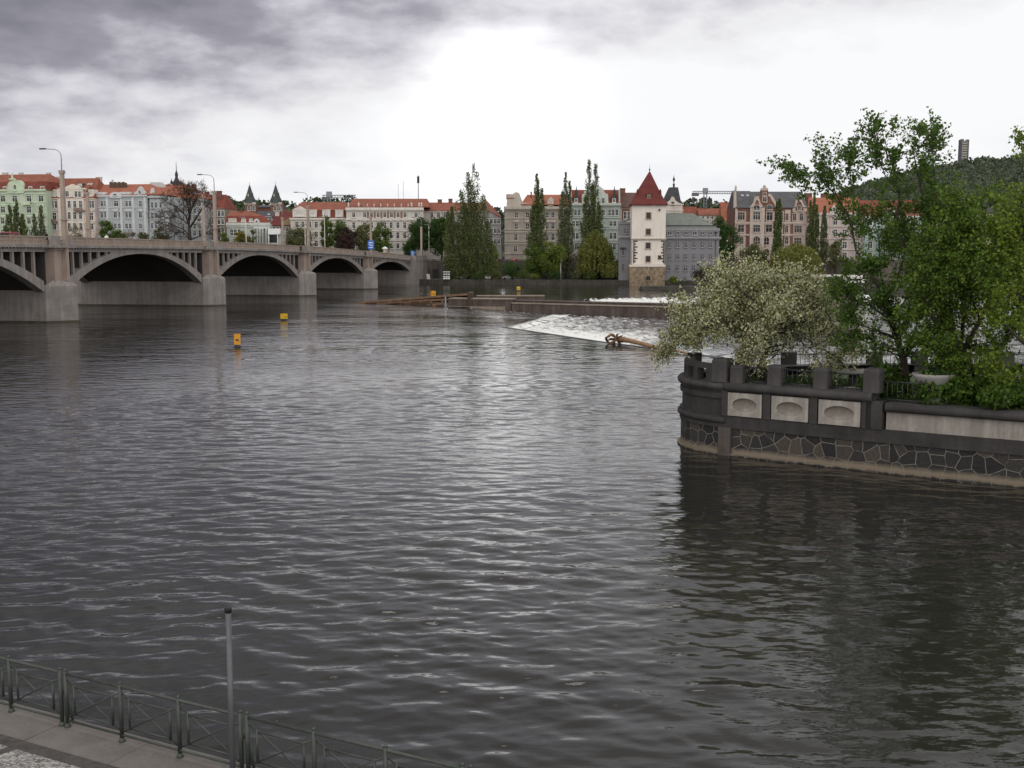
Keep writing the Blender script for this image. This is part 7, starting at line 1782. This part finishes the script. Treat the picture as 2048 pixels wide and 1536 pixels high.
# people on the bridge pavement
def person(label, loc, rz, shirt, trousers, hairc, seed):
    rnd = random.Random(seed); t = thing('person', label, 'person', loc, rz, 'people walking on the bridge')
    SK = mat('skin', (.45, .28, .2), .6, .06)
    st = .16
    V = {'hip': (0, 0, .95), 'waist': (0, .01, 1.1), 'chest': (0, .02, 1.32), 'neck': (0, .0, 1.5), 'jaw': (0, -.03, 1.57), 'head': (0, -.02, 1.66), 'crown': (0, -.01, 1.75)}
    E = [('hip', 'waist'), ('waist', 'chest'), ('chest', 'neck'), ('neck', 'jaw'), ('jaw', 'head'), ('head', 'crown')]
    Rd = {'hip': .15, 'waist': .14, 'chest': .16, 'neck': .055, 'jaw': .075, 'head': .09, 'crown': .05}
    for s, sg in (('l', -1), ('r', 1)):
        f = st*sg
        V.update({s+'th': (.09*sg, -f*.3, .9), s+'kn': (.1*sg, -f*.8-.03, .5), s+'an': (.1*sg, -f*1.1+.05, .09), s+'toe': (.11*sg, -f*1.1-.13, .04), s+'sh': (.19*sg, .02, 1.43), s+'el': (.25*sg, .05+f*.5, 1.15), s+'wr': (.24*sg, -.06+f*.9, .92), s+'ha': (.235*sg, -.09+f*.9, .83)})
        E += [('hip', s+'th'), (s+'th', s+'kn'), (s+'kn', s+'an'), (s+'an', s+'toe'), ('chest', s+'sh'), (s+'sh', s+'el'), (s+'el', s+'wr'), (s+'wr', s+'ha')]
        Rd.update({s+'th': .095, s+'kn': .062, s+'an': .045, s+'toe': .035, s+'sh': .065, s+'el': .045, s+'wr': .032, s+'ha': .035})
    def skinned(name, keys, k, m):
        ks = [x for x in V if x in keys]; me = bpy.data.meshes.new(name); me.from_pydata([V[x] for x in ks], [(ks.index(a), ks.index(b_)) for a, b_ in E if a in ks and b_ in ks], []); me.materials.append(m)
        o = link(name, me, t); md = o.modifiers.new('skin', 'SKIN'); md.use_smooth_shade = True
        for i, x in enumerate(ks): r = Rd[x]*k + (k > 1)*.025; me.skin_vertices[0].data[i].radius = (r, r*.85 if x in ('hip', 'waist', 'chest') else r); me.skin_vertices[0].data[i].use_root = (x == ('hip' if 'hip' in ks else 'chest'))
        sd_ = o.modifiers.new('sub', 'SUBSURF'); sd_.levels = 1; sd_.render_levels = 2; return o
    skinned('body', set(V), .80, SK)
    skinned('shirt', {'hip', 'waist', 'chest', 'neck', 'lsh', 'rsh', 'lel', 'rel', 'lwr', 'rwr'}, 1.12, shirt); skinned('trousers', {'hip', 'waist', 'lth', 'rth', 'lkn', 'rkn', 'lan', 'ran'}, 1.1, trousers)
    mb = MB(); mb.lathe([(.082, 1.61), (.098, 1.68), (.086, 1.745), (.03, 1.785)], 0, .022, 14); mb.build('hair', hairc, t)
HD = mat('dark_hair', (.02, .015, .012), .7); HG = mat('grey_hair', (.3, .3, .3), .7)
JE = mat('dark_trousers', (.03, .035, .05), .9)
person('person in a white top walking on the bridge', on_bridge(-4.6, 16.7), BROT+.3, M_WHITE, JE, HG, 1)
person('person in a grey top just left of the person in white on the bridge', on_bridge(-4.7, 14.7), BROT+.4, mat('grey_cloth', (.25, .27, .3), .9), JE, HG, 2)
person('person in dark clothes leaning by the parapet left of the first near pylon', on_bridge(-4.0, -.4), BROT+1.2, mat('black_cloth', (.02, .02, .025), .9), JE, HD, 3)

# ================================================================== NEAR QUAY
QZ = 1.2
g0 = ground(17, 1317, QZ+.98); g1 = ground(935, 1536, QZ+.98)
qd = Vector((g1.x-g0.x, g1.y-g0.y)).normalized(); qn = Vector((qd.y, -qd.x))       # qn points to the viewer
if qn.y > 0: qn = -qn
O2 = Vector((g0.x, g0.y))
def qp(s, d, z=QZ): p = O2 + qd*s + qn*d; return (p.x, p.y, z)
PAVE, nt, bs = nt_new('small_cobbles')
v = objco(nt, (1, 1, 1)); mpn = node(nt, 'ShaderNodeMapping'); mpn.inputs['Rotation'].default_value = (0, 0, -math.atan2(qd.y, qd.x)); nt.links.new(v, mpn.inputs['Vector'])
vor = node(nt, 'ShaderNodeTexVoronoi'); vor.inputs['Scale'].default_value = 14; vor.inputs['Randomness'].default_value = .45; nt.links.new(mpn.outputs[0], vor.inputs['Vector'])
voe = node(nt, 'ShaderNodeTexVoronoi', feature='DISTANCE_TO_EDGE'); voe.inputs['Scale'].default_value = 14; voe.inputs['Randomness'].default_value = .45; nt.links.new(mpn.outputs[0], voe.inputs['Vector'])
sp = node(nt, 'ShaderNodeSeparateColor'); nt.links.new(vor.outputs['Color'], sp.inputs[0])
c = ramp(nt, sp.outputs[0], [(0, (.20, .19, .185)), (.5, (.29, .275, .26)), (1, (.38, .365, .345))])
c = mix(nt, ramp(nt, voe.outputs['Distance'], [(.02, (1, 1, 1)), (.09, (0, 0, 0))]), c, (.085, .078, .07))
c = mix(nt, .6, c, ramp(nt, noise(nt, v, .8, 5), [(.3, (.7, .7, .7)), (.7, (1.1, 1.1, 1.1))]), 'MULTIPLY')
nt.links.new(c, bs.inputs['Base Color']); bs.inputs['Roughness'].default_value = .85
b_ = node(nt, 'ShaderNodeBump'); b_.inputs['Distance'].default_value = .02; nt.links.new(voe.outputs['Distance'], b_.inputs['Height']); nt.links.new(b_.outputs[0], bs.inputs['Normal'])
SLAB = mat('brown_granite_kerb', (.15, .135, .122), .85, .2, 1.5, .0, bump=.008, fine=14); DCOB = mat('dark_cobbles', (.065, .06, .055), .9, .35, 6, 0, bump=.02, fine=16)
S0, S1 = -14, 22
mb = MB(); mb.face([qp(S0, .72), qp(S1, .72), qp(S1, 22), qp(S0, 22)]); tag(mb.build('quay_paving', PAVE), kind='structure')
mb = MB(); mb.face([qp(S0, .72, QZ+.004), qp(S1, .72, QZ+.004), qp(S1, .98, QZ+.004), qp(S0, .98, QZ+.004)])
for i in range(13):
    s = S0 + 1.4 + i*2.75; mb.face([qp(s, .98, QZ+.004), qp(s+.2, .98, QZ+.004), qp(s-1.3, 6, QZ+.004), qp(s-1.5, 6, QZ+.004)])
tag(mb.build('dark_cobble_strip', DCOB), kind='structure')
kb = thing('quay_edge', 'brown granite edging slabs along the near quay', 'kerb', (0, 0, 0)); s = S0; i = 0
while s < S1:
    L = 1.9; P = [qp(s+.006, -.28, 0)[:2], qp(s+L-.006, -.28, 0)[:2], qp(s+L-.006, .715, 0)[:2], qp(s+.006, .715, 0)[:2]]
    mb = MB(); mb.prismz(P, -1.5, QZ+.012+.003*(i % 2)); mb.build('slab', SLAB, kb); s += L; i += 1
# railing panels
RP = mat('grey_green_railing_paint', (.052, .060, .050), .5, .18, 3, metal=.35, spec=.5)
BAY = 1.268
def panel(label, s0, nb=3):
    """one railing panel: nb bays between round posts, crossed bars and an inner frame in each bay"""
    q = qp(s0, 0); t = thing('guard_rail', label, 'railing', q, math.atan2(qd.y, qd.x), 'railing panels along the near quay'); W = BAY*nb
    for i in range(nb+1):
        x = i*BAY; mb = MB(); mb.tube([(x, 0, 0), (x, 0, 1.0)], .036, 10); mb.lathe([(.055, .0), (.06, .02), (.05, .05), (.035, .09)], x, 0, 10); mb.lathe([(.034, 1.0), (.03, 1.025), (.012, 1.04)], x, 0, 10); mb.build('post', RP, t)
    mb = MB(); mb.tube([(0, 0, .955), (W, 0, .955)], .026, 8); mb.build('top_rail', RP, t); mb = MB(); mb.tube([(0, 0, .13), (W, 0, .13)], .023, 8); mb.build('bottom_rail', RP, t)
    for i in range(nb):
        x0, x1 = i*BAY, (i+1)*BAY; za, zb = .86, .17; f = lambda k: za + (zb-za)*k
        mb = MB(); mb.tube([(x0, .012, za), (x1, .012, zb)], .014, 6); mb.tube([(x0, -.012, zb), (x1, -.012, za)], .014, 6); mb.build('cross_brace', RP, t)
        a, c_ = x0+BAY*.15, x0+BAY*.85; u_, l_ = f(.15), f(.85)
        mb = MB()
        for x in (a, c_): mb.tube([(x, 0, l_-.02), (x, 0, u_+.02)], .022, 7)
        for z in (u_, l_): mb.tube([(a, 0, z), (c_, 0, z)], .0135, 6)
        mb.build('inner_frame', RP, t)
    mb = MB(); mb.tube([(W, .05, .62), (W+.1, .05, .56), (W+.22, .04, .08)], [.035, .028, .024], 8); mb.lathe([(.045, .58), (.05, .63), (.03, .68)], W, .05, 10); mb.build('locking_bar', RP, t)
def sQ(u, v):
    g = ground(u, v, QZ); return (Vector((g.x, g.y))-O2).dot(qd)
sB = 1.40
panel('grey railing panel entering at the left edge of the photo', sB-.125-3*BAY); panel('grey railing panel left of the tall steel pole', sB); panel('grey railing panel right of the tall steel pole', sB+3*BAY+.13); panel('grey railing panel running out of the bottom of the photo', sB+6*BAY+.26)
# tall steel pole
Yp = 15.4; top = at(456, 1218, Yp); t = thing('steel_pole', 'tall plain grey steel pole with a black cap standing by the railing', 'pole', (top.x, Yp, QZ))
mb = MB(); mb.tube([(0, 0, 0), (0, 0, top.z-QZ)], .041, 16); mb.lathe([(.11, 0), (.11, .03), (.06, .04)], 0, 0, 14); mb.build('pole', mat('pole_grey_paint', (.095, .10, .104), .4, .15, 2, .2, metal=.3, spec=.5), t)
mb = MB(); mb.lathe([(.048, top.z-QZ-.05), (.050, top.z-QZ+.01), (.044, top.z-QZ+.025)], 0, 0, 16); mb.build('cap', mat('black_plastic', (.012, .012, .012), .5), t)
